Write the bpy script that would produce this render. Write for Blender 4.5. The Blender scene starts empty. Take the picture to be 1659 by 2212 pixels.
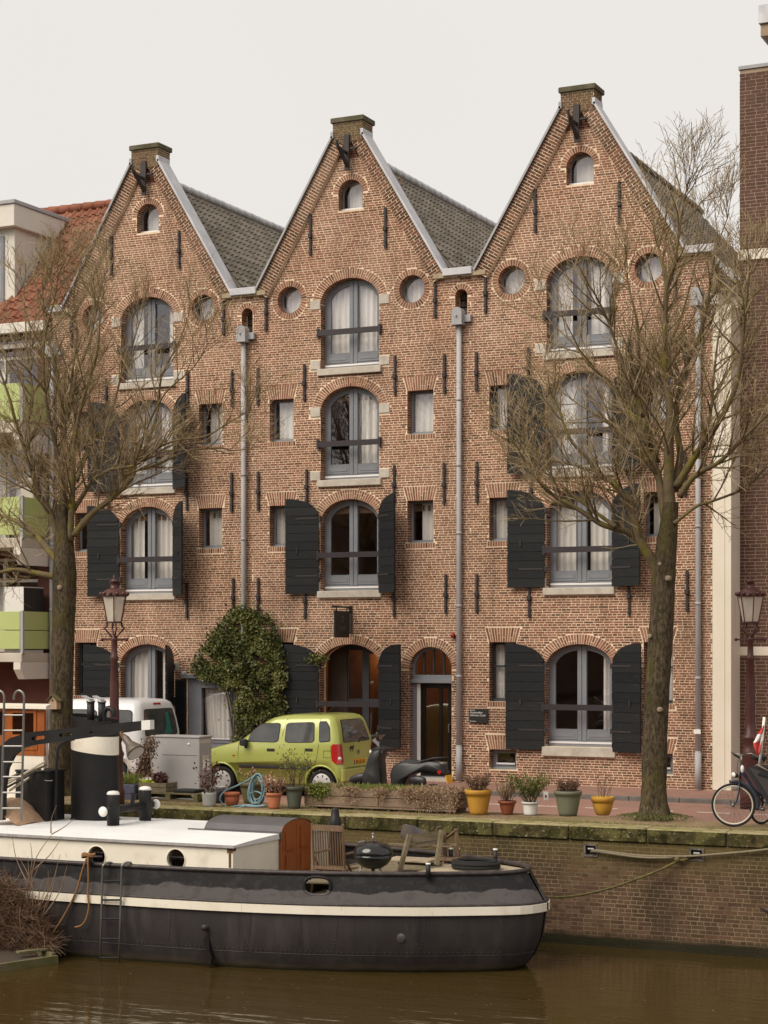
import bpy, math, random
from math import sin, cos, pi, sqrt, atan2, radians
from mathutils import Vector, Matrix
from mathutils.geometry import tessellate_polygon

scene = bpy.context.scene
COL = scene.collection
R = random.Random(7)

# ------------------------------------------------------------------ camera, sky, sun, exposure
CAM_Y, CAM_Z, TH, FPX = -36.5486, 2.9, 0.44132, 4008.0
cam = bpy.data.cameras.new('camera')
cam.sensor_width = 36.0
cam.lens = FPX / 2212.0 * 36.0
cam.shift_y = (1395.0 - 1106.0) / 2212.0
cam.clip_end = 2000.0
cam_o = bpy.data.objects.new('camera', cam)
cam_o.location = (0, CAM_Y, CAM_Z)
cam_o.rotation_euler = (pi / 2, 0, TH)
COL.objects.link(cam_o)
scene.camera = cam_o

world = bpy.data.worlds.new('World')
scene.world = world
world.use_nodes = True
wn = world.node_tree.nodes
wl = world.node_tree.links
wn.clear()
w_out = wn.new('ShaderNodeOutputWorld')
w_bg = wn.new('ShaderNodeBackground')
w_sky = wn.new('ShaderNodeTexSky')
w_sky.sky_type = 'NISHITA'
w_sky.sun_disc = False
SUN_EL, SUN_AZ = radians(46), radians(208)      # azimuth measured clockwise from +Y
w_sky.sun_elevation = SUN_EL
w_sky.sun_rotation = SUN_AZ
w_mix = wn.new('ShaderNodeMix')
w_mix.data_type = 'RGBA'
w_mix.inputs[0].default_value = 0.96            # a closed overcast: cloud over nearly all of the blue
w_tc = wn.new('ShaderNodeTexCoord')
w_noise = wn.new('ShaderNodeTexNoise')
w_noise.inputs['Scale'].default_value = 1.6
w_noise.inputs['Detail'].default_value = 4
w_ramp = wn.new('ShaderNodeValToRGB')
w_ramp.color_ramp.elements[0].position = 0.3
w_ramp.color_ramp.elements[0].color = (3.66, 3.49, 3.25, 1)
w_ramp.color_ramp.elements[1].position = 0.75
w_ramp.color_ramp.elements[1].color = (3.92, 3.75, 3.53, 1)
wl.new(w_tc.outputs['Generated'], w_noise.inputs['Vector'])
wl.new(w_noise.outputs['Fac'], w_ramp.inputs['Fac'])
wl.new(w_sky.outputs['Color'], w_mix.inputs[6])
wl.new(w_ramp.outputs['Color'], w_mix.inputs[7])
wl.new(w_mix.outputs[2], w_bg.inputs['Color'])
w_bg.inputs['Strength'].default_value = 0.1
wl.new(w_bg.outputs['Background'], w_out.inputs['Surface'])

sun = bpy.data.lights.new('sun', 'SUN')
sun.energy = 1.5
sun.angle = radians(42)
sun.color = (1.0, 0.92, 0.79)
sun_o = bpy.data.objects.new('sun', sun)
sd = Vector((sin(SUN_AZ) * cos(SUN_EL), cos(SUN_AZ) * cos(SUN_EL), sin(SUN_EL)))
sun_o.rotation_euler = sd.to_track_quat('Z', 'Y').to_euler()
sun_o.location = sd * 60
COL.objects.link(sun_o)

scene.view_settings.view_transform = 'Standard'
scene.view_settings.look = 'None'
scene.view_settings.gamma = 1
scene.view_settings.use_curve_mapping = False
scene.view_settings.exposure = 1.17
scene.render.engine = 'CYCLES'
scene.cycles.max_bounces = 6
scene.cycles.diffuse_bounces = 3
scene.cycles.glossy_bounces = 3
scene.cycles.transparent_max_bounces = 12
scene.cycles.caustics_reflective = False
scene.cycles.caustics_refractive = False
scene.cycles.use_denoising = True

# ------------------------------------------------------------------ measuring: a pixel of the 1659 x 2212 photograph at a known depth
def at(x, y, Y=0.0):
    s = (x - 829.5) / FPX
    t = (Y - CAM_Y) / (cos(TH) + s * sin(TH))
    return Vector((t * (-sin(TH) + s * cos(TH)), Y, CAM_Z - (y - 1395.0) * t / FPX))
def ground(x, y, z=0.0):
    s = (x - 829.5) / FPX
    t = FPX * (CAM_Z - z) / (y - 1395.0)
    return Vector((t * (-sin(TH) + s * cos(TH)), t * (cos(TH) + s * sin(TH)) + CAM_Y, z))

# ------------------------------------------------------------------ materials
def nd(nt, typ, **kw):
    n = nt.nodes.new(typ)
    for k, v in kw.items():
        setattr(n, k, v)
    return n
def mat(name, c1, c2=None, ns=6.0, lo=0.35, hi=0.65, rough=0.65, spec=0.4, metal=0.0, bump=0.0, bs=60.0, tone=None, stretch=(1, 1, 1),
        dirt=None, clear=0.0, trans=0.0, det=5, local=False):
    """c1/c2 mixed by noise; tone = list of colours picked by the per-piece 'tone' value; dirt = list of (colour, scale, lo, hi, stretch, amount)"""
    m = bpy.data.materials.new(name)
    m.use_nodes = True
    nt = m.node_tree
    L = nt.links
    b = nt.nodes['Principled BSDF']
    b.inputs['Roughness'].default_value = rough
    b.inputs['Specular IOR Level'].default_value = spec
    b.inputs['Metallic'].default_value = metal
    b.inputs['Coat Weight'].default_value = clear
    b.inputs['Coat Roughness'].default_value = 0.05
    if local:
        tcn = nd(nt, 'ShaderNodeTexCoord'); pos = tcn.outputs['Object']
    else:
        geo = nd(nt, 'ShaderNodeNewGeometry'); pos = geo.outputs['Position']
    def vec(st):
        if st == (1, 1, 1):
            return pos
        mp = nd(nt, 'ShaderNodeMapping')
        mp.inputs['Scale'].default_value = st
        L.new(pos, mp.inputs['Vector'])
        return mp.outputs['Vector']
    def noise(scale, st, l, h, d=5):
        n = nd(nt, 'ShaderNodeTexNoise')
        n.inputs['Scale'].default_value = scale
        n.inputs['Detail'].default_value = d
        n.inputs['Roughness'].default_value = 0.6
        L.new(vec(st), n.inputs['Vector'])
        mr = nd(nt, 'ShaderNodeMapRange')
        mr.inputs['From Min'].default_value = l
        mr.inputs['From Max'].default_value = h
        L.new(n.outputs['Fac'], mr.inputs['Value'])
        return mr.outputs['Result']
    def mix(fac, a, bb, blend='MIX'):
        x = nd(nt, 'ShaderNodeMix', data_type='RGBA', blend_type=blend)
        for sock, val in ((x.inputs[0], fac), (x.inputs[6], a), (x.inputs[7], bb)):
            if isinstance(val, (int, float)):
                sock.default_value = val
            elif isinstance(val, tuple):
                sock.default_value = (*val, 1)
            else:
                L.new(val, sock)
        return x.outputs[2]
    if tone:
        at_ = nd(nt, 'ShaderNodeAttribute', attribute_name='tone')
        rp = nd(nt, 'ShaderNodeValToRGB')
        el = rp.color_ramp.elements
        while len(el) < len(tone):
            el.new(0.5)
        for i, c in enumerate(tone):
            el[i].position = i / (len(tone) - 1)
            el[i].color = (*c, 1)
        L.new(at_.outputs['Fac'], rp.inputs['Fac'])
        c = rp.outputs['Color']
        if c2 is not None:
            c = mix(noise(ns, stretch, lo, hi, det), c, mix(0.6, c, c2))
    else:
        c = c1
        if c2 is not None:
            c = mix(noise(ns, stretch, lo, hi, det), c1, c2)
    for d in dirt or []:
        col, sc, l, h, st, amt = d
        if isinstance(sc, tuple):                     # a paint edge at a height, wandering by noise
            sx = nd(nt, 'ShaderNodeSeparateXYZ'); L.new(pos, sx.inputs[0])
            nn_ = nd(nt, 'ShaderNodeTexNoise'); nn_.inputs['Scale'].default_value = sc[4]; nn_.inputs['Detail'].default_value = 8
            L.new(pos, nn_.inputs['Vector'])
            ma = nd(nt, 'ShaderNodeMath', operation='MULTIPLY_ADD'); L.new(nn_.outputs['Fac'], ma.inputs[0]); ma.inputs[1].default_value = sc[3] * 2; ma.inputs[2].default_value = -sc[3]
            mb_ = nd(nt, 'ShaderNodeMath', operation='ADD'); L.new(sx.outputs[2], mb_.inputs[0]); L.new(ma.outputs[0], mb_.inputs[1])
            mr_ = nd(nt, 'ShaderNodeMapRange'); mr_.inputs['From Min'].default_value = sc[1]; mr_.inputs['From Max'].default_value = sc[2]
            L.new(mb_.outputs[0], mr_.inputs['Value']); f = mr_.outputs['Result']
        else:
            f = noise(sc, st, l, h)
        mm = nd(nt, 'ShaderNodeMath', operation='MULTIPLY', use_clamp=True)
        L.new(f, mm.inputs[0]); mm.inputs[1].default_value = amt
        c = mix(mm.outputs[0], c, col)
    if isinstance(c, tuple):
        b.inputs['Base Color'].default_value = (*c, 1)
    else:
        L.new(c, b.inputs['Base Color'])
    if trans:
        b.inputs['Transmission Weight'].default_value = trans
    if bump:
        n = nd(nt, 'ShaderNodeTexNoise')
        n.inputs['Scale'].default_value = bs
        n.inputs['Detail'].default_value = 6
        L.new(vec(stretch), n.inputs['Vector'])
        bp = nd(nt, 'ShaderNodeBump')
        bp.inputs['Strength'].default_value = bump
        bp.inputs['Distance'].default_value = 0.02
        L.new(n.outputs['Fac'], bp.inputs['Height'])
        L.new(bp.outputs['Normal'], b.inputs['Normal'])
    return m

def glass_mat(name, tint=(0.97, 0.97, 0.97), r0=0.10, rough=0.02):
    """clear sheet: reflects r0 head on and more towards grazing, equally from both sides"""
    m = bpy.data.materials.new(name)
    m.use_nodes = True
    nt = m.node_tree
    nt.nodes.clear()
    o = nd(nt, 'ShaderNodeOutputMaterial')
    mx = nd(nt, 'ShaderNodeMixShader')
    tr = nd(nt, 'ShaderNodeBsdfTransparent')
    gl = nd(nt, 'ShaderNodeBsdfGlossy')
    lw = nd(nt, 'ShaderNodeLayerWeight')
    lw.inputs['Blend'].default_value = 0.5
    pw_ = nd(nt, 'ShaderNodeMath', operation='POWER'); pw_.inputs[1].default_value = 5.0
    ma = nd(nt, 'ShaderNodeMath', operation='MULTIPLY_ADD'); ma.inputs[1].default_value = 1 - r0; ma.inputs[2].default_value = r0
    nt.links.new(lw.outputs['Facing'], pw_.inputs[0]); nt.links.new(pw_.outputs[0], ma.inputs[0])
    tr.inputs['Color'].default_value = (*tint, 1)
    gl.inputs['Roughness'].default_value = rough
    gl.inputs['Color'].default_value = (0.92, 0.88, 0.93, 1)
    nt.links.new(ma.outputs[0], mx.inputs[0])
    nt.links.new(tr.outputs[0], mx.inputs[1])
    nt.links.new(gl.outputs[0], mx.inputs[2])
    nt.links.new(mx.outputs[0], o.inputs['Surface'])
    return m

BR = [(0.075, 0.040, 0.027), (0.15, 0.068, 0.043), (0.235, 0.101, 0.062), (0.295, 0.132, 0.083), (0.35, 0.175, 0.118), (0.32, 0.178, 0.115)]
MT = {}
MT['brick'] = mat('old_brick', None, (0.33, 0.20, 0.15), ns=0.55, lo=0.45, hi=0.75, rough=0.9, spec=0.15, tone=BR, bump=0.25, bs=70,
                  dirt=[((0.075, 0.048, 0.034), 1.5, 0.54, 0.74, (1.6, 1.6, 0.22), 0.5), ((0.07, 0.043, 0.030), 0.7, 0.52, 0.74, (1, 1, 0.55), 0.6), ((0.07, 0.04, 0.03), 30, 0.5, 0.75, (1, 1, 1), 0.45)])
MT['mortar'] = mat('lime_mortar', (0.90, 0.74, 0.55), (0.72, 0.57, 0.40), ns=1.2, rough=0.95, spec=0.1, bump=0.15, bs=90,
                   dirt=[((0.34, 0.23, 0.15), 1.5, 0.54, 0.74, (1.6, 1.6, 0.22), 0.55), ((0.36, 0.23, 0.15), 0.7, 0.48, 0.72, (1, 1, 0.55), 0.6), ((0.8, 0.70, 0.56), 2.1, 0.55, 0.75, (1, 1, 1), 0.5)])
MT['brick_top'] = mat('mossy_brick', None, (0.15, 0.13, 0.06), ns=3, rough=0.9, spec=0.1, tone=[(0.10, 0.065, 0.04), (0.17, 0.095, 0.06), (0.2, 0.13, 0.085)], bump=0.3)
MT['capstone'] = mat('mossy_capstone', (0.15, 0.13, 0.09), (0.085, 0.08, 0.045), ns=4, rough=0.95, spec=0.1, bump=0.4, bs=40)
MT['stone'] = mat('pale_stone', (0.55, 0.50, 0.43), (0.44, 0.39, 0.33), ns=5, rough=0.8, bump=0.15, bs=50, dirt=[((0.26, 0.22, 0.18), 3, 0.55, 0.8, (1, 1, 1), 0.6)])
MT['sandstone'] = mat('sandstone', (0.42, 0.34, 0.23), (0.3, 0.24, 0.16), ns=6, rough=0.9)
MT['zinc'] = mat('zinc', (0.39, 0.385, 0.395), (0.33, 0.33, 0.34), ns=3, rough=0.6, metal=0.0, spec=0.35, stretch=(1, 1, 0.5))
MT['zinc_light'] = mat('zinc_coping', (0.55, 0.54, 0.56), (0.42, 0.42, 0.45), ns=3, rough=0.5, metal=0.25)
MT['iron'] = mat('wrought_iron', (0.030, 0.026, 0.030), (0.045, 0.035, 0.033), ns=12, rough=0.6, bump=0.1)
MT['bar'] = mat('painted_bar', (0.035, 0.028, 0.032), rough=0.45)
MT['shutter'] = mat('shutter_paint', None, (0.014, 0.0145, 0.016), ns=5, rough=0.55, spec=0.25, tone=[(0.008, 0.009, 0.010), (0.014, 0.0155, 0.017), (0.021, 0.022, 0.023)], bump=0.2, bs=25,
                    stretch=(1, 1, 4), dirt=[((0.085, 0.08, 0.075), 9, 0.60, 0.78, (0.5, 1, 7), 0.6)])
MT['frame'] = mat('grey_blue_paint', (0.225, 0.235, 0.26), (0.20, 0.21, 0.235), ns=4, rough=0.4)
MT['frame_dark'] = mat('dark_grey_paint', (0.055, 0.058, 0.066), (0.045, 0.048, 0.055), ns=4, rough=0.45)
MT['alu'] = mat('white_sill', (0.72, 0.71, 0.72), rough=0.4)
MT['glass'] = glass_mat('window_glass')
MT['curtain'] = mat('curtain', (0.90, 0.87, 0.83), (0.84, 0.80, 0.75), ns=9, stretch=(4, 1, 0.15), rough=0.9, spec=0.1)
MT['room'] = mat('room_wall', (0.30, 0.19, 0.125), (0.22, 0.14, 0.09), ns=1.5, rough=0.9)
MT['tile'] = mat('roof_tile', None, (0.13, 0.118, 0.075), ns=1.2, lo=0.5, hi=0.75, rough=0.8, spec=0.3, tone=[(0.125, 0.105, 0.085), (0.17, 0.147, 0.122), (0.22, 0.19, 0.16)], bump=0.2, bs=40,
                 dirt=[((0.06, 0.05, 0.038), 14, 0.5, 0.75, (1, 1, 1), 0.6)])
MT['tile_red'] = mat('red_roof_tile', None, (0.18, 0.075, 0.045), ns=2, rough=0.8, spec=0.2, tone=[(0.19, 0.066, 0.04), (0.26, 0.095, 0.058), (0.32, 0.135, 0.085)], bump=0.2, bs=40,
                     dirt=[((0.5, 0.45, 0.38), 9, 0.68, 0.78, (1, 1, 1), 0.5), ((0.10, 0.05, 0.03), 6, 0.55, 0.75, (1, 1, 1), 0.6)])
MT['white_paint'] = mat('cream_white_paint', (0.80, 0.75, 0.66), (0.72, 0.67, 0.58), ns=1.2, rough=0.6, dirt=[((0.45, 0.38, 0.28), 1.2, 0.62, 0.85, (3, 3, 0.5), 0.5)])
MT['black_paint'] = mat('black_paint', (0.014, 0.0135, 0.0145), (0.02, 0.019, 0.02), ns=3, rough=0.48, spec=0.3)
MT['white'] = mat('white_gloss', (0.80, 0.78, 0.74), rough=0.4)
MT['steel'] = mat('stainless', (0.26, 0.245, 0.225), rough=0.42, metal=0.8)
MT['dark_rubber'] = mat('rubber', (0.014, 0.014, 0.015), rough=0.8)

# ------------------------------------------------------------------ mesh building
class MB:
    def __init__(s, M=None):
        s.v, s.f, s.t, s.m, s.s = [], [], [], [], []
        s.M, s.tone, s.mi, s.sm = M, 0.5, 0, False
    def add(s, vs, fs):
        o = len(s.v)
        if s.M is not None:
            vs = [s.M @ Vector(p) for p in vs]
        s.v.extend([tuple(p) for p in vs])
        for f in fs:
            s.f.append(tuple(i + o for i in f))
        n = len(fs)
        s.t.extend([s.tone] * n); s.m.extend([s.mi] * n); s.s.extend([s.sm] * n)
        return s
    def box(s, x0, x1, y0, y1, z0, z1, back=True):
        v = [(x0, y0, z0), (x1, y0, z0), (x1, y1, z0), (x0, y1, z0), (x0, y0, z1), (x1, y0, z1), (x1, y1, z1), (x0, y1, z1)]
        f = [(0, 1, 5, 4), (1, 2, 6, 5), (3, 0, 4, 7), (4, 5, 6, 7), (3, 2, 1, 0)]
        if back:
            f.append((2, 3, 7, 6))
        return s.add(v, f)
    def bev(s, x0, x1, y0, y1, z0, z1, b=0.01):
        """box with chamfered vertical and top edges"""
        def ring(z, i):
            a, c, d, e = x0 + i, x1 - i, y0 + i, y1 - i
            k = b
            return [(a + k, d, z), (c - k, d, z), (c, d + k, z), (c, e - k, z), (c - k, e, z), (a + k, e, z), (a, e - k, z), (a, d + k, z)]
        vs = ring(z0, b) + ring(z0 + b, 0) + ring(z1 - b, 0) + ring(z1, b)
        fs = [tuple(range(7, -1, -1)), tuple(range(24, 32))]
        for k in range(3):
            for i in range(8):
                j = (i + 1) % 8
                fs.append((k * 8 + i, k * 8 + j, k * 8 + 8 + j, k * 8 + 8 + i))
        return s.add(vs, fs)
    def tube(s, pts, r, n=6, cap=True, flat=1.0):
        pts = [Vector(p) for p in pts]
        if not isinstance(r, (list, tuple)):
            r = [r] * len(pts)
        vs, fs = [], []
        up = None
        for i, p in enumerate(pts):
            if i == 0: d = pts[1] - p
            elif i == len(pts) - 1: d = p - pts[i - 1]
            else: d = pts[i + 1] - pts[i - 1]
            if d.length < 1e-9: d = Vector((0, 0, 1))
            d.normalize()
            if up is None:
                up = Vector((0, 0, 1)) if abs(d.z) < 0.9 else Vector((0, 1, 0))
            a = d.cross(up)
            if a.length < 1e-6:
                a = d.cross(Vector((1, 0, 0)))
            a.normalize()
            b = a.cross(d)
            up = b
            for k in range(n):
                an = 2 * pi * k / n
                vs.append(p + a * (cos(an) * r[i]) + b * (sin(an) * r[i] * flat))
        for i in range(len(pts) - 1):
            for k in range(n):
                k2 = (k + 1) % n
                fs.append((i * n + k, i * n + k2, (i + 1) * n + k2, (i + 1) * n + k))
        if cap:
            fs.append(tuple(range(n - 1, -1, -1)))
            fs.append(tuple((len(pts) - 1) * n + k for k in range(n)))
        return s.add(vs, fs)
    def lathe(s, prof, c=(0, 0, 0), n=20, sx=1.0, sy=1.0, a0=0.0, a1=2 * pi, cap=True):
        """prof = [(radius, height)] about the vertical through c"""
        full = abs(a1 - a0 - 2 * pi) < 1e-6
        m = n if full else n + 1
        vs, fs = [], []
        for r, z in prof:
            for k in range(m):
                a = a0 + (a1 - a0) * k / n
                vs.append((c[0] + r * cos(a) * sx, c[1] + r * sin(a) * sy, c[2] + z))
        for i in range(len(prof) - 1):
            for k in range(n):
                k2 = (k + 1) % m
                fs.append((i * m + k, i * m + k2, (i + 1) * m + k2, (i + 1) * m + k))
        if cap and full:
            fs.append(tuple(range(m - 1, -1, -1)))
            fs.append(tuple((len(prof) - 1) * m + k for k in range(m)))
        return s.add(vs, fs)
    def ball(s, c, r, n=12, m=8, sx=1, sy=1, sz=1):
        prof = [(r * max(sin(pi * i / m), 0.02), -r * cos(pi * i / m) * sz) for i in range(m + 1)]
        return s.lathe(prof, c, n, sx, sy)
    def prism(s, polys, y0, y1, axis='y', back=True):
        """outline and holes in (x, z), with depth y0..y1"""
        polys = [[(p[0], p[1]) for p in q] for q in polys]
        tri = tessellate_polygon([[Vector((p[0], p[1], 0)) for p in q] for q in polys])
        flat = [p for q in polys for p in q]
        n = len(flat)
        vs = [(p[0], y0, p[1]) for p in flat] + [(p[0], y1, p[1]) for p in flat]
        fs = []
        for a, b, c in tri:
            pa, pb, pc = flat[a], flat[b], flat[c]
            cr = (pb[0] - pa[0]) * (pc[1] - pa[1]) - (pb[1] - pa[1]) * (pc[0] - pa[0])
            if cr < 0:
                a, c = c, a
            fs.append((a, b, c))
            if back:
                fs.append((c + n, b + n, a + n))
        o = 0
        for q in polys:
            k = len(q)
            ar = sum(q[i][0] * q[(i + 1) % k][1] - q[(i + 1) % k][0] * q[i][1] for i in range(k))
            outer = (q is polys[0])
            for i in range(k):
                j = (i + 1) % k
                if (ar > 0) == outer:
                    fs.append((o + i, o + i + n, o + j + n, o + j))
                else:
                    fs.append((o + j, o + j + n, o + i + n, o + i))
            o += k
        return s.add(vs, fs)
    def quad(s, a, b, c, d):
        return s.add([a, b, c, d], [(0, 1, 2, 3)])
    def mesh(s, name, mats):
        me = bpy.data.meshes.new(name)
        me.from_pydata(s.v, [], s.f)
        for m in (mats if isinstance(mats, (list, tuple)) else [mats]):
            me.materials.append(m)
        if any(s.m):
            me.polygons.foreach_set('material_index', s.m)
        if any(s.s):
            me.polygons.foreach_set('use_smooth', s.s)
        a = me.attributes.new('tone', 'FLOAT', 'FACE')
        a.data.foreach_set('value', s.t)
        return me
    def build(s, name, mats, parent=None, kind=None):
        return link(name, s.mesh(name, mats), parent, kind)

WM = {}
def wm(o):
    return WM.get(o.name, Matrix.Identity(4))
def link(name, me, parent=None, kind=None):
    o = bpy.data.objects.new(name, me)
    COL.objects.link(o)
    if parent is not None:
        o.parent = parent
        o.matrix_parent_inverse = wm(parent).inverted()
    if kind:
        o['kind'] = kind
    return o
def tag(o, label, cat, group=None):
    o['label'] = label
    o['category'] = cat
    if group:
        o['group'] = group
    return o
def thing(name, label, cat, loc, group=None, rz=0.0):
    o = bpy.data.objects.new(name, None)
    o.empty_display_size = 0.2
    COL.objects.link(o)
    o.location = loc
    o.rotation_euler = (0, 0, rz)
    WM[o.name] = Matrix.Translation(Vector(loc)) @ Matrix.Rotation(rz, 4, 'Z')
    return tag(o, label, cat, group)
def single(o, label, cat, group=None):
    """a thing that is one mesh: put its origin at its base"""
    vs = o.data.vertices
    xs = [v.co for v in vs]
    b = Vector(((min(p.x for p in xs) + max(p.x for p in xs)) / 2, (min(p.y for p in xs) + max(p.y for p in xs)) / 2, min(p.z for p in xs)))
    o.data.transform(Matrix.Translation(-b))
    o.location = b
    WM[o.name] = Matrix.Translation(b)
    return tag(o, label, cat, group)
def structure(o):
    o['kind'] = 'structure'
    return o
def kids(o):
    return [c for c in COL.objects if c.parent == o]
def copy_tree(o, parent=None, ch=None):
    c = o.copy()
    COL.objects.link(c)
    if parent is not None:
        c.parent = parent
    for k in list(o.children):
        copy_tree(k, c)
    return c
def text_mesh(body, size, mat_, M, name, parent, align='LEFT'):
    cu = bpy.data.curves.new(name, 'FONT')
    cu.body = body
    cu.size = size
    cu.align_x = align
    cu.extrude = 0.0015
    ob = bpy.data.objects.new(name, cu)
    me = bpy.data.meshes.new_from_object(ob)
    bpy.data.objects.remove(ob)
    me.transform(M)
    me.materials.clear()
    me.materials.append(mat_)
    return link(name, me, parent)
FRONT = Matrix.Rotation(pi / 2, 4, 'X')          # text lying in XY stood up to face -Y
def catmull(pts, seg=6):
    P = [Vector(p) for p in pts]
    if len(P) < 3:
        return [P[0].lerp(P[-1], i / seg) for i in range(seg + 1)]
    Q = [P[0] * 2 - P[1]] + P + [P[-1] * 2 - P[-2]]
    out = []
    for i in range(1, len(Q) - 2):
        a, b, c, d = Q[i - 1], Q[i], Q[i + 1], Q[i + 2]
        for k in range(seg):
            t = k / seg
            out.append(0.5 * ((2 * b) + (c - a) * t + (2 * a - 5 * b + 4 * c - d) * t * t + (3 * b - a - 3 * c + d) * t ** 3))
    out.append(P[-1])
    return out
# ================================================================== the three gabled warehouses
def arch_poly(cx, a, zs, b, zb, n=18):
    p = [(cx - a, zb), (cx + a, zb)]
    for i in range(n + 1):
        t = pi * i / n
        p.append((cx + a * cos(t), zs + b * sin(t)))
    return p
def rect(x0, x1, z0, z1):
    return [(x0, z0), (x1, z0), (x1, z1), (x0, z1)]
def circle(cx, cz, r, n=28):
    return [(cx + r * cos(2 * pi * i / n), cz + r * sin(2 * pi * i / n)) for i in range(n)]
def span(poly, z):
    xs = []
    n = len(poly)
    for i in range(n):
        (xa, za), (xb, zb) = poly[i], poly[(i + 1) % n]
        if (za <= z < zb) or (zb <= z < za):
            xs.append(xa + (xb - xa) * (z - za) / (zb - za))
    return (min(xs), max(xs)) if len(xs) >= 2 else None
def lay_bricks(mb, xlim, z0, z1, blocked, course, sl, hd, joint, yf, depth, rng, jit=0.003, toner=None, sink=None, ox=0.0):
    """English bond; xlim(z) -> (x0, x1); every brick its own box"""
    nrow = int((z1 - z0) / course)
    for i in range(nrow):
        za = z0 + i * course + joint / 2
        zb = za + course - joint
        l1, l2 = xlim(za), xlim(zb)
        xl, xr = max(l1[0], l2[0]), min(l1[1], l2[1])
        if xr - xl < 0.05:
            continue
        ivs = [(xl, xr)]
        for p in blocked:
            a, b = span(p, za + 1e-4), span(p, zb - 1e-4)
            if a is None and b is None:
                continue
            if a is None: a = b
            if b is None: b = a
            lo, hi = min(a[0], b[0]) - joint * 0.6, max(a[1], b[1]) + joint * 0.6
            nv = []
            for u, v in ivs:
                if hi <= u or lo >= v:
                    nv.append((u, v))
                else:
                    if lo > u: nv.append((u, lo))
                    if hi < v: nv.append((hi, v))
            ivs = nv
        step = sl if i % 2 == 0 else hd
        x = xl - (0.0 if i % 2 == 0 else hd * 0.5) - (sl * 0.5 if i % 4 == 2 else 0) - ox
        while x < xr:
            w = step * (1 + rng.uniform(-0.06, 0.06))
            a, b = x + joint / 2, x + w - joint / 2
            for u, v in ivs:
                p, q = max(a, u), min(b, v)
                if q - p > 0.028:
                    t = toner(0.5 * (p + q), za) if toner else rng.betavariate(1.9, 2.2)
                    y = yf - rng.uniform(0.0, jit)
                    if sink and sink(p, q, y, za, zb, t):
                        continue
                    mb.tone = t
                    dz = rng.uniform(-0.0012, 0.0012)
                    mb.box(p, q, y, depth, za + dz, zb + dz, back=False)
            x += w

C_H = [-23.34, -18.10, -12.79]
XL = [-2.66, -2.42, -2.42]
XR = [2.82, 2.89, 2.82]
HALF = lambda z: 0.36 + (14.08 - z) * 0.6025
COURSE = 0.0525

brick_cache = {}
def brick_obj(root, quadpts, y0, y1, tone):
    """one separate brick from its front outline"""
    m = MB(); m.tone = tone
    x = sum(p[0] for p in quadpts) / 4; z = sum(p[1] for p in quadpts) / 4
    vs = [(p[0] - x, y0, p[1] - z) for p in quadpts] + [(p[0] - x, y1, p[1] - z) for p in quadpts]
    m.add(vs, [(0, 1, 2, 3), (0, 4, 5, 1), (1, 5, 6, 2), (2, 6, 7, 3), (3, 7, 4, 0)])
    o = m.build('brick', MT['brick'], root)
    o.location = (x, 0, z)
    return o

def wavy_curtain(x0, x1, z0, z1, y, root, win, amp=0.025, top=None):
    m = MB(); m.sm = True
    n = max(6, int((x1 - x0) / 0.014))
    ph = R.uniform(0, 6)
    vs = []
    for k in (0, 1):
        for i in range(n + 1):
            x = x0 + (x1 - x0) * i / n
            zt = z1 if top is None else min(z1, top(x))
            vs.append((x, y + amp * 0.8 * sin(x * 42 + ph) + amp * 0.6 * sin(x * 17 + 2 * ph), z0 if k == 0 else zt))
    m.add(vs, [(i, i + 1, n + 2 + i, n + 1 + i) for i in range(n)])
    return m.build('curtain', MT['curtain'], win)

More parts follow.
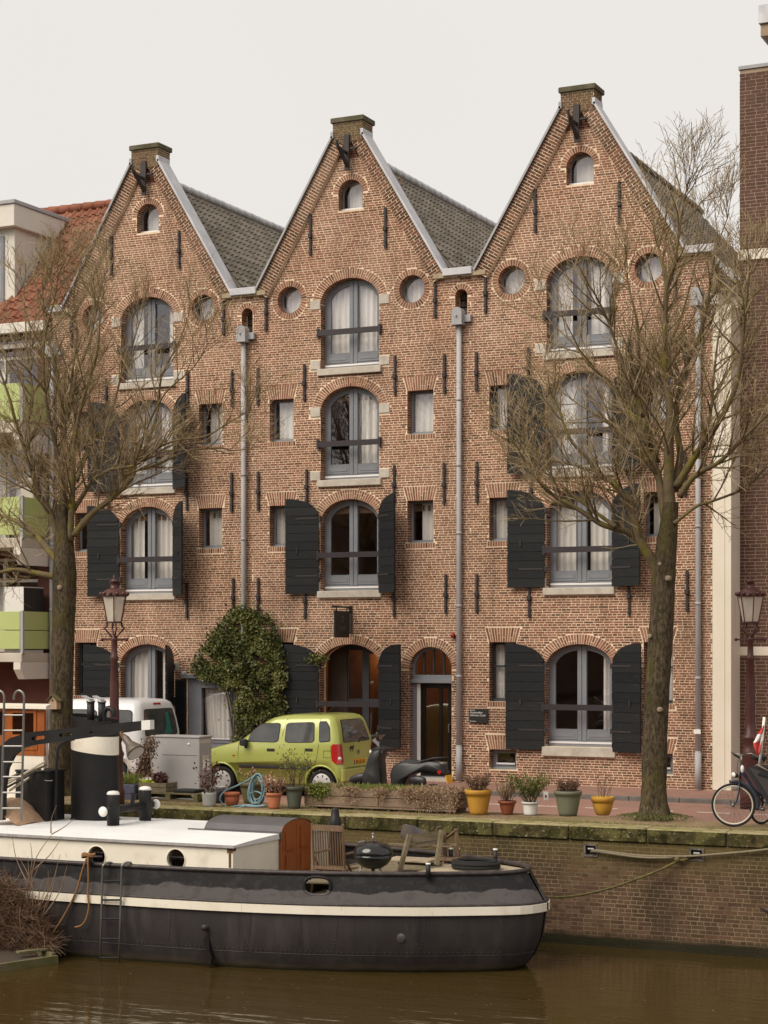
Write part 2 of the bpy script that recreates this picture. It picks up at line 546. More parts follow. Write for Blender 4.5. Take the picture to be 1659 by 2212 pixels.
def house(k):
    C, xl, xr = C_H[k], XL[k], XR[k]
    rng = random.Random(100 + k)
    lab = ['brick warehouse with a grey ground floor window beside the ivy, next to the green balconies',
           'middle brick warehouse with the arched entrance door and hanging sign',
           'brick warehouse with closed-glass ground floor window behind the bare tree, beside the cream pillar'][k]
    root = thing('brick_house', lab, 'house', (C, 0, 0), 'gabled brick warehouses')
    X = lambda x: x + C
    S = lambda poly: [(p[0] + C, p[1]) for p in poly]
    holes, blocked, vous, jambs = [], [], [], []
    extra = MB()                                     # bricks that stay joined
    # ---- openings
    A = dict(attic=(0.02, 0.30, 12.85, 0.30, 12.48))
    mains = [(0.72, 10.47, 0.52, 9.02), (0.72, 8.09, 0.52, 6.56), (0.72, 5.61, 0.52, 4.11), (0.74, 2.44, 0.50, 0.80)]
    if k == 1: mains[3] = (0.74, 2.44, 0.50, 0.12)
    if k == 0: mains[3] = (0.74, 2.44, 0.50, 0.55)
    a_ = A['attic']
    arcs = [(a_[0], a_[1], a_[2], a_[3], a_[4], 0.125, 'attic')] + [(0.0, m[0], m[1], m[2], m[3], 0.20, 'main%d' % (3 - i)) for i, m in enumerate(mains)]
    if k == 1: arcs.append((1.94, 0.50, 2.40, 0.48, 0.02, 0.19, 'door'))
    niche_x = 2.66
    if k < 2: arcs.append((niche_x, 0.145, 10.38, 0.145, 9.95, 0.11, 'niche'))
    for cx, a, zs, b, zb, rw, nm in arcs:
        holes.append(arch_poly(cx, a, zs, b, zb))
        ring = arch_poly(cx, a + rw, zs, b + rw, zs)
        blocked += [arch_poly(cx, a, zs, b, zb), ring]
        jambs.append((cx - a, cx + a, zb, zs))
        # voussoirs
        am, bm = a + rw / 2, b + rw / 2
        T = [(am * cos(t), bm * sin(t)) for t in [pi * i / 400 for i in range(401)]]
        cum = [0]
        for i in range(400):
            cum.append(cum[-1] + math.dist(T[i], T[i + 1]))
        nb = max(9, int(cum[-1] / 0.056))
        def tt(s_):
            for i in range(400):
                if cum[i + 1] >= s_:
                    return pi * (i + (s_ - cum[i]) / max(1e-9, cum[i + 1] - cum[i])) / 400
            return pi
        for q in range(nb):
            s0, s1 = cum[-1] * q / nb, cum[-1] * (q + 1) / nb
            t0, t1 = tt(s0 + 0.0068), tt(s1 - 0.0068)
            def pt(t, f):
                return (cx + (a - 0.006 + (rw + 0.006) * f) * cos(t), zs + (b - 0.006 + (rw + 0.006) * f) * sin(t))
            cuts = [(0, 1)] if rw < 0.15 else rng.choice([[(0, 1)], [(0, 0.33), (0.38, 1)], [(0, 0.62), (0.67, 1)]])
            for f0, f1 in cuts:
                vous.append(([pt(t0, f0), pt(t0, f1), pt(t1, f1), pt(t1, f0)], 0.21 if nm != 'niche' else 0.28))
    for sx in (-1, 1):
        cx, cz, r = 1.5 * sx, 10.62, 0.305
        holes.append(circle(cx, cz, r))
        blocked.append(circle(cx, cz, 0.43))
        for q in range(38):
            t0, t1 = 2 * pi * (q + 0.1) / 38, 2 * pi * (q + 0.9) / 38
            P = lambda t, rr: (cx + rr * cos(t), cz + rr * sin(t))
            vous.append(([P(t0, r - 0.006), P(t0, 0.43), P(t1, 0.43), P(t1, r - 0.006)], 0.21))
    smalls = []
    for sx in (-1, 1):
        for z0, z1 in ((7.47, 8.42), (5.12, 6.04), (1.72, 2.98)):
            if z0 < 2 and ((k == 0 and sx > 0) or (k == 1 and sx > 0)):
                continue
            smalls.append((sx * 1.70 - 0.31, sx * 1.70 + 0.31, z0, z1))
        if k == 2:
            smalls.append((sx * 1.70 - 0.31, sx * 1.70 + 0.31, 0.28, 0.71))
    bay = None
    if k == 0:
        bay = (1.10, 2.36, 0.35, 2.16)
        holes.append(rect(*bay)); blocked.append(rect(bay[0] - 0.02, bay[1] + 0.02, bay[2] - 0.1, bay[3] + 0.09)); jambs.append((bay[0], bay[1], bay[2], bay[3]))
    for x0, x1, z0, z1 in smalls:
        holes.append(rect(x0, x1, z0, z1)); jambs.append((x0, x1, z0, z1))
        h = 0.30
        blocked += [rect(x0, x1, z0, z1), [(x0 - 0.01, z1), (x1 + 0.01, z1), (x1 + 0.09, z1 + h), (x0 - 0.09, z1 + h)]]
        nb = 12
        for q in range(nb):
            u0, u1 = (q + 0.12) / nb, (q + 0.88) / nb
            f = lambda u, v: (x0 - 0.09 * v + (x1 - x0 + 0.18 * v) * u, z1 - 0.004 + (h + 0.004) * v)
            cuts = rng.choice([[(0, 1)], [(0, 0.33), (0.36, 1)], [(0, 0.62), (0.65, 1)]])
            for v0, v1 in cuts:
                vous.append(([f(u0, v0), f(u1, v0), f(u1, v1), f(u0, v1)], 0.21))
        if z0 > 1:
            blocked.append(rect(x0 - 0.04, x1 + 0.04, z0 - 0.115, z0))
            for q in range(12):
                u = x0 - 0.04 + (x1 - x0 + 0.08) * q / 12
                w = (x1 - x0 + 0.08) / 12
                vous.append(([(u + 0.006, z0 - 0.11), (u + w - 0.006, z0 - 0.11), (u + w - 0.006, z0 - 0.004), (u + 0.006, z0 - 0.004)], 0.20))
    # ---- pale stones and sills
    stones = []
    for i, (a, zs, b, zb) in enumerate(mains):
        for sx in (-1, 1):
            u, v = (a + 0.002, a + 0.25) if i < 2 else (a + 0.002, a + 0.13)
            stones.append((min(sx * u, sx * v), max(sx * u, sx * v), zs - 0.12, zs + 0.09))
            if i < 3 or k == 2:
                stones.append((min(sx * u, sx * v), max(sx * u, sx * v), zb + 0.0, zb + 0.20))
        if i < 3 or k == 2:
            stones.append((-a - 0.06, a + 0.06, zb - (0.15 if i < 3 else 0.2), zb - 0.002))
    for s in stones:
        blocked.append(rect(*s))
    sm = MB()
    for x0, x1, z0, z1 in stones:
        sm2 = MB(); sm2.bev(X(x0), X(x1), -0.022 if x1 - x0 < 1 else -0.07, 0.2, z0, z1, 0.008)
        sm2.build('sill' if x1 - x0 > 1 else 'stone_block', MT['stone'], root)
    for sx in (-1, 1):
        blocked.append(rect(min(sx * 2.28, sx * 2.62), max(sx * 2.28, sx * 2.62), 10.74, 10.87))
        sm2 = MB(); sm2.bev(X(min(sx * 2.05, sx * 2.62)), X(max(sx * 2.05, sx * 2.62)), -0.115, 0.1, 10.765, 10.872, 0.008)
        sm2.build('shoulder_stone', MT['sandstone'], root)
    # ---- mortar slab with every opening cut through
    outline = [(xl, -0.1), (xr, -0.1), (xr, 10.86), (HALF(10.86), 10.86), (0.36, 14.08), (-0.36, 14.08), (-HALF(10.86), 10.86), (xl, 10.86)]
    w = MB(); w.prism([S(outline)] + [S(h) for h in holes], 0.0, 0.30)
    w.build('wall', MT['mortar'], root)
    # ---- bricks
    bw = MB()
    def xlim(z):
        if z < 10.83: return (X(xl), X(xr))
        h = HALF(z) - 0.36
        return (X(-h), X(h))
    def toner(x, z):
        t = rng.betavariate(1.9, 2.0)
        up = min(1, max(0, (z - 2) / 9))
        return min(1, max(0, t * 0.85 + 0.12 * up + 0.03))
    lay_bricks(bw, xlim, 0.0, 14.0, [S(b) for b in blocked], COURSE, 0.207, 0.1035, 0.0132, -0.0012, 0.02, rng, 0.0035, toner)
    # window reveals
    for x0, x1, z0, z1 in jambs:
        i0 = int(z0 / COURSE) + 1
        z = i0 * COURSE
        while z < z1 - 0.03:
            for e, sgn in ((x0, 1), (x1, -1)):
                for u, v in (((0.0, 0.095), (0.105, 0.2)) if int(z / COURSE) % 2 else ((0.0, 0.2),)):
                    bw.tone = rng.betavariate(1.9, 2.6)
                    p, q = (e, e + 0.007) if sgn > 0 else (e - 0.007, e)
                    bw.box(X(p), X(q), u - 0.003, v, z + 0.006, z + COURSE - 0.006)
            z += COURSE
    # raked band along both slopes, its bricks square to the slope
    L = sqrt((HALF(10.86) - 0.36) ** 2 + 3.22 ** 2)
    band = MB()
    for sx in (-1, 1):
        top, bot = Vector((0.36 * sx, 14.08)), Vector((HALF(10.86) * sx, 10.86))
        d = (bot - top) / L
        nrm = Vector((-d.y, d.x)) * (1 if sx < 0 else -1)      # inward
        if nrm.x * sx > 0: nrm = -nrm
        c1, c2 = top + nrm * 0.30, bot + nrm * 0.30
        poly = [tuple(top), tuple(bot), tuple(c2), tuple(c1)]
        if sx < 0: poly = poly[::-1]
        band.prism([S(poly)], -0.088, 0.0)
        n = int(L / (COURSE * 1.25))
        for q in range(n):
            s0, s1 = q * COURSE * 1.25 + 0.007, (q + 1) * COURSE * 1.25 - 0.007
            for u, v in (((0.0, 0.193), (0.207, 0.296)) if q % 2 else ((0.0, 0.090), (0.104, 0.296))):
                P = [top + d * s0 + nrm * u, top + d * s1 + nrm * u, top + d * s1 + nrm * v, top + d * s0 + nrm * v]
                bw.tone = rng.betavariate(1.6, 3.4) * 0.55
                vs = [(X(p.x), -0.091 - rng.uniform(0, 0.003), p.y) for p in P] + [(X(p.x), -0.08, p.y) for p in P]
                bw.add(vs, [(0, 1, 2, 3), (0, 4, 5, 1), (1, 5, 6, 2), (2, 6, 7, 3), (3, 7, 4, 0)])
    band.build('raked_band', MT['mortar'], root)
    # voussoirs: the most conspicuous ones are single parts, the rest joined
    rng.shuffle(vous)
    for i, (qd, dep) in enumerate(vous):
        t = rng.betavariate(2.4, 1.8)
        y0 = -0.002 - rng.uniform(0, 0.003)
        if i < 290:
            o = brick_obj(root, qd, y0, dep, t)
            o.location.x += 0
            o.matrix_parent_inverse = Matrix.Identity(4)
        else:
            bw.tone = t
            bw.add([(X(p[0]), y0, p[1]) for p in qd] + [(X(p[0]), dep, p[1]) for p in qd], [(0, 1, 2, 3), (0, 4, 5, 1), (1, 5, 6, 2), (2, 6, 7, 3), (3, 7, 4, 0)])
    bw.build('brickwork', MT['brick'], root, 'stuff')
    # ---- gable block and cap
    g = MB(); g.box(X(-0.355), X(0.355), -0.095, 0.42, 13.95, 14.385)
    g.box(X(-0.36), X(0.36), 0.0, 0.42, 13.6, 13.95)
    g.build('gable_block', MT['mortar'], root)
    gb = MB()
    lay_bricks(gb, lambda z: (X(-0.365), X(0.365)), 13.95, 14.385, [], COURSE, 0.207, 0.1035, 0.0115, -0.102, -0.09, rng, 0.004)
    for q in range(8):
        z = 13.95 + q * COURSE
        y = -0.09
        while y < 0.40:
            ww = 0.2 if q % 2 else 0.1
            gb.tone = rng.random(); gb.box(X(0.352), X(0.362), y + 0.006, min(0.42, y + ww) - 0.006, z + 0.006, z + COURSE - 0.006); y += ww
    gb.build('brickwork', MT['brick_top'], root, 'stuff')
    c = MB(); c.bev(X(-0.405), X(0.405), -0.15, 0.46, 14.387, 14.50, 0.012)
    c.build('gable_capstone', MT['capstone'], root)
    # ---- zinc coping on the slopes, gutter between the roofs
    for sx in (-1, 1):
        top, bot = Vector((0.36 * sx, 14.10)), Vector((HALF(10.86) * sx, 10.88))
        d = (bot - top).normalized()
        nrm = Vector((-d.y, d.x))
        if nrm.x * sx < 0: nrm = -nrm
        m = MB()
        for (u0, u1, y0, y1) in ((0.002, 0.03, -0.15, 0.33), (-0.014, 0.002, -0.15, -0.135), (-0.12, 0.002, 0.33, 0.345)):
            P = [top + nrm * u0, bot + nrm * u0, bot + nrm * u1, top + nrm * u1]
            vs = [(X(p.x), y0, p.y) for p in P] + [(X(p.x), y1, p.y) for p in P]
            m.add(vs, [(0, 1, 2, 3), (7, 6, 5, 4), (0, 4, 5, 1), (1, 5, 6, 2), (2, 6, 7, 3), (3, 7, 4, 0)])
        t0 = top + nrm * 0.03
        m.box(X(min(0.335 * sx, 0.40 * sx)), X(max(0.335 * sx, 0.40 * sx)), -0.15, 0.345, 14.06, 14.20)
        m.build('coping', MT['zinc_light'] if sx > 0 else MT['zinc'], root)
    gx0, gx1 = HALF(10.86) - 0.02, 2.96
    if k == 2: gx1 = 2.9
    m = MB(); m.bev(X(gx0), X(gx1), -0.16, 0.34, 10.80, 10.96, 0.012); m.build('gutter', MT['zinc_light'], root)
    if k == 0:
        m = MB(); m.bev(X(-2.72), X(-HALF(10.86) + 0.02), -0.16, 0.34, 10.80, 10.96, 0.012); m.build('gutter', MT['zinc_light'], root)
    # ---- rain pipe and hopper
    pipes = [2.62] + ([-2.60] if k == 0 else [])
    for px in pipes:
        x = X(px) + (0.03 if k == 1 else 0)
        if k == 2: x = X(2.56)
        m = MB(); m.sm = True
        m.tube([(x, -0.10, 9.75), (x, -0.10, 0.02)], 0.055, 12)
        pipe = m.build('rain_pipe', MT['zinc'], root)
        j = MB(); j.sm = True
        for z in (8.15, 6.75, 5.30, 3.75, 2.25, 0.75):
            j.tube([(x, -0.10, z + 0.03), (x, -0.10, z - 0.03)], 0.062, 12)
        j.build('pipe_joint', MT['zinc'], pipe)
        lw = MB(); lw.sm = True
        lw.tube([(x, -0.10, 0.75), (x, -0.10, 0.015)], 0.068, 12)
        lw.build('pipe_shoe', MT['zinc'], pipe)
        h = MB()
        hp = [(x - 0.115, 9.74), (x + 0.115, 9.74), (x + 0.115, 9.99)] + [(x + 0.115 * cos(t), 9.99 + 0.115 * sin(t)) for t in [pi * i / 10 for i in range(1, 10)]] + [(x - 0.115, 9.99)]
        h.prism([hp], -0.24, -0.02)
        h.box(x + 0.115, x + 0.26, -0.10, -0.02, 9.80, 9.95)
        h.box(x - 0.13, x + 0.13, -0.25, -0.015, 9.73, 9.755)
        h.tube([(x - 0.01, -0.28, 9.92), (x - 0.01, -0.24, 9.92)], 0.02, 8)
        h.build('pipe_hopper', MT['zinc'], root)
        if k == 2:
            st = MB(); st.box(x - 0.07, x + 0.07, -0.172, -0.15, 1.13, 1.22); st.build('sticker', MT['white'], pipe)
    # ---- wall anchors
    anch = [(-2.08, 9.96, 10.84), (2.06, 9.95, 10.74), (-0.96, 11.56, 12.47), (0.88, 11.55, 12.44), (-2.29, 8.3, 9.15), (-1.11, 8.34, 9.16), (1.11, 8.34, 9.20), (2.28, 8.3, 9.15),
            (-2.28, 5.94, 6.82), (-1.05, 6.08, 6.82), (1.09, 6.01, 6.82), (2.27, 5.93, 6.82), (-2.28, 3.6, 4.42), (-1.09, 3.49, 4.35), (1.09, 3.52, 4.35), (2.31, 3.59, 4.43)]
    for ax, z0, z1 in anch:
        m = MB()
        m.box(X(ax - 0.022), X(ax + 0.022), -0.055, -0.008, z0, z1)
        zm = (z0 + z1) / 2 - 0.02
        m.bev(X(ax - 0.042), X(ax + 0.042), -0.085, -0.008, zm - 0.055, zm + 0.055, 0.012)
        for q in range(4):
            z = z0 + (z1 - z0) * (0.06 + 0.1 * q) + (0.5 if q > 1 else 0) * (z1 - z0)
            m.box(X(ax - 0.036), X(ax + 0.036), -0.06, -0.01, z, z + 0.02)
        m.build('wall_anchor', MT['iron'], root)
    # ---- folded hoist iron under the cap
    m = MB()
    m.box(X(-0.075), X(0.055), -0.155, -0.10, 13.72, 14.10)
    m.box(X(-0.06), X(0.05), -0.15, -0.10, 13.32, 13.72)
    m.box(X(-0.22), X(0.22), -0.13, -0.10, 13.78, 13.82)
    m.tube([(X(0.0), -0.14, 13.42), (X(-0.02), -0.33, 13.62), (X(-0.03), -0.52, 13.76)], [0.05, 0.045, 0.04], 6)
    m.tube([(X(0.0), -0.13, 13.70), (X(-0.03), -0.36, 13.72), (X(-0.03), -0.54, 13.78)], [0.035, 0.035, 0.035], 6)
    m.tube([(X(-0.03), -0.54, 13.72), (X(-0.03), -0.58, 13.86), (X(-0.03), -0.5, 13.9)], [0.03, 0.03, 0.02], 6)
    m.build('hoist_bracket', MT['iron'], root)
    # ---- windows
    def pane_poly(x0, x1, z0, a, b, zs, inset, n=8):
        p = [(x0, z0), (x1, z0)]
        for i in range(n + 1):
            x = x1 + (x0 - x1) * i / n
            q = max(0.0, 1 - (x / (a - inset)) ** 2)
            p.append((x, zs + (b - inset) * sqrt(q)))
        return p
    cur = [{3: 'Lr', 2: 'LR', 1: 'LR', 0: 'LR'}, {3: 'LR', 2: 'R', 1: '', 0: 'hall'}, {3: 'LR', 2: 'Lr', 1: 'LR', 0: 'r'}][k]
    for i, (a, zs, b, zb) in enumerate(mains):
        lev = 3 - i
        if cur[lev] == 'hall':
            continue
        gz = zb + 0.36
        pl = pane_poly(-a + 0.15, -0.105, gz, a, b, zs, 0.13)
        pr = pane_poly(0.105, a - 0.15, gz, a, b, zs, 0.13)
        m = MB()
        m.prism([S(arch_poly(0, a + 0.012, zs, b + 0.012, zb + 0.002)), S(pl), S(pr)], 0.205, 0.27)
        for x0, x1 in ((-0.098, -0.012), (0.012, 0.098)):
            m.box(X(x0), X(x1), 0.188, 0.204, zb + 0.12, zs + b - 0.03)
        for x0, x1 in ((-a + 0.07, -0.105), (0.105, a - 0.07)):
            m.box(X(x0), X(x1), 0.190, 0.204, zb + 0.15, zb + 0.33)
            m.box(X(x0 + 0.05), X(x1 - 0.05), 0.180, 0.189, zb + 0.20, zb + 0.28)
        m.box(X(-a + 0.03), X(a - 0.03), 0.16, 0.204, zb + 0.003, zb + 0.055)
        win = m.build('window', MT['frame'], root)
        sl = MB(); sl.box(X(-a + 0.03), X(a - 0.03), 0.150, 0.187, zb + 0.06, zb + 0.10); sl.build('sill', MT['alu'], win)
        for q in (pl, pr):
            g_ = MB(); g_.prism([S(q)], 0.235, 0.241); g_.build('pane', MT['glass'], win)
        topf = lambda x: zs + b * sqrt(max(0, 1 - (min(abs(x - C), a - 0.01) / a) ** 2)) - 0.02
        code = cur[lev]
        if 'L' in code: wavy_curtain(X(-a + 0.05), X(-0.03 - rng.uniform(0, 0.25) * (k != 1)), gz - 0.1, zs + b, 0.31, root, win, top=topf)
        if 'R' in code: wavy_curtain(X(0.03 + rng.uniform(0, 0.22) * (k != 1)), X(a - 0.02), gz - 0.1, zs + b, 0.31, root, win, top=topf)
        if 'r' in code: wavy_curtain(X(a - 0.30), X(a - 0.01), gz - 0.1, zs + b, 0.31, root, win, top=topf)
    for i, (a, zs, b, zb) in enumerate(mains):
        zc = zb + 0.79 if not (i == 3) else 1.62
        m = MB(); m.box(X(-a - 0.03), X(a + 0.03), -0.075, -0.03, zc - 0.06, zc + 0.06)
        m.box(X(-a - 0.06), X(-a - 0.01), -0.08, 0.01, zc - 0.10, zc + 0.10)
        m.box(X(a + 0.01), X(a + 0.06), -0.08, 0.01, zc - 0.10, zc + 0.10)
        m.build('safety_bar', MT['bar'], root)
    # small square windows
    for x0, x1, z0, z1 in smalls:
        m = MB()
        f = 0.055
        pn = rect(x0 + f, x1 - f, z0 + f + 0.015, z1 - f)
        if z0 < 1: pn = rect(x0 + 0.11, x1 - 0.11, z0 + 0.14, z1 - 0.09)
        m.prism([S(rect(x0 - 0.006, x1 + 0.006, z0 + 0.002, z1 - 0.001)), S(pn)], 0.205, 0.26)
        m.box(X(x0 + 0.008), X(x1 - 0.008), 0.14, 0.204, z0 + 0.003, z0 + 0.05)
        if 1 < z0 < 2:
            m.box(X(x0 + 0.01), X(x1 - 0.01), 0.18, 0.20, z0 + 0.72, z0 + 0.77)
            m.box(X((x0 + x1) / 2 - 0.03), X((x0 + x1) / 2 + 0.03), 0.18, 0.20, z0 + 0.05, z1 - 0.02)
        win = m.build('window', MT['frame'] if not 1 < z0 < 2 else MT['frame_dark'], root)
        g_ = MB(); g_.prism([S(pn)], 0.23, 0.236); g_.build('pane', MT['glass'], win)
        if z0 < 1:
            sl = MB(); sl.box(X(x0 + 0.1), X(x1 - 0.1), 0.17, 0.203, z0 + 0.10, z0 + 0.135); sl.build('sill', MT['alu'], win)
        if z0 > 1:
            wavy_curtain(X(x0 + 0.03 + rng.choice([0, 0, 0.1, 0.2])), X(x1 - 0.02 - rng.choice([0, 0, 0.08])), z0 + 0.03, z1, 0.29, root, win, 0.02)
    # attic window and round windows
    cx, a, zs, b, zb = a_
    m = MB()
    inner = arch_poly(cx, a - 0.035, zs, b - 0.035, zb + 0.08)
    m.prism([S(arch_poly(cx, a + 0.01, zs, b + 0.01, zb + 0.002)), S(inner)], 0.205, 0.25)
    win = m.build('window', MT['frame'], root)
    sl = MB(); sl.box(X(cx - a + 0.01), X(cx + a - 0.01), 0.15, 0.204, zb + 0.03, zb + 0.07); sl.build('sill', MT['alu'], win)
    g_ = MB(); g_.prism([S(inner)], 0.225, 0.231); g_.build('pane', MT['glass'], win)
    wavy_curtain(X(cx - a + 0.12), X(cx + a), zb + 0.03, zs + b, 0.33, root, win, 0.01)  # pale sheet added so the attic pane looks bright with mirrored sky
    for sx in (-1, 1):
        m = MB(); m.prism([S(circle(1.5 * sx, 10.62, 0.315)), S(circle(1.5 * sx, 10.62, 0.265))], 0.19, 0.25)
        win = m.build('window', MT['frame'], root)
        g_ = MB(); g_.prism([S(circle(1.5 * sx, 10.62, 0.27))], 0.225, 0.231); g_.build('pane', MT['glass'], win)
        wavy_curtain(X(1.5 * sx - 0.26), X(1.5 * sx + 0.28), 10.33, 10.92, 0.30, root, win, 0.02)
    if k < 2:
        m = MB(); m.M = Matrix.Translation((X(niche_x), 0.42, 0)) @ Matrix.Rotation(radians(-18), 4, 'X')
        m.box(-0.16, 0.16, -0.01, 0.02, 9.8, 10.7)
        m.M = None
        for q in range(14):
            m.tone = rng.random()
            m.box(X(niche_x) - 0.14 + (q % 3) * 0.095, X(niche_x) - 0.055 + (q % 3) * 0.095, 0.30 + 0.012 * (q // 3), 0.36, 9.9 + 0.15 * (q // 3), 10.02 + 0.15 * (q // 3))
        m.build('niche_tile', MT['tile'], root, 'stuff')
    # ---- shutters
    def shutter(hx, side, z0, z1, drop, ang, wdt=0.80):
        """hinge at hx; side -1 opens to the left; ang = degrees off the wall"""
        n = 11
        prim = Matrix.Translation((X(hx), -0.035, 0)) @ Matrix.Rotation(radians(ang) * (1 if side < 0 else -1), 4, 'Z')
        def top(u):                                   # u from hinge 0..1 outward
            return z1 - drop * (1 - sqrt(max(0, 1 - (1 - u) ** 2))) 
        base = MB(prim)
        pts = [(0.02 * side, z0 + 0.02), (wdt * side * 0.985, z0 + 0.02)] + [(side * wdt * (0.985 - 0.965 * i / 10), top(0.985 - 0.965 * i / 10) - 0.02) for i in range(11)]
        if side < 0: pts = pts[::-1]
        base.tone = 0.3
        base.prism([pts], -0.012, 0.012)
        sh = base.build('shutter', MT['shutter'], root)
        hh = (z1 - z0) / n
        for q in range(n):
            za, zb_ = z0 + q * hh + 0.004, z0 + (q + 1) * hh - 0.004
            pm = MB(prim); pm.tone = rng.random()
            pl = []
            for i in range(9):
                u = i / 8
                pl.append((side * (0.0 + wdt * u), za))
            tops = []
            for i in range(9):
                u = 1 - i / 8
                tops.append((side * (wdt * u), min(zb_, top(u))))
            # keep only the part under the curved head
            us = [u / 40 for u in range(41)]
            good = [u for u in us if top(u) > za + 0.015]
            if not good: continue
            u0 = good[0]
            poly = [(side * wdt * u0, za), (side * wdt, za)] + [(side * wdt * (1 - (1 - u0) * i / 8), min(zb_, top(1 - (1 - u0) * i / 8))) for i in range(9)]
            if side < 0: poly = poly[::-1]
            j = rng.uniform(0, 0.004)
            pm.prism([poly], -0.030 - j, -0.0125)
            pm.build('plank', MT['shutter'], sh)
        st = MB(prim)
        for zz in (z0 + 0.18 * (z1 - z0), z0 + 0.78 * (z1 - z0)):
            st.box(min(0.02 * side, 0.55 * side), max(0.02 * side, 0.55 * side), -0.042, -0.034, zz, zz + 0.035)
            st.box(min(-0.05 * side, 0.03 * side), max(-0.05 * side, 0.03 * side), -0.03, 0.03, zz - 0.04, zz + 0.07)
        st.box(min(0.5 * side, 0.53 * side), max(0.5 * side, 0.53 * side), -0.055, -0.034, z0 + 0.42 * (z1 - z0), z0 + 0.42 * (z1 - z0) + 0.12)
        st.build('hinge_strap', MT['iron'], sh, 'stuff')
        return sh
    def pair(z0, z1, drop, aL=8, aR=32, wL=0.80, wR=0.80, hx=0.745):
        shutter(-hx, -1, z0, z1, drop, aL, wL)
        shutter(hx, 1, z0, z1, drop, aR, wR)
    if k == 0:
        pair(6.50, 8.62, 0.42, 8, 38)
        pair(4.05, 6.18, 0.40, 9, 44)
        shutter(-0.80, -1, 0.70, 2.93, 0.45, 8, 0.86)
        shutter(0.745, 1, 0.55, 2.93, 0.45, 70, 0.80)
    elif k == 1:
        pair(4.05, 6.17, 0.38, 4, 40)
        pair(0.70, 2.94, 0.36, 4, 31, 0.84, 0.82)
    else:
        pair(6.50, 8.62, 0.42, 8, 30)
        pair(4.12, 6.18, 0.42, 6, 28)
        pair(0.72, 2.96, 0.42, 6, 26, 0.84, 0.80)
    # ---- rooms behind the glass
    m = MB()
    y1 = 3.2
    a, b = X(xl + 0.25), X(xr - 0.25)
    fl = [0.02, 3.45, 5.95, 8.45, 11.35]
    m.quad((a, y1, 0), (b, y1, 0), (b, y1, 10.5), (a, y1, 10.5))
    m.quad((a, 0.301, 0), (a, y1, 0), (a, y1, 10.5), (a, 0.301, 10.5))
    m.quad((b, y1, 0), (b, 0.301, 0), (b, 0.301, 10.5), (b, y1, 10.5))
    m.quad((X(-1.95), y1, 10.5), (X(1.95), y1, 10.5), (X(1.95), y1, 11.3), (X(-1.95), y1, 11.3))
    for z in fl:
        m.box(a + 0.002 if z < 11 else X(-1.95), b - 0.002 if z < 11 else X(1.95), 0.302, y1 - 0.002, z - 0.12, z)
    m.quad((X(-1.4), 2.2, 11.35), (X(1.4), 2.2, 11.35), (X(0.2), 2.2, 13.7), (X(-0.2), 2.2, 13.7))
    m.build('room_interior', MT['room'], root)
    # ---- side and back walls
    m = MB()
    m.box(X(xl), X(xl + 0.2), 0.302, 9.0, 0, 10.55)
    m.box(X(xr - 0.2), X(xr), 0.302, 9.0, 0, 10.55)
    m.prism([S([(xl, 0), (xr, 0), (xr, 10.78), (0.05, 13.7), (-0.05, 13.7), (xl, 10.78)])], 9.0, 9.2)
    m.build('outer_wall', MT['brick'], root)
    # ---- roof
    rz, ex, ez = 13.86, 2.62, 10.80
    low = 1.0
    if k == 2: low = 1.28
    ex2, ez2 = ex * low, rz - (rz - ez) * low
    rf = MB()
    for sx, lw in ((-1, 1.0), (1, low)):
        ea, eb = ex * lw * sx, rz - (rz - ez) * lw
        y0 = 0.36
        vs = [(X(0), y0, rz - 0.08), (X(ea), y0, eb - 0.08), (X(ea), 9.3, eb - 0.08), (X(0), 9.3, rz - 0.08),
              (X(0), y0, rz - 0.18), (X(ea), y0, eb - 0.18), (X(ea), 9.3, eb - 0.18), (X(0), 9.3, rz - 0.18)]
        rf.add(vs, [(0, 1, 2, 3), (7, 6, 5, 4), (0, 4, 5, 1), (1, 5, 6, 2), (2, 6, 7, 3), (3, 7, 4, 0)])
    roof = rf.build('roof', MT['tile'], root)
    # pan tiles on the slope that faces the camera
    dv = Vector((ex2, 0, ez2 - rz)); Ls = dv.length; dv.normalize()
    nv = Vector((-dv.z, 0, dv.x)); nv = nv if nv.z > 0 else -nv
    tw, te = 0.205, 0.252
    prof = [(0.0, 0.012), (0.035, 0.0), (0.08, 0.0), (0.12, 0.018), (0.15, 0.048), (0.18, 0.052), (0.215, 0.022)]
    me_v = []
    for vi in range(3):
        t = MB(); t.tone = [0.15, 0.5, 0.85][vi]; t.sm = False
        vs = []
        for (yy, zz) in ((0, 0.0), (te + 0.035, 0.035)):
            for u, h in prof: vs.append((u, yy, h + zz))
        for u, h in prof: vs.append((u, te + 0.035, h + 0.035 - 0.022))
        np_ = len(prof)
        fs = [(i, i + np_, i + 1 + np_, i + 1) for i in range(np_ - 1)] + [(np_ + i, 2 * np_ + i, 2 * np_ + i + 1, np_ + i + 1) for i in range(np_ - 1)]
        t.add(vs, fs)
        me_v.append(t.mesh('roof_tile', MT['tile']))
    rest = MB()
    cells = []
    ncol, nrow = int(8.6 / tw), int(Ls / te)
    for cI in range(ncol):
        for rI in range(nrow):
            cells.append((cI, rI))
    cnt = 0
    base_M = Matrix((( 0, dv.x, nv.x, 0), (1, 0, 0, 0), (0, dv.z, nv.z, 0), (0, 0, 0, 1)))
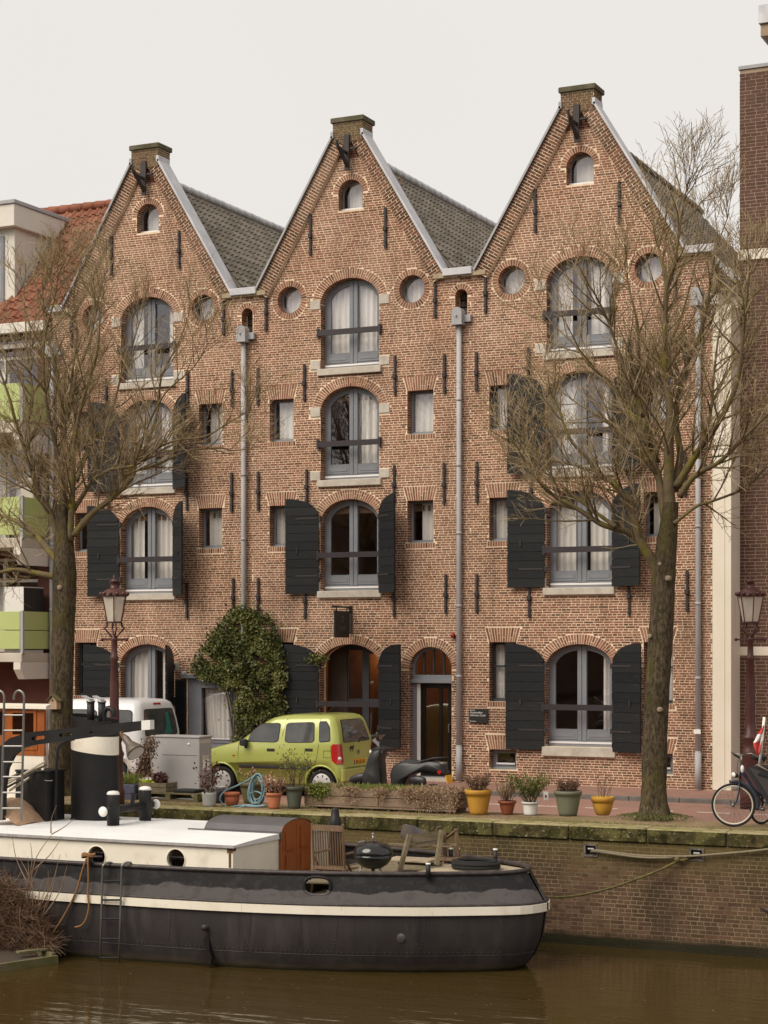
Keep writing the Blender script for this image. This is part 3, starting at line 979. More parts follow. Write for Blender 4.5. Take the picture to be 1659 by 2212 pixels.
    for cI, rI in cells:
        p = Vector((X(0), 0.37 + cI * tw, rz)) + dv * (rI * te + 0.02) + nv * (-0.075 + rng.uniform(0, 0.006))
        M_ = Matrix.Translation(p) @ base_M @ Matrix.Rotation(rng.uniform(-0.012, 0.012), 4, 'Z')
        vi = rng.randrange(3)
        if cnt < 290:
            o = bpy.data.objects.new('roof_tile', me_v[vi]); COL.objects.link(o)
            o.parent = roof
            o.matrix_parent_inverse = Matrix.Identity(4)
            o.matrix_basis = M_
            cnt += 1
        else:
            rest.tone = [0.15, 0.5, 0.85][vi]
            me = me_v[vi]
            rest.add([M_ @ v.co for v in me.vertices], [tuple(pp.vertices) for pp in me.polygons])
    rest.build('tile_field', MT['tile'], roof, 'stuff')
    rd = MB(); rd.sm = True
    for q in range(24):
        y = 0.40 + q * 0.37
        rd.tube([(X(0), y, rz + 0.015), (X(0), y + 0.39, rz + 0.0)], [0.095, 0.085], 8)
    rd.build('ridge_tile', MT['zinc_light'] if k < 2 else MT['tile'], roof)
    return root

H = [house(k) for k in range(3)]
# ---- what only one of the houses has
# house 1: grey-framed ground floor window beside the ivy
C = C_H[0]
x0, x1, z0, z1 = C + 1.10, C + 2.36, 0.35, 2.16
m = MB()
m.prism([rect(x0 - 0.004, x1 + 0.004, z0 + 0.002, z1 - 0.002), rect(x0 + 0.36, x1 - 0.16, z0 + 0.42, z1 - 0.22)], 0.02, 0.09)
m.box(x0 + 0.29, x1 - 0.10, 0.0, 0.0195, z0 + 0.34, z0 + 0.42)
m.box(x0 + 0.29, x1 - 0.10, 0.0, 0.0195, z1 - 0.22, z1 - 0.15)
m.box(x0 + 0.29, x0 + 0.36, 0.0, 0.0195, z0 + 0.425, z1 - 0.225)
m.box(x1 - 0.16, x1 - 0.10, 0.0, 0.0195, z0 + 0.425, z1 - 0.225)
m.box(x0 - 0.12, x1 + 0.06, -0.09, 0.018, z1 - 0.0, z1 + 0.085)
win = m.build('shop_window', MT['frame'], H[0])
m = MB(); m.box(x0 + 0.35, x1 - 0.15, 0.05, 0.056, z0 + 0.41, z1 - 0.21); m.build('pane', MT['glass'], win)
m = MB(); m.box(x0 + 0.33, x1 - 0.13, -0.03, -0.001, z0 + 0.425, z0 + 0.445); m.build('sill', MT['alu'], win)
m = MB(); m.sm = True
for xa, xb, bend in ((x0 + 0.32, x0 + 0.70, 0.10), (x0 + 0.64, x1 - 0.12, -0.02)):
    vs = []
    for kz in range(9):
        zf = kz / 8
        for i in range(25):
            u = i / 24
            x = xa + (xb - xa) * u + bend * (1 - zf) ** 2 * (1 if xa < x0 + 0.4 else 0)
            vs.append((x, 0.20 + 0.03 * sin(u * 26 + zf), z0 + 0.40 + (z1 - z0 - 0.6) * zf))
    m.add(vs, [(r * 25 + i, r * 25 + i + 1, (r + 1) * 25 + i + 1, (r + 1) * 25 + i) for r in range(8) for i in range(24)])
m.build('curtain', MT['curtain'], win)
m = MB(); m.box(C + 0.96, C + 1.075, -0.055, -0.006, 2.20, 2.32)
hn = m.build('house_number', MT['white'], H[0])
text_mesh('12E', 0.075, MT['black_paint'], Matrix.Translation((C + 0.975, -0.058, 2.235)) @ FRONT, 'number', hn)
# house 1: dark lower door leaf right of the arched window
m = MB()
for q in range(5):
    m.tone = R.random(); m.box(C + 0.80 , C + 1.07, -0.06 - 0.003 * (q % 2), -0.012, 0.12 + q * 0.40, 0.51 + q * 0.40)
m.build('low_shutter', MT['shutter'], H[0])

# house 2: entrance hall behind the big arch
C = C_H[1]
m = MB()
D = 0.62
op = arch_poly(C, 0.735, 2.44, 0.495, 0.14)
cells_ = [rect(C - 0.33, C + 0.01, 1.72, 2.80), rect(C + 0.17, C + 0.64, 1.72, 2.72), rect(C - 0.33, C + 0.01, 0.24, 1.58), rect(C + 0.17, C + 0.64, 0.24, 1.58)]
m.prism([rect(C - 0.80, C + 0.80, 0.02, 3.0)] + cells_, D, D + 0.06)
scr = m.build('entrance_screen', MT['frame_dark'], H[1])
for r_ in cells_:
    g_ = MB(); g_.prism([r_], D + 0.025, D + 0.031); g_.build('pane', MT['glass'], scr)
pan = mat('brown_panel', (0.075, 0.05, 0.038), (0.06, 0.04, 0.03), ns=3, rough=0.6)
m = MB(); m.box(C - 0.76, C - 0.36, D - 0.03, D - 0.002, 0.13, 2.95); m.build('side_panel', pan, H[1])
m = MB(); m.box(C - 0.9, C + 0.9, 0.302, D, 0.0, 0.115); m.build('threshold', MT['stone'], H[1])
lm = bpy.data.materials.new('lamp_glow'); lm.use_nodes = True
bs_ = lm.node_tree.nodes['Principled BSDF']
bs_.inputs['Emission Color'].default_value = (1.0, 0.42, 0.12, 1)
bs_.inputs['Emission Strength'].default_value = 11.0
for xx, zz, nm_ in ((C - 0.50, 2.66, 'left'), (C + 1.55, 2.72, 'right')):
    m = MB(); m.sm = True; m.ball((xx, 2.95, zz), 0.10, 12, 8, 1, 1, 1.2); m.box(xx - 0.02, xx + 0.02, 3.0, 3.19, zz - 0.02, zz + 0.02)
    o = m.build('wall_lamp', lm)
    single(o, 'lit wall lamp glowing inside behind the %s' % ('big arched entrance glass' if nm_ == 'left' else 'half-round light above the entrance door'), 'lamp', 'lit lamps inside the middle house')
# house 2: arched door
dx = C + 1.94
m = MB()
a, zs, b = 0.50, 2.40, 0.48
lun = [p for p in arch_poly(dx, a - 0.06, zs, b - 0.06, 2.27)]
m.prism([arch_poly(dx, a + 0.008, zs, b + 0.008, 0.06), lun, rect(dx - 0.40, dx + 0.43, 0.08, 2.09)], 0.16, 0.24)
m.box(dx - 0.53, dx + 0.53, 0.06, 0.158, 2.10, 2.18)
df = m.build('door_frame', MT['frame'], H[1])
g_ = MB(); g_.prism([lun], 0.205, 0.211); g_.build('fanlight_pane', MT['glass'], df)
m = MB()
for xx in (-0.23, 0.0, 0.24):
    m.box(dx + xx - 0.02, dx + xx + 0.02, 0.165, 0.20, 2.275, zs + (b - 0.06) * sqrt(1 - (xx / 0.46) ** 2) - 0.004)
m.build('fanlight_bar', MT['bar'], df)
m = MB(); m.box(dx - 0.395, dx - 0.315, 0.17, 0.23, 0.085, 2.085); m.build('white_door_edge', MT['white'], df)
dm = mat('dark_door', (0.012, 0.010, 0.009), rough=0.25)
m = MB()
m.prism([rect(dx - 0.31, dx + 0.425, 0.085, 2.085), rect(dx - 0.20, dx + 0.12, 0.30, 1.98), rect(dx + 0.19, dx + 0.33, 0.30, 1.98)], 0.19, 0.235)
dr = m.build('door', dm, H[1])
m = MB(); m.box(dx - 0.21, dx + 0.13, 0.21, 0.216, 0.29, 1.99); m.box(dx + 0.18, dx + 0.34, 0.21, 0.216, 0.29, 1.99); m.build('pane', MT['glass'], dr)
m = MB(); m.tube([(dx + 0.37, 0.17, 1.02), (dx + 0.37, 0.13, 1.05), (dx + 0.37, 0.13, 1.18), (dx + 0.37, 0.17, 1.21)], 0.014, 6); m.build('handle', MT['steel'], dr)
m = MB(); m.box(dx - 0.56, dx + 0.56, -0.16, 0.15, -0.02, 0.06); m.build('door_step', MT['stone'], H[1])
# house 2: hanging sign
rt = thing('hanging_sign', 'black hanging sign board on an iron bracket over the arched entrance', 'sign', (C + 0.06, 0, 3.5))
sx_ = C + 0.04
m = MB()
m.box(sx_ - 0.03, sx_ + 0.03, -0.04, -0.008, 3.16, 3.78)
for zz in (3.2, 3.35, 3.5, 3.62, 3.74): m.tube([(sx_, -0.055, zz), (sx_, -0.04, zz)], 0.014, 6)
m.tube([(sx_, -0.03, 3.745), (sx_, -0.86, 3.745)], 0.022, 8)
m.tube([(sx_, -0.03, 3.62), (sx_, -0.15, 3.735)], 0.014, 6)
m.ball((sx_, -0.88, 3.75), 0.035, 8, 6)
for yy in (-0.22, -0.72): m.tube([(sx_, yy, 3.745), (sx_, yy, 3.66)], 0.014, 6)
m.build('bracket', MT['iron'], rt)
sgm = mat('sign_board', (0.016, 0.015, 0.015), (0.022, 0.020, 0.019), ns=6, rough=0.55)
m = MB(); m.bev(sx_ - 0.02, sx_ + 0.02, -0.82, -0.12, 3.08, 3.66, 0.006); bd = m.build('board', sgm, rt)
lt = mat('sign_lettering', (0.10, 0.085, 0.07), rough=0.5)
SIDE = Matrix.Rotation(pi / 2, 4, 'Z') @ FRONT                 # faces +X, reads along +Y
text_mesh('YAYS', 0.15, lt, Matrix.Translation((sx_ + 0.022, -0.47, 3.22)) @ SIDE, 'lettering', bd, 'CENTER')
text_mesh('YAYS', 0.15, lt, Matrix.Translation((sx_ - 0.022, -0.47, 3.22)) @ Matrix.Rotation(-pi / 2, 4, 'Z') @ FRONT, 'lettering', bd, 'CENTER')
m = MB()
for q in range(6):
    t = pi * q / 3
    m.box(sx_ + 0.0205, sx_ + 0.0225, -0.475 + 0.045 * cos(t), -0.465 + 0.045 * cos(t) + 0.02, 3.47 + 0.055 * sin(t), 3.50 + 0.055 * sin(t))
m.build('emblem', lt, bd)
# wall plaque and alarm light
rt = thing('wall_plaque', 'small black plaque with white lettering on the wall beside the rain pipe', 'plaque', (C + 3.06, 0, 1.26))
px0, px1, pz0, pz1 = C + 2.86, C + 3.29, 1.26, 1.56
px0 += 0.0
m = MB(); m.bev(px0, px1, -0.045, -0.008, pz0, pz1, 0.003); bd = m.build('plate', sgm, rt)
wl_ = mat('plaque_lettering', (0.75, 0.74, 0.72), rough=0.5)
for tx, zz, sz in (('YAYS', pz1 - 0.045, 0.034), ('Amsterdam', pz1 - 0.098, 0.06), ('Salthouse Canal', pz1 - 0.155, 0.055), ('by numa', pz0 + 0.025, 0.038)):
    text_mesh(tx, sz, wl_, Matrix.Translation((px0 + (0.055 if tx == 'YAYS' else 0.025), -0.0465, zz)) @ FRONT, 'lettering', bd)
m = MB(); m.lathe([(0.012, 0), (0.012, 0.003)], (0, 0, 0), 10); m.v = [(px0 + 0.037 + v[0], -0.046 - v[2], pz1 - 0.033 + v[1]) for v in m.v]; m.build('emblem', wl_, bd)
redm = mat('red_plastic', (0.30, 0.015, 0.02), rough=0.3)
m = MB(); m.sm = True; m.ball((C + 2.49, -0.05, 3.12), 0.055, 12, 8); o = m.build('alarm_light', redm)
single(o, 'small red alarm light on the wall above the entrance door', 'alarm')
# ================================================================== ground, street, quay, water
QY = -8.10                    # face of the quay wall
WZ = -1.93                    # water level
clinker = bpy.data.materials.new('red_clinker'); clinker.use_nodes = True
nt = clinker.node_tree; b_ = nt.nodes['Principled BSDF']; b_.inputs['Roughness'].default_value = 0.85
geo = nd(nt, 'ShaderNodeNewGeometry')
bt = nd(nt, 'ShaderNodeTexBrick')
bt.inputs['Scale'].default_value = 1.0
bt.inputs['Brick Width'].default_value = 0.21; bt.inputs['Row Height'].default_value = 0.10; bt.inputs['Mortar Size'].default_value = 0.006
bt.inputs['Color1'].default_value = (0.27, 0.135, 0.10, 1); bt.inputs['Color2'].default_value = (0.34, 0.18, 0.14, 1); bt.inputs['Mortar'].default_value = (0.22, 0.13, 0.10, 1)
nt.links.new(geo.outputs['Position'], bt.inputs['Vector'])
nz = nd(nt, 'ShaderNodeTexNoise'); nz.inputs['Scale'].default_value = 0.9; nz.inputs['Detail'].default_value = 6
nt.links.new(geo.outputs['Position'], nz.inputs['Vector'])
mr = nd(nt, 'ShaderNodeMapRange'); mr.inputs['From Min'].default_value = 0.35; mr.inputs['From Max'].default_value = 0.75; mr.inputs['To Max'].default_value = 0.55
nt.links.new(nz.outputs['Fac'], mr.inputs['Value'])
mx = nd(nt, 'ShaderNodeMix', data_type='RGBA')
nt.links.new(mr.outputs[0], mx.inputs[0]); nt.links.new(bt.outputs['Color'], mx.inputs[6]); mx.inputs[7].default_value = (0.20, 0.13, 0.10, 1)
nt.links.new(mx.outputs[2], b_.inputs['Base Color'])
kerb_m = mat('kerb_stone', (0.16, 0.14, 0.13), (0.11, 0.10, 0.09), ns=3, rough=0.85)
soil = mat('quay_soil', (0.26, 0.18, 0.115), (0.185, 0.145, 0.07), ns=1.6, lo=0.42, hi=0.62, rough=0.95, spec=0.1, bump=0.5, bs=30,
           dirt=[((0.10, 0.07, 0.045), 9, 0.5, 0.75, (1, 1, 1), 0.6)])
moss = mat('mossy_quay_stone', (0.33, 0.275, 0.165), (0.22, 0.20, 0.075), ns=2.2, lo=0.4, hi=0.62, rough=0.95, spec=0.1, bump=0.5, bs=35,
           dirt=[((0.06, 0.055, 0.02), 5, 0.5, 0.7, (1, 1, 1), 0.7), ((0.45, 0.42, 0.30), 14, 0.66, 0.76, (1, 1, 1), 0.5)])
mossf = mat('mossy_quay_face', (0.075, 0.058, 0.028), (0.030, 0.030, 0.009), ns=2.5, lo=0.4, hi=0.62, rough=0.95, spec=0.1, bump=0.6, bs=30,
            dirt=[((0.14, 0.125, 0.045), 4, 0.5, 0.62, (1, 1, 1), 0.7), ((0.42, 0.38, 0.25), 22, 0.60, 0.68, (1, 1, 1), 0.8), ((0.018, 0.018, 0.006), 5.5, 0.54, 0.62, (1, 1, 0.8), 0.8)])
quay_b = mat('quay_brick', None, (0.10, 0.065, 0.035), ns=1.1, lo=0.42, hi=0.7, rough=0.85, spec=0.2, tone=[(0.06, 0.034, 0.023), (0.095, 0.052, 0.034), (0.13, 0.072, 0.047), (0.15, 0.09, 0.06)], bump=0.4, bs=40,
             dirt=[((0.13, 0.105, 0.03), ('z', -0.85, -0.25, 0.35, 0.9), 0, 1, (1, 1, 1), 0.6), ((0.016, 0.016, 0.006), ('z', -1.70, -1.80, 0.05, 3.0), 0, 1, (1, 1, 1), 0.95), ((0.12, 0.10, 0.03), 0.9, 0.55, 0.75, (0.5, 1, 1.6), 0.5), ((0.04, 0.03, 0.017), 1.2, 0.46, 0.66, (1, 1, 0.6), 0.7), ((0.40, 0.35, 0.28), 5, 0.70, 0.78, (1, 1, 1), 0.5)])
quay_m = mat('quay_mortar', (0.29, 0.215, 0.13), (0.15, 0.105, 0.06), ns=2, rough=0.95, bump=0.4, dirt=[((0.07, 0.05, 0.03), 1.4, 0.5, 0.7, (1, 1, 0.6), 0.6), ((0.14, 0.12, 0.04), ('z', -0.85, -0.25, 0.35, 0.9), 0, 1, (1, 1, 1), 0.6), ((0.016, 0.016, 0.006), ('z', -1.70, -1.80, 0.05, 3.0), 0, 1, (1, 1, 1), 0.95)])
bed = mat('canal_bed', (0.06, 0.05, 0.03), rough=1)

m = MB(); m.quad((-600, -600, -4.0), (600, -600, -4.0), (600, 900, -4.0), (-600, 900, -4.0)); structure(m.build('terrain', bed))
m = MB(); m.box(-400, 400, 9.21, 500, -3.9, -0.2); structure(m.build('ground', soil))
m = MB(); m.box(-90, 40, -6.42, -2.23, -3.0, -0.085); structure(m.build('street', clinker))
m = MB(); m.box(-90, 40, -2.10, 9.2, -3.0, -0.005); structure(m.build('pavement', clinker))
kr = None
for q in range(26):
    x0 = -30 + q * 1.0
    m = MB(); m.bev(x0 + 0.004, x0 + 0.996, -2.229, -2.101, -0.5, 0.004, 0.012)
    if kr is None:
        kr = structure(m.build('kerb', kerb_m))
    else:
        m.build('kerb_stone', kerb_m, kr)
m = MB(); m.box(-90, 40, -7.68, -6.421, -3.0, -0.006)
structure(m.build('quay_ground', soil))
ln = mat('road_paint', (0.62, 0.58, 0.53), (0.4, 0.33, 0.28), ns=9, rough=0.8)
pl0 = ground(1180, 1741, -0.08).y
m = MB()
for q in range(9):
    x0 = -16.5 + q * 1.05
    m.box(x0, x0 + 0.62, pl0 - 0.05, pl0 + 0.05, -0.086, -0.081)
structure(m.build('road_marking', ln))

# quay wall: coping stones and bricks
qw = thing('quay_wall', 'mossy brick quay wall with stone coping rising from the canal', 'quay wall', (-12, QY, -2.4))
boxes = []
for (px, py) in ((1276.5, 1836.5), (1505, 1846)):
    p = at(px, py, QY); boxes.append((p.x - 0.10, p.x + 0.10, p.z - 0.085, p.z + 0.085))
m = MB(); m.prism([rect(-60, 30, -3.6, -0.235)] + [rect(*b) for b in boxes], QY, QY + 0.42)
m.build('wall_core', quay_m, qw)
rng = random.Random(5)
bw = MB(); cnt = [0]
def sink(p, q, y, za, zb, t):
    if p > -9.6 and q < -6.75 and za > -1.55 and cnt[0] < 285 and q - p > 0.1:
        mm = MB(); mm.tone = t; mm.box(p, q, y, QY + 0.02, za, zb, back=False)
        mm.build('brick', quay_b, qw); cnt[0] += 1
        return True
    return False
lay_bricks(bw, lambda z: (-24, 3), -2.35, -0.235, [rect(b[0] - 0.02, b[1] + 0.02, b[2] - 0.02, b[3] + 0.02) for b in boxes], 0.066, 0.222, 0.111, 0.013, QY - 0.001, QY + 0.02, rng, 0.004, None, sink)
bw.build('brickwork', quay_b, qw, 'stuff')
x = -27.3
while x < 6:
    L = 1.32 + rng.uniform(-0.12, 0.12)
    if -11 < x < -9.4: L = 1.3
    m = MB(); m.bev(x + 0.006, x + L - 0.006, QY - 0.035 - rng.uniform(0, 0.012), -7.681, -0.235, 0.0 + rng.uniform(-0.006, 0.006), 0.018)
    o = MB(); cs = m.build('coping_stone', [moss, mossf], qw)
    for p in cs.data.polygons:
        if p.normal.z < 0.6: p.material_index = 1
    x += L
for i, b in enumerate(boxes):
    m = MB(); x0, x1, z0, z1 = b
    m.box(x0 + 0.001, x1 - 0.001, QY + 0.13, QY + 0.2, z0 + 0.001, z1 - 0.001)
    for (a, c, d, e) in ((x0 - 0.018, x0 + 0.012, z0 - 0.018, z1 + 0.018), (x1 - 0.012, x1 + 0.018, z0 - 0.018, z1 + 0.018), (x0 + 0.0125, x1 - 0.0125, z0 - 0.018, z0 + 0.012), (x0 + 0.0125, x1 - 0.0125, z1 - 0.012, z1 + 0.018)):
        m.box(a, c, QY - 0.02, QY + 0.129, d, e)
    bx = m.build('mooring_box', mat('box_steel', (0.05, 0.045, 0.04), (0.2, 0.17, 0.14), ns=20, rough=0.6), qw)
    m = MB(); m.tube([(x0 + 0.05, QY - 0.0, (z0 + z1) / 2 + 0.02), (x1 - 0.05, QY - 0.0, (z0 + z1) / 2 + 0.02)], 0.016, 8); m.build('mooring_pin', MT['zinc'], bx)

# far bank behind the camera: what the lower panes mirror
fb = mat('far_brick', (0.13, 0.075, 0.05), (0.08, 0.05, 0.035), ns=0.5, rough=0.9)
m = MB(); x = -120
while x < 120:
    w_ = rng.uniform(5, 8); h_ = rng.uniform(11.0, 13.5)
    m.box(x, x + w_ - 0.02, -84, -74 + rng.uniform(0, 0.1), -3.9, h_); x += w_
structure(m.build('opposite_bank', fb))
# water
wm_ = bpy.data.materials.new('canal_water'); wm_.use_nodes = True
nt = wm_.node_tree; b_ = nt.nodes['Principled BSDF']
b_.inputs['Base Color'].default_value = (0.048, 0.031, 0.009, 1)
b_.inputs['Roughness'].default_value = 0.05
b_.inputs['IOR'].default_value = 1.33
geo = nd(nt, 'ShaderNodeNewGeometry')
hs = []
for sc, st, wt in ((1.0, (0.55, 2.2, 1), 1.0), (1.0, (1.6, 6.0, 1), 0.35), (1.0, (0.15, 0.5, 1), 1.2)):
    mp = nd(nt, 'ShaderNodeMapping'); mp.inputs['Scale'].default_value = st; mp.inputs['Rotation'].default_value = (0, 0, -0.12)
    nz = nd(nt, 'ShaderNodeTexNoise'); nz.inputs['Scale'].default_value = sc; nz.inputs['Detail'].default_value = 2.5
    nt.links.new(geo.outputs['Position'], mp.inputs['Vector']); nt.links.new(mp.outputs[0], nz.inputs['Vector'])
    mu = nd(nt, 'ShaderNodeMath', operation='MULTIPLY'); mu.inputs[1].default_value = wt
    nt.links.new(nz.outputs['Fac'], mu.inputs[0]); hs.append(mu.outputs[0])
a1 = nd(nt, 'ShaderNodeMath', operation='ADD'); nt.links.new(hs[0], a1.inputs[0]); nt.links.new(hs[1], a1.inputs[1])
a2 = nd(nt, 'ShaderNodeMath', operation='ADD'); nt.links.new(a1.outputs[0], a2.inputs[0]); nt.links.new(hs[2], a2.inputs[1])
bp = nd(nt, 'ShaderNodeBump'); bp.inputs['Strength'].default_value = 0.5; bp.inputs['Distance'].default_value = 0.035
nt.links.new(a2.outputs[0], bp.inputs['Height']); nt.links.new(bp.outputs[0], b_.inputs['Normal'])
m = MB(); m.quad((-300, -70, WZ), (300, -70, WZ), (300, QY + 0.3, WZ), (-300, QY + 0.3, WZ)); structure(m.build('canal_water', wm_))

# ================================================================== apartment building with green balconies, at the left
XE = -26.03
brown = mat('dark_red_wall', (0.13, 0.05, 0.038), (0.10, 0.04, 0.03), ns=3, rough=0.9)
conc = mat('pale_concrete', (0.56, 0.50, 0.42), (0.48, 0.42, 0.35), ns=2, rough=0.85)
green = mat('green_panel', (0.46, 0.52, 0.20), (0.42, 0.48, 0.19), ns=0.8, rough=0.45)
offw = mat('off_white_cladding', (0.70, 0.66, 0.59), (0.64, 0.60, 0.53), ns=1.2, rough=0.7)
ap = thing('apartment_building', 'apartment building with lime green balconies and an orange tiled roof', 'apartment block', (-32, 0, 0))
lev = [(2.52, 2.73, 2.825, 3.70), (5.19, 5.41, 5.49, 6.37), (7.87, 8.10, 8.17, 9.02)]
holes = []
for s0, s1, g0, g1 in lev:
    holes.append(rect(-39.0, XE - 0.42, s1 + 0.02, s1 + 2.28))
m = MB(); m.prism([rect(-42, XE, -0.1, 10.4)] + holes, 0.05, 0.35); m.build('wall', brown, ap)
rm = MB(); rm.box(-42, XE, 3.0, 3.2, 0, 10.4)
for s0, s1, g0, g1 in lev: rm.box(-42, XE - 0.05, 0.36, 3.0, s0, s1)
rm.build('room_interior', MT['room'], ap)
for s0, s1, g0, g1 in lev:
    z0, z1 = s1 + 0.02, s1 + 2.28
    X0, X1 = -39.0, XE - 0.42
    panes = []
    xx = X1 - 0.06
    ws = [0.95, 1.1] * 7
    for w_ in ws:
        if xx - w_ < X0 + 0.1: break
        panes.append(rect(xx - w_, xx, z0 + 0.08, z0 + 1.68)); panes.append(rect(xx - w_, xx, z0 + 1.75, z1 - 0.07)); xx -= w_ + 0.08
    m = MB(); m.prism([rect(X0, X1, z0, z1)] + panes, 0.15, 0.22)
    win = m.build('window', offw, ap)
    for p in panes:
        m = MB(); m.prism([p], 0.18, 0.186); m.build('pane', MT['glass'], win)
        if p[0][1] < z0 + 0.2 and R.random() < 0.7:
            wavy_curtain(p[0][0] + R.uniform(0, 0.3), p[1][0], p[0][1], p[2][1], 0.4, ap, win, 0.02)
    # balcony
    m = MB(); m.bev(-40, XE, -1.16, 0.04, s0, s1, 0.01); bal = m.build('balcony_slab', conc, ap)
    for (za, zb) in ((g0, (g0 + g1) / 2 - 0.008), ((g0 + g1) / 2 + 0.008, g1)):
        m = MB(); m.bev(-40, XE - 0.075, -1.13, -1.09, za, zb, 0.006); m.build('balcony_panel', green, bal)
        m = MB(); m.bev(XE - 0.045, XE - 0.005, -1.04, 0.0, za, zb, 0.006); m.build('balcony_panel', green, bal)
    m = MB(); m.box(XE - 0.07, XE - 0.0, -1.12, -1.05, s1 - 0.04, g1 + 0.02); m.build('balcony_post', MT['zinc'], bal)
    m = MB(); m.M = Matrix.Rotation(pi / 2, 4, 'Z')
    pr = [(-1.20, s0 - 0.002), (-1.20, s0 - 0.17), (-1.02, s0 - 0.40), (0.04, s0 - 0.40), (0.04, s0 - 0.002)]
    m.prism([pr], -XE + 0.004, -XE + 0.20)
    m.build('balcony_bracket', offw, bal)
# things kept on the balconies
wp = mat('white_cabinet', (0.72, 0.69, 0.65), rough=0.5); dkp = mat('dark_panel', (0.02, 0.02, 0.022), rough=0.5)
m = MB(); m.box(XE - 0.62, XE - 0.08, -0.98, -0.2, 2.735, 4.28); m.box(XE - 0.079, XE - 0.07, -0.97, -0.21, 2.8, 4.26)
m.m[6:] = [1] * (len(m.m) - 6)
o = m.build('balcony_cabinet', [wp, dkp]); single(o, 'tall white cabinet with a black side on the lowest green balcony', 'cabinet')
m = MB(); m.bev(XE - 0.45, XE - 0.08, -0.6, -0.05, 5.415, 6.85, 0.02); o = m.build('balcony_cabinet', conc); single(o, 'beige cabinet on the second green balcony behind the tree', 'cabinet')
# eaves, orange roof, white roof box
m = MB(); m.bev(-42, XE + 0.02, -0.34, -0.2, 10.36, 10.60, 0.01); m.box(-42, XE, -0.2, 0.36, 10.41, 10.5); m.build('eaves_gutter', offw, ap)
m = MB(); m.box(-42, XE - 0.3, -0.05, 0.04, 10.05, 10.15); m.build('sun_screen_box', offw, ap)
ez, ey, rz, ry = 10.55, -0.18, 14.08, 3.02
rf = MB()
rf.add([(-42, ey, ez - 0.06), (XE, ey, ez - 0.06), (XE, ry, rz - 0.06), (-42, ry, rz - 0.06), (-42, 9, 8), (XE, 9, 8)], [(0, 1, 2, 3), (3, 2, 5, 4), (1, 5, 2)])
roof = rf.build('roof', MT['tile_red'], ap)
dv = Vector((0, ey - ry, ez - rz)); Ls = dv.length; dv.normalize(); nv = Vector((0, dv.z, -dv.y)); nv = nv if nv.z > 0 else -nv
tw, te = 0.235, 0.335
prof = [(0.0, 0.014), (0.04, 0.0), (0.09, 0.0), (0.135, 0.02), (0.17, 0.055), (0.205, 0.06), (0.245, 0.024)]
me_v = []
for vi in range(3):
    t = MB(); t.tone = [0.1, 0.5, 0.9][vi]
    vs = []
    for yy, zz in ((0, 0.0), (te + 0.04, 0.04)):
        for u, h in prof: vs.append((u, yy, h + zz))
    for u, h in prof: vs.append((u, te + 0.04, h + 0.04 - 0.025))
    n_ = len(prof)
    t.add(vs, [(i, i + n_, i + 1 + n_, i + 1) for i in range(n_ - 1)] + [(n_ + i, 2 * n_ + i, 2 * n_ + i + 1, n_ + i + 1) for i in range(n_ - 1)])
    me_v.append(t.mesh('roof_tile', MT['tile_red']))
base_M = Matrix(((-1, dv.x, nv.x, 0), (0, dv.y, nv.y, 0), (0, dv.z, nv.z, 0), (0, 0, 0, 1)))
rest = MB(); cnt = 0
for cI in range(40):
    for rI in range(int(Ls / te)):
        p = Vector((XE - cI * tw, ry, rz)) + dv * (rI * te + 0.02) + nv * (-0.05 + rng.uniform(0, 0.008))
        M_ = Matrix.Translation(p) @ base_M @ Matrix.Rotation(rng.uniform(-0.012, 0.012), 4, 'Z')
        if p.x < -27.45 and p.y > 0.55: continue
        vi = rng.randrange(3)
        if cnt < 230:
            o = bpy.data.objects.new('roof_tile', me_v[vi]); COL.objects.link(o); o.parent = roof; o.matrix_basis = M_; cnt += 1
        else:
            rest.tone = [0.1, 0.5, 0.9][vi]
            rest.add([M_ @ v.co for v in me_v[vi].vertices], [tuple(pp.vertices) for pp in me_v[vi].polygons])
rest.build('tile_field', MT['tile_red'], roof, 'stuff')
for q in range(8):
    x1 = XE - q * 0.36
    m = MB(); m.sm = True; m.tube([(x1, ry, rz + 0.02), (x1 - 0.40, ry, rz + 0.03)], [0.10, 0.115], 8); m.build('ridge_tile', MT['tile_red'], roof)
m = MB(); m.box(-40, -27.55, 0.62, 3.4, 10.9, 13.12); dm_ = m.build('roof_box', offw, ap)
m = MB(); m.bev(-40.2, -27.40, 0.40, 3.6, 13.122, 13.66, 0.01); m.build('fascia', offw, dm_)
m = MB(); m.bev(-40.25, -27.36, 0.36, 3.65, 13.662, 13.76, 0.01); m.build('roof_edge', MT['zinc'], dm_)
m = MB(); m.prism([rect(-29.2, -27.85, 11.3, 12.95), rect(-29.1, -27.95, 11.4, 12.3), rect(-29.1, -27.95, 12.4, 12.87)], 0.58, 0.619); ww = m.build('window', MT['frame'], dm_)
m = MB(); m.box(-29.12, -27.93, 0.60, 0.606, 11.38, 12.9); m.build('pane', MT['glass'], ww)
m = MB()
for q in range(9):
    m.box(-27.545 , -27.40, 0.9 - q * 0.0 + 0.13 * q, 1.02 + 0.13 * q, 11.75 + 0.145 * q, 11.80 + 0.145 * q)
m.build('lead_flashing', MT['zinc_light'], dm_)

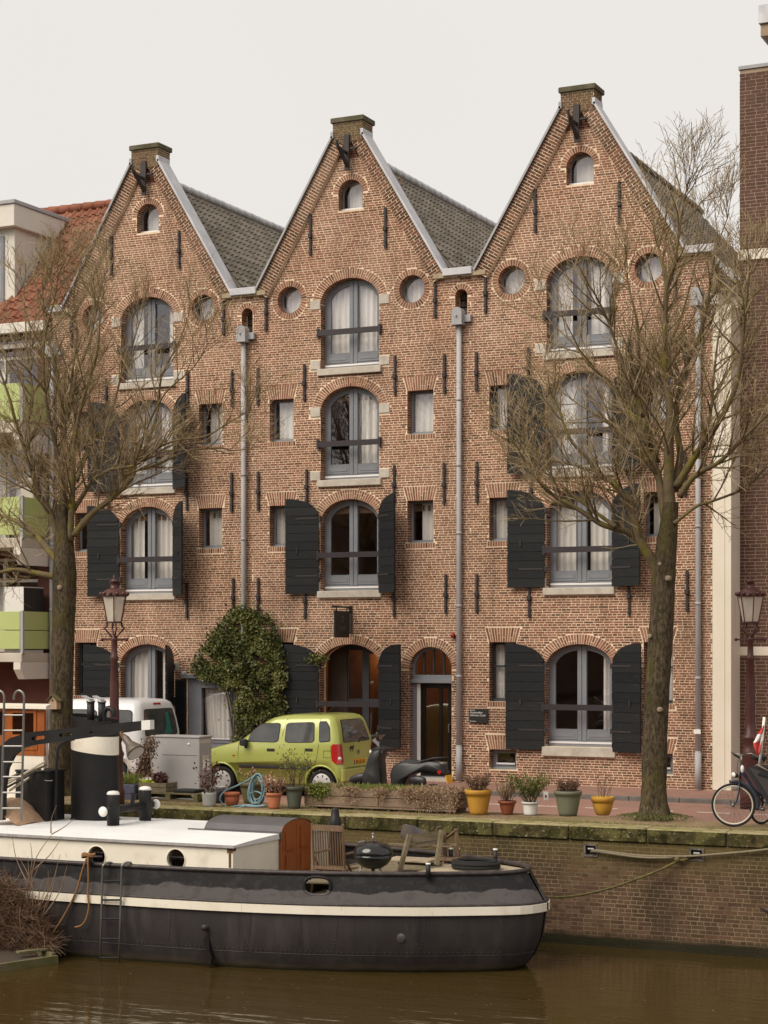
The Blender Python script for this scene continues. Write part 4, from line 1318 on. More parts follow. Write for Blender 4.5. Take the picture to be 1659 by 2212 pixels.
# ================================================================== cream pillar house and brown brick block, at the right
cw = mat('cream_render', (0.80, 0.73, 0.62), (0.73, 0.66, 0.54), ns=0.9, rough=0.85, dirt=[((0.40, 0.31, 0.22), 0.8, 0.58, 0.8, (3, 3, 0.4), 0.5)])
XP0, XP1 = C_H[2] + XR[2] + 0.004, -9.585
pr_ = thing('cream_pillar', 'narrow cream rendered wall strip between the right warehouse and the brown brick block', 'wall', ((XP0 + XP1) / 2, 0.02, 0))
m = MB(); m.bev(XP0, XP1 - 0.125, 0.0, 1.6, 0.0, 9.74, 0.006); m.build('wall', cw, pr_)
m = MB(); m.box(XP1 - 0.124, XP1, 0.012, 1.6, 0.0, 5.28); m.box(XP1 - 0.124, XP1, 0.012, 1.6, 5.29, 9.74); m.build('side_strip', cw, pr_)
m = MB(); m.bev(XP0 - 0.02, XP1 - 0.22, -0.14, 2.2, 9.742, 9.985, 0.012); m.M = None; m.bev(XP1 - 0.22, XP1 + 0.02, 0.5, 2.2, 9.742, 9.985, 0.01); m.build('cornice', cw, pr_)
m = MB(); m.bev(XP0 - 0.03, XP1 - 0.2, -0.16, 2.2, 9.987, 10.03, 0.006); m.build('roof_edge', MT['black_paint'], pr_)
bb = thing('brown_brick_block', 'tall dark brown brick block with cream stone bands at the right edge', 'building', (-6, 0.7, 0))
YB = 0.72
bmort = mat('brown_mortar', (0.42, 0.32, 0.23), (0.32, 0.24, 0.17), ns=2, rough=0.95)
bbr = mat('brown_brick', None, (0.13, 0.075, 0.06), ns=0.7, rough=0.9, spec=0.2, tone=[(0.085, 0.045, 0.036), (0.115, 0.06, 0.046), (0.145, 0.078, 0.06)], bump=0.2)
m = MB(); m.box(XP1, -3, YB, 7, -0.1, 14.62); m.build('wall', bmort, bb)
bands = [rect(XP1 - 1, -2, 10.74, 10.95), rect(XP1 - 1, -2, 2.70, 2.88)]
bw = MB(); cnt = [0]
def sink2(p, q, y, za, zb, t):
    if q < -8.7 and cnt[0] < 280 and (za > 11.2 or za < 3.9):
        mm = MB(); mm.tone = t; mm.box(p, q, y, YB + 0.02, za, zb, back=False); mm.build('brick', bbr, bb); cnt[0] += 1
        return True
    return False
lay_bricks(bw, lambda z: (XP1 - 0.006, -3.0), 0, 14.6, bands, 0.072, 0.22, 0.22, 0.012, YB - 0.002, YB + 0.02, rng, 0.003, None, sink2)
for q in range(200):
    bw.tone = rng.random(); z = q * 0.072
    bw.box(XP1 - 0.006, XP1 + 0.01, YB - 0.003, YB + 0.1, z + 0.006, z + 0.066)
bw.build('brickwork', bbr, bb, 'stuff')
for b in bands:
    m = MB(); m.bev(XP1 - 0.03, -3, YB - 0.04, YB + 0.1, b[0][1], b[2][1], 0.006); m.build('stone_band', cw, bb)
m = MB(); m.bev(XP1 - 0.03, -3, YB - 0.03, 7.05, 14.622, 14.70, 0.006); m.build('roof_edge', MT['zinc'], bb)
m = MB(); m.bev(-8.77, -3, -1.05, 3, 14.92, 15.28, 0.006); m.build('overhang_fascia', MT['zinc_light'], bb)
m = MB(); m.bev(-8.74, -3, -1.0, 3, 14.68, 14.918, 0.006); m.build('overhang_board', mat('soffit_board', (0.36, 0.27, 0.17), (0.30, 0.22, 0.14), ns=5, rough=0.7), bb)
m = MB(); m.M = Matrix.Translation((-8.74, -1.0, 14.68)); m.add([(0, 0, 0), (5, 0, 0), (5, 3, 0), (0, 3, 0), (0.62, 0.6, -0.34), (5, 0.6, -0.34), (5, 3, -0.34), (0.62, 3, -0.34)], [(0, 1, 5, 4), (3, 0, 4, 7), (4, 5, 6, 7)]); m.build('overhang_soffit', MT['zinc'], bb)
# skylight on the right slope of the third roof
dvv = Vector((2.62, 0, -3.06)).normalized(); nvv = Vector((3.06, 0, 2.62)).normalized()
m = MB(); m.M = Matrix.Translation((C_H[2] + 2.62 * 0.98, 1.1, 13.86 - 3.06 * 0.98)) @ Matrix(((dvv.x, 0, nvv.x, 0), (0, 1, 0, 0), (dvv.z, 0, nvv.z, 0), (0, 0, 0, 1)))
m.prism([rect(0.0, 0.62, 0.0, 0.1)], 0, 0.7)
sk = m.build('skylight', MT['zinc_light'], H[2])
g_ = MB(m.M); g_.quad((0.06, 0.07, 0.102), (0.56, 0.07, 0.102), (0.56, 0.63, 0.102), (0.06, 0.63, 0.102)); g_.build('pane', mat('dark_glass', (0.02, 0.022, 0.025), rough=0.08, spec=0.6), sk)
# ================================================================== the barge
BC = -10.45
hull_m = mat('hull_black', (0.048, 0.041, 0.041), (0.036, 0.031, 0.032), ns=1.5, rough=0.5, spec=0.35, bump=0.06, bs=14, stretch=(1, 1, 1),
             dirt=[((0.088, 0.077, 0.076), 1.5, 0.50, 0.74, (2.5, 2.5, 0.3), 0.6), ((0.022, 0.019, 0.02), 2.0, 0.55, 0.7, (3, 3, 0.25), 0.6), ((0.055, 0.045, 0.03), 3.5, 0.6, 0.8, (1, 1, 0.4), 0.35), ((0.10, 0.075, 0.045), ('z', -1.80, -1.87, 0.10, 2.5), 0, 1, (1, 1, 1), 0.5), ((0.02, 0.019, 0.008), ('z', -1.86, -1.91, 0.04, 3), 0, 1, (1, 1, 1), 0.9)])
bul_m = mat('bulwark_grey', (0.10, 0.089, 0.088), rough=0.6, spec=0.2,
             dirt=[((0.014, 0.0135, 0.015), ('z', -0.73, -0.715, 0.18, 1.3), 0, 1, (1, 1, 1), 0.95), ((0.16, 0.15, 0.15), 16, 0.66, 0.74, (3, 3, 0.7), 0.35), ((0.05, 0.045, 0.046), 4, 0.52, 0.6, (1.2, 1.2, 1.8), 0.4), ((0.16, 0.145, 0.14), 10, 0.62, 0.8, (3, 3, 0.8), 0.35), ((0.09, 0.045, 0.02), 5, 0.7, 0.8, (1, 1, 0.5), 0.5)])
rail_m = mat('rail_paint', (0.035, 0.026, 0.027), (0.075, 0.06, 0.055), ns=9, lo=0.45, hi=0.75, rough=0.5)
cream = mat('cream_boat_paint', (0.86, 0.80, 0.69), (0.80, 0.73, 0.61), ns=1.4, rough=0.45,
            dirt=[((0.35, 0.16, 0.05), 6, 0.64, 0.76, (2, 2, 0.6), 0.7), ((0.5, 0.42, 0.30), 2.2, 0.55, 0.75, (1, 1, 1), 0.5), ((0.42, 0.36, 0.25), ('z', -0.985, -0.955, 0.03, 2), 0, 1, (1, 1, 1), 0.0)])
deckw = mat('white_deck', (0.78, 0.775, 0.78), (0.72, 0.71, 0.715), ns=1.3, rough=0.6, dirt=[((0.42, 0.38, 0.32), 2.5, 0.64, 0.85, (1, 1, 1), 0.45)])
tan_deck = mat('tan_deck', (0.42, 0.34, 0.24), (0.33, 0.265, 0.19), ns=2.5, rough=0.8)
varn = mat('varnished_wood', (0.36, 0.105, 0.028), (0.27, 0.075, 0.02), ns=3, rough=0.3, spec=0.5, stretch=(6, 6, 0.8), clear=0.3)
teak = mat('weathered_teak', (0.20, 0.125, 0.075), (0.14, 0.085, 0.05), ns=6, stretch=(4, 4, 0.6), rough=0.7)
oldwood = mat('old_grey_wood', (0.20, 0.16, 0.105), (0.13, 0.105, 0.06), ns=5, stretch=(2, 2, 2), rough=0.9, bump=0.2, bs=30)
boat = thing('barge', 'dark steel barge with cream cabin and black funnel moored at the quay', 'boat', (-15, BC, WZ))
BD = [(0, 0.03), (0.03, 0.18), (0.1, 0.36), (0.22, 0.52), (0.4, 0.66), (0.76, 0.88), (1.1, 1.08), (1.5, 1.29), (2.0, 1.50), (2.5, 1.68), (3.1, 1.85), (3.8, 1.99), (4.6, 2.10), (5.6, 2.17), (6.8, 2.2), (8.5, 2.2), (10.5, 2.2), (13, 2.2), (15.5, 2.2)]
def hb(d):
    for (a, x), (b, y) in zip(BD, BD[1:]):
        if a <= d <= b:
            return x + (y - x) * (d - a) / (b - a)
    return BD[-1][1]
def hp(d, z, tip, sc, side):
    return Vector((tip - d, BC + side * hb(d) * sc, z))
def tipz(z):
    T = [(-2.6, -10.9, 0.78), (-2.25, -10.42, 0.86), (-1.93, -10.02, 0.925), (-1.75, -9.86, 0.955), (-1.5, -9.74, 0.985), (-1.25, -9.69, 1.0), (-1.06, -9.67, 1.0), (-0.93, -9.67, 1.0), (-0.47, -9.95, 0.985)]
    for (a, x, s), (b, y, t) in zip(T, T[1:]):
        if a <= z <= b + 1e-6:
            f = (z - a) / (b - a)
            return x + (y - x) * f, s + (t - s) * f
    return T[-1][1:]
ds = [0, 0.015, 0.03, 0.06, 0.1, 0.16, 0.22, 0.3, 0.4] + [0.5 + 0.1 * i for i in range(28)] + [3.4 + 0.3 * i for i in range(40)]
def shell(zs, skip=None, off=0.0):
    m = MB(); m.sm = True
    P = []
    for side in (-1, 1):
        for z in zs:
            t, s = tipz(z)
            P.append([hp(d, z, t + off, s, side) + Vector((0, side * off, 0)) for d in ds])
    nz_ = len(zs)
    for sd in range(2):
        g = P[sd * nz_:(sd + 1) * nz_]
        vs = [p for r in g for p in r]
        n = len(ds); fs = []
        for i in range(nz_ - 1):
            for j in range(n - 1):
                c = (vs[i * n + j] + vs[(i + 1) * n + j + 1]) / 2
                if skip and sd == 0 and skip(c): continue
                fs.append((i * n + j, i * n + j + 1, (i + 1) * n + j + 1, (i + 1) * n + j) if sd == 1 else (i * n + j, (i + 1) * n + j, (i + 1) * n + j + 1, i * n + j + 1))
        m.add(vs, fs)
    return m
ds0 = ds
ds = [0, 0.015, 0.03, 0.06, 0.1, 0.16, 0.22, 0.3, 0.4] + [0.5 + 0.05 * i for i in range(290)]
h1 = at(668.5, 1918.5, BC - 2.0); h2 = at(-2, 1905, BC - 2.2)
sk_ = lambda c: ((c.x - h1.x) / 0.185) ** 2 + ((c.z - h1.z) / 0.125) ** 2 < 1 or (abs(c.x - h2.x) < 0.17 and abs(c.z - h2.z) < 0.11)
shell([-2.6, -2.25, -1.93, -1.75, -1.5, -1.25, -1.055]).build('hull', hull_m, boat)
shell([-0.935 + 0.0232 * i for i in range(21)], sk_).build('bulwark', bul_m, boat)
rb = MB(); rb.sm = False
for side in (-1, 1):
    prev = None
    vs = []; n = 4
    dd = ds0
    for d in dd:
        a, b = hp(d, -1.057, tipz(-1.06)[0], 1.0, side), hp(d, -0.935, tipz(-0.93)[0], 1.0, side)
        if d < 0.001: nn = Vector((1, 0, 0))
        else: nn = Vector((0.25 if d < 3 else 0, side, 0)).normalized() if d > 0.3 else Vector((1, side * d * 2.5, 0)).normalized()
        k_ = 0.045
        vs += [a, a + nn * k_, b + nn * k_, b]
    fs = []
    for i in range(len(dd) - 1):
        for j in range(4):
            fs.append((i * 4 + j, (i + 1) * 4 + j, (i + 1) * 4 + (j + 1) % 4, i * 4 + (j + 1) % 4))
    rb.add(vs, fs)
rb.build('rubbing_strake', cream, boat)
rl = MB(); rl.sm = True
rl.tube([hp(d, -0.465, tipz(-0.47)[0], 0.985, -1) for d in reversed(ds0)] + [hp(d, -0.465, tipz(-0.47)[0], 0.985, 1) for d in ds0[1:]], 0.036, 8)
rl.build('gunwale_rail', rail_m, boat)
lo = MB(); lo.sm = True
lo.tube([hp(d, -0.915, tipz(-0.93)[0] + 0.01, 1.004, -1) for d in reversed(ds0)] + [hp(d, -0.915, tipz(-0.93)[0] + 0.01, 1.004, 1) for d in ds0[1:]], 0.02, 6)
lo.build('strake_bead', rail_m, boat)
rv = MB()                                                          # riveted seam and rivets
for q in range(150):
    d = 0.35 + q * 0.075
    p = hp(d, -1.62, tipz(-1.62)[0], tipz(-1.62)[1], -1)
    rv.box(p.x - 0.009, p.x + 0.009, p.y - 0.008, p.y + 0.01, p.z - 0.009, p.z + 0.009)
for col_ in (1.4, 2.6, 3.9, 5.2, 6.4, 7.4):
    for q in range(9):
        p = hp(col_, -1.55 + q * 0.055, *tipz(-1.55 + q * 0.055), -1)
        rv.box(p.x - 0.009, p.x + 0.009, p.y - 0.008, p.y + 0.01, p.z - 0.009, p.z + 0.009)
rv.build('rivets', hull_m, boat, 'stuff')
sp = MB(); sp.sm = True
sp.tube([hp(d, -1.67, tipz(-1.67)[0], tipz(-1.67)[1] - 0.0, -1) + Vector((0, 0.003, 0)) for d in ds0], 0.007, 5)
sp.build('plate_seam', hull_m, boat)
# oval hawse ring and discharge pipe with its dark streak
for hc_, a, b in ((h1, 0.19, 0.135), (h2, 0.18, 0.12)):
    m = MB(); m.sm = True
    yy = BC - hb(tipz(hc_.z)[0] - hc_.x) * 0.99
    pts = []
    for i in range(25):
        t = 2 * pi * i / 24
        ca, sa = cos(t), sin(t)
        pts.append((hc_.x + a * math.copysign(abs(ca) ** 0.7, ca), BC - hb(tipz(hc_.z)[0] - hc_.x - a * math.copysign(abs(ca) ** 0.7, ca)) * tipz(hc_.z)[1] - 0.01, hc_.z + b * math.copysign(abs(sa) ** 0.7, sa)))
    m.tube(pts, 0.024, 7, cap=False)
    m.build('hawse_ring', bul_m, boat)
p = at(444, 2003, BC - 2.1)
m = MB(); m.sm = True; m.tube([(p.x, p.y - 0.06, p.z), (p.x, p.y + 0.15, p.z)], 0.045, 10); m.build('discharge_pipe', hull_m, boat)
m = MB(); yy = BC - 2.135
m.prism([[(p.x - 0.03, p.z - 0.04), (p.x - 0.055, p.z - 0.16), (p.x - 0.04, p.z - 0.30), (p.x - 0.02, p.z - 0.34), (p.x - 0.01, p.z - 0.44), (p.x - 0.05, p.z - 0.56), (p.x + 0.07, p.z - 0.56), (p.x + 0.09, p.z - 0.46), (p.x + 0.05, p.z - 0.36), (p.x + 0.045, p.z - 0.2), (p.x + 0.05, p.z - 0.06), (p.x + 0.02, p.z - 0.03)]], BC - hb(tipz(-1.5)[0] - p.x) * 0.985 - 0.008, BC - hb(tipz(-1.5)[0] - p.x) * 0.985 + 0.05); m.build('drip_stain', mat('wet_stain', (0.014, 0.012, 0.012), rough=0.3), boat, 'stuff')
p = at(867, 2028, BC - 1.65); m = MB(); m.sm = True; m.ball((p.x, p.y, p.z), 0.08, 12, 8, 1, 0.35, 1); m.build('hull_boss', hull_m, boat)
# decks
def deck(d0, d1, z, name, mt, inset=0.03):
    dd = [d0 + (d1 - d0) * i / 24 for i in range(25)]
    m = MB()
    t, s = tipz(min(z, -0.47))
    up = [hp(d, z, t, s, -1) + Vector((0, inset, 0)) for d in dd]; dn = [hp(d, z, t, s, 1) - Vector((0, inset, 0)) for d in dd]
    m.add(up + dn, [(i, 25 + i, 26 + i, i + 1) for i in range(24)])
    m.build(name, mt, boat)
deck(0.03, 1.55, -0.515, 'foredeck', tan_deck)
deck(1.45, 3.3, -0.62, 'mid_deck', oldwood)
deck(3.2, 15, -0.90, 'well_deck', oldwood)
bx_ = tipz(-0.47)[0]
m = MB(); m.box(bx_ - 1.57, bx_ - 1.54, BC - 1.25, BC + 1.25, -0.62, -0.514); m.build('deck_step', tan_deck, boat)
m = MB(); m.box(bx_ - 3.3, bx_ - 3.27, BC - 1.8, BC + 1.8, -0.9, -0.621); m.build('deck_step', oldwood, boat)
# cabin
CX0, CX1, CYN, CYF, CZ = -24.0, -14.10, BC - 1.62, BC + 1.62, -0.13
ports = [at(209, 1850, CYN), at(380, 1857, CYN)]
m = MB()
m.prism([rect(CX0, CX1, -0.95, CZ - 0.03)] + [circle(p.x, p.z, 0.165, 24) for p in ports], CYN, CYN + 0.06)
m.build('cabin_side', cream, boat)
m = MB(); m.box(CX1 - 0.06, CX1 - 0.001, CYN + 0.061, CYF, -0.95, CZ - 0.03); m.build('cabin_front', cream, boat)
m = MB(); m.box(CX0, CX1 - 0.07, CYF - 0.06, CYF, -0.95, CZ - 0.03); m.build('cabin_side', cream, boat)
m = MB(); m.box(CX0, CX1 - 0.08, CYN + 0.6, CYN + 0.62, -0.95, CZ - 0.05); m.build('cabin_inside', MT['black_paint'], boat)
for p in ports:
    m = MB(); m.sm = True
    m.tube([(p.x + 0.167 * cos(2 * pi * i / 24), CYN - 0.004, p.z + 0.167 * sin(2 * pi * i / 24)) for i in range(25)], 0.010, 6, cap=False)
    po = m.build('porthole', cream, boat)
    m = MB(); m.prism([circle(p.x, p.z, 0.164, 24)], CYN + 0.045, CYN + 0.05); m.build('pane', MT['glass'], po)
m = MB()
N = 12
ys = [CYN - 0.03 + (CYF - CYN + 0.06) * i / N for i in range(N + 1)]
zc = lambda y: CZ + 0.05 * (1 - ((y - BC) / 1.65) ** 2)
vs = []
for x in (CX0, CX1 + 0.035):
    for y in ys: vs.append((x, y, zc(y)))
    for y in ys: vs.append((x, y, CZ - 0.035))
k_ = N + 1
fs = []
for i in range(N):
    fs.append((i, 2 * k_ + i, 2 * k_ + i + 1, i + 1)); fs.append((k_ + i + 1, 3 * k_ + i + 1, 3 * k_ + i, k_ + i))
    fs.append((2 * k_ + i, 3 * k_ + i, 3 * k_ + i + 1, 2 * k_ + i + 1))
fs.append((0, k_, 3 * k_, 2 * k_)); fs.append((N, 2 * k_ + N, 3 * k_ + N, k_ + N))
m.add(vs, fs); m.build('cabin_roof', deckw, boat)
m = MB(); m.box(CX0, CX1 + 0.045, CYN - 0.045, CYN - 0.031, CZ - 0.04, CZ + 0.002); m.build('roof_edge', mat('grey_edge', (0.42, 0.40, 0.40), (0.3, 0.28, 0.27), ns=7, rough=0.6), boat)
rust = mat('rust_streak', (0.06, 0.035, 0.02), (0.18, 0.09, 0.035), ns=18, rough=0.9)
m = MB(); m.box(CX1 - 0.10, CX1 - 0.002, CYN - 0.006, CYN - 0.001, CZ - 0.12, CZ - 0.04); m.box(CX1 - 0.07, CX1 - 0.03, CYN - 0.006, CYN - 0.001, CZ - 0.34, CZ - 0.12); m.box(CX1 + 0.0005, CX1 + 0.006, CYN, CYN + 0.09, CZ - 0.09, CZ - 0.04)
m.build('rust_streak', rust, boat, 'stuff')
# companionway hood with wooden doors
HY0, HY1 = -10.62, -9.62
hm = (HY0 + HY1) / 2
archz = lambda y: -0.05 + 0.17 * sqrt(max(0, 1 - ((y - hm) / 0.53) ** 2))
m = MB(); n = 14
vs = []
for x in (-15.45, -14.03):
    for i in range(n + 1):
        y = HY0 - 0.03 + (HY1 - HY0 + 0.06) * i / n
        vs.append((x, y, archz(y)))
fs = [(i, n + 1 + i, n + 2 + i, i + 1) for i in range(n)]
m.add(vs, fs); m.add([v for v in vs[:n + 1]] + [(-15.45, HY1 + 0.03, -0.16), (-15.45, HY0 - 0.03, -0.16)], [tuple(range(n + 2, -1, -1))])
m.quad((-15.45, HY0 - 0.03, -0.16), (-14.03, HY0 - 0.03, -0.16), (-14.03, HY0 - 0.03, archz(HY0 - 0.03)), (-15.45, HY0 - 0.03, archz(HY0 - 0.03)))
m.box(-15.75, -14.05, HY0 - 0.05, HY0 - 0.031, -0.125, -0.06)
m.build('hood', mat('hood_grey', (0.10, 0.095, 0.10), (0.08, 0.075, 0.08), ns=3, rough=0.5), boat)
for q in range(2):
    a, b = HY0 + q * 0.5 + 0.004, HY0 + q * 0.5 + 0.496
    m = MB(); m.M = Matrix.Rotation(pi / 2, 4, 'Z')
    top_ = [(a + (b - a) * i / 8, archz(a + (b - a) * i / 8) - 0.012) for i in range(9)]
    m.prism([[(a, -0.80), (b, -0.80)] + top_[::-1]], 14.04, 14.09)
    dr = m.build('cabin_door', varn, boat)
    m = MB(); m.M = Matrix.Rotation(pi / 2, 4, 'Z')
    c_, e_ = a + 0.11, b - 0.11
    tp = [(c_ + (e_ - c_) * i / 6, archz(c_ + (e_ - c_) * i / 6) - 0.13) for i in range(7)]
    m.prism([[(c_, -0.36), (e_, -0.36)] + tp[::-1]], 14.022, 14.0395)
    m.prism([rect(c_, e_, -0.72, -0.44)], 14.022, 14.0395)
    m.build('door_panel', varn, dr)
# funnel
f0 = ground(201, 1772, CZ + 0.03)
FX, FY = f0.x - 0.03, f0.y + 0.10
def oval(z_at, rx, ry, n=36):
    return [(FX + rx * cos(2 * pi * i / n), FY + ry * sin(2 * pi * i / n), z_at(FX + rx * cos(2 * pi * i / n))) for i in range(n)]
def band_(za, zb, r, name, mt):
    m = MB(); m.sm = True
    a, b = oval(za, 0.43 * r, 0.36 * r), oval(zb, 0.43 * r, 0.36 * r)
    n = len(a)
    m.add(a + b, [(i, (i + 1) % n, n + (i + 1) % n, n + i) for i in range(n)])
    return m.build(name, mt, boat)
slope = lambda z0, k=-0.13: (lambda x: z0 + k * (x - FX))
band_(lambda x: CZ, slope(1.08), 1.0, 'funnel', MT['black_paint'])
band_(slope(1.08), slope(1.36, -0.05), 1.004, 'funnel_band', cream)
band_(slope(1.36, -0.05), slope(1.66, -0.16), 1.0, 'funnel_top', MT['black_paint'])
m = MB(); o_ = oval(slope(1.60, -0.16), 0.425, 0.355); m.add(o_, [tuple(range(len(o_)))]); m.build('funnel_lid', MT['black_paint'], boat)
m = MB(); m.sm = True; o_ = oval(lambda x: CZ + 0.03, 0.445, 0.375); m.tube(o_ + [o_[0]], 0.02, 6, cap=False); m.build('funnel_foot', MT['black_paint'], boat)
for px in (196, 220):
    p = at(px, 1535, FY); m = MB(); m.sm = True; m.tube([(p.x, FY, 1.55), (p.x, FY, 1.92)], 0.065, 12); ep = m.build('exhaust_pipe', MT['black_paint'], boat)
    m = MB(); m.sm = True; m.tube([(p.x, FY, 1.921), (p.x, FY, 1.955)], 0.075, 12); m.build('pipe_rim', MT['steel'], ep)
    m = MB(); m.M = Matrix.Translation((p.x - 0.06, FY, 1.99)) @ Matrix.Rotation(radians(22), 4, 'Y'); m.box(-0.10, 0.08, -0.07, 0.07, 0, 0.015); m.build('rain_flap', MT['zinc'], ep)
p = at(236, 1560, FY); m = MB(); m.sm = True
m.tube(catmull([(p.x - 0.10, FY, 1.55), (p.x - 0.10, FY, 1.75), (p.x - 0.02, FY, 1.83), (p.x + 0.08, FY, 1.78), (p.x + 0.10, FY, 1.68)], 5), 0.045, 8); m.build('vent_pipe', MT['black_paint'], boat)
# double bollard on the roof
m = MB(); m.sm = True
B1, B2 = Vector((-17.22, -10.62, CZ + 0.03)), Vector((-17.28, -9.55, CZ + 0.03))
for b in (B1, B2):
    m = MB(); m.sm = True; m.lathe([(0.105, 0), (0.105, 0.52), (0.10, 0.53)], b, 16); bo = m.build('bollard', MT['black_paint'], boat)
    m = MB(); m.sm = True; m.lathe([(0.108, 0.531), (0.108, 0.555), (0.08, 0.585), (0.01, 0.595)], b, 16); m.build('bollard_cap', MT['white'], bo)
m = MB(); m.sm = True; m.tube([(B1.x, B1.y - 0.30, 0.17), (B2.x, B2.y + 0.25, 0.17)], 0.065, 12); bo = m.build('bollard_bar', MT['black_paint'], boat)
for yy, sg in ((B1.y - 0.30, -1), (B2.y + 0.25, 1)):
    m = MB(); m.sm = True; m.ball((B1.x, yy, 0.17), 0.085, 12, 8, 1, 0.55, 1); m.build('bar_cap', MT['white'], bo)
m = MB(); m.tube([(B1.x, -10.05, 0.2), (B1.x + 0.03, -10.05, 0.42)], 0.035, 8); m.build('bar_lever', MT['black_paint'], bo)
# crane arm with slots
AY = -11.35
A = lambda x, y: (at(x, y, AY).x, at(x, y, AY).z)
outer = [A(306, 1577), A(120, 1603), A(75, 1609), A(46, 1617), A(28, 1632), A(14, 1660), A(8, 1700), A(5, 1772), A(-30, 1772), A(-27, 1690), A(-22, 1650), A(-8, 1618), A(20, 1595), A(60, 1582), A(306, 1557)]
def slot(x0, y0, x1, y1, r=4):
    return [A(x0, y0 - r), A(x0 - r, y0), A(x0, y0 + r), A(x1, y1 + r), A(x1 + r, y1), A(x1, y1 - r)]
m = MB(); m.prism([outer[::-1], slot(71, 1595.5, 94, 1592.5), slot(130, 1588.5, 152, 1585.5, 3.5), slot(194, 1582, 216, 1579.5, 1.6)], AY, AY + 0.10)
arm = m.build('crane_arm', MT['black_paint'], boat)
m = MB(); m.prism([[A(306.3, 1577.5), A(325, 1575.5), A(325, 1555.5), A(306.3, 1556.5)][::-1]], AY - 0.012, AY + 0.112); m.build('arm_tip', MT['white'], arm)
q0, q1 = at(266, 1588, AY - 0.05), at(294, 1627, AY - 0.12)
m = MB(); m.sm = True
dd_ = (q1 - q0)
m.tube([q0, q0 + dd_ * 0.18, q0 + dd_ * 0.45, q0 + dd_ * 0.72, q0 + dd_ * 0.9, q1], [0.035, 0.06, 0.065, 0.12, 0.155, 0.16], 14)
fl = m.build('floodlight', mat('dull_metal', (0.16, 0.125, 0.10), (0.11, 0.09, 0.07), ns=10, rough=0.5, metal=0.4), arm)
m = MB(); m.tube([q1, q1 + dd_.normalized() * 0.004], 0.14, 14); m.build('lens', mat('lamp_lens', (0.30, 0.25, 0.21), rough=0.1), fl)
m = MB(); m.tube([at(262, 1580, AY - 0.03), at(264, 1590, AY - 0.05), at(268, 1594, AY - 0.05)], 0.03, 6); m.build('bracket', rust, fl)
# bent black pipe, bin, cover and poles on the roof
m = MB(); m.sm = True; m.tube(catmull([at(119, 1772, -10.4), at(121, 1700, -10.4), at(123, 1640, -10.4), at(128, 1612, -10.4), at(142, 1601, -10.4), at(160, 1596, -10.4)], 5), 0.028, 8); m.build('deck_pipe', MT['black_paint'], boat)
# wheelhouse
WY = -10.45
wx = at(95, 1600, WY).x
z0, z1, z2 = at(60, 1632, WY).z, at(60, 1531, WY).z, at(60, 1521, WY).z
wp_ = at(26, 1537, WY), at(76, 1590, WY)
m = MB(); m.prism([rect(-23, wx, z0, z1), rect(wp_[0].x, wp_[1].x, wp_[1].z, wp_[0].z), rect(wp_[0].x - 0.75, wp_[0].x - 0.17, wp_[1].z, wp_[0].z)], WY, WY + 0.06)
wh = m.build('wheelhouse', varn, boat)
def plan(pts, za, zb, name, mt, par):
    """a plan outline (counter-clockwise) raised from za to zb"""
    n = len(pts); m = MB()
    m.add([(x, y, za) for x, y in pts] + [(x, y, zb) for x, y in pts], [tuple(range(n - 1, -1, -1)), tuple(range(n, 2 * n))] + [(i, (i + 1) % n, n + (i + 1) % n, n + i) for i in range(n)])
    return m.build(name, mt, par)
RK = 0.62                                               # the forward wall rakes back
wpl = lambda o, y0, y1: [(-23, y0), (wx + o - RK * (y0 - WY), y0), (wx + o - RK * (y1 - WY), y1), (-23, y1)]
plan([(wx - 0.06 - RK * 0.061, WY + 0.061), (wx - RK * 0.061, WY + 0.061), (wx - RK * 0.95, WY + 0.95), (wx - 0.06 - RK * 0.95, WY + 0.95)], z0, z1, 'wheelhouse_wall', varn, wh)
plan(wpl(-0.05, WY + 0.951, WY + 1.0), z0, z1, 'wheelhouse_wall', varn, wh)
m = MB(); m.prism([rect(wp_[0].x - 0.03, wp_[1].x + 0.03, wp_[1].z - 0.03, wp_[0].z + 0.03), rect(wp_[0].x + 0.02, wp_[1].x - 0.02, wp_[1].z + 0.02, wp_[0].z - 0.02)], WY - 0.02, WY - 0.001); m.build('window_frame', varn, wh)
m = MB(); m.box(wp_[0].x - 0.74, wp_[1].x + 0.01, WY + 0.02, WY + 0.026, wp_[1].z - 0.005, wp_[0].z + 0.005); m.build('pane', MT['glass'], wh)
m = MB(); m.box(wp_[0].x - 0.05, wp_[1].x + 0.05, WY - 0.012, WY - 0.001, wp_[1].z - 0.24, wp_[1].z - 0.08); m.build('wood_panel', varn, wh)
plan(wpl(0.05, WY - 0.08, WY + 1.05), z1 + 0.001, z1 + 0.05, 'wheelhouse_roof', cream, wh)
plan(wpl(-0.01, WY + 0.01, WY + 0.95), CZ, z0 - 0.001, 'wheelhouse_base', cream, wh)
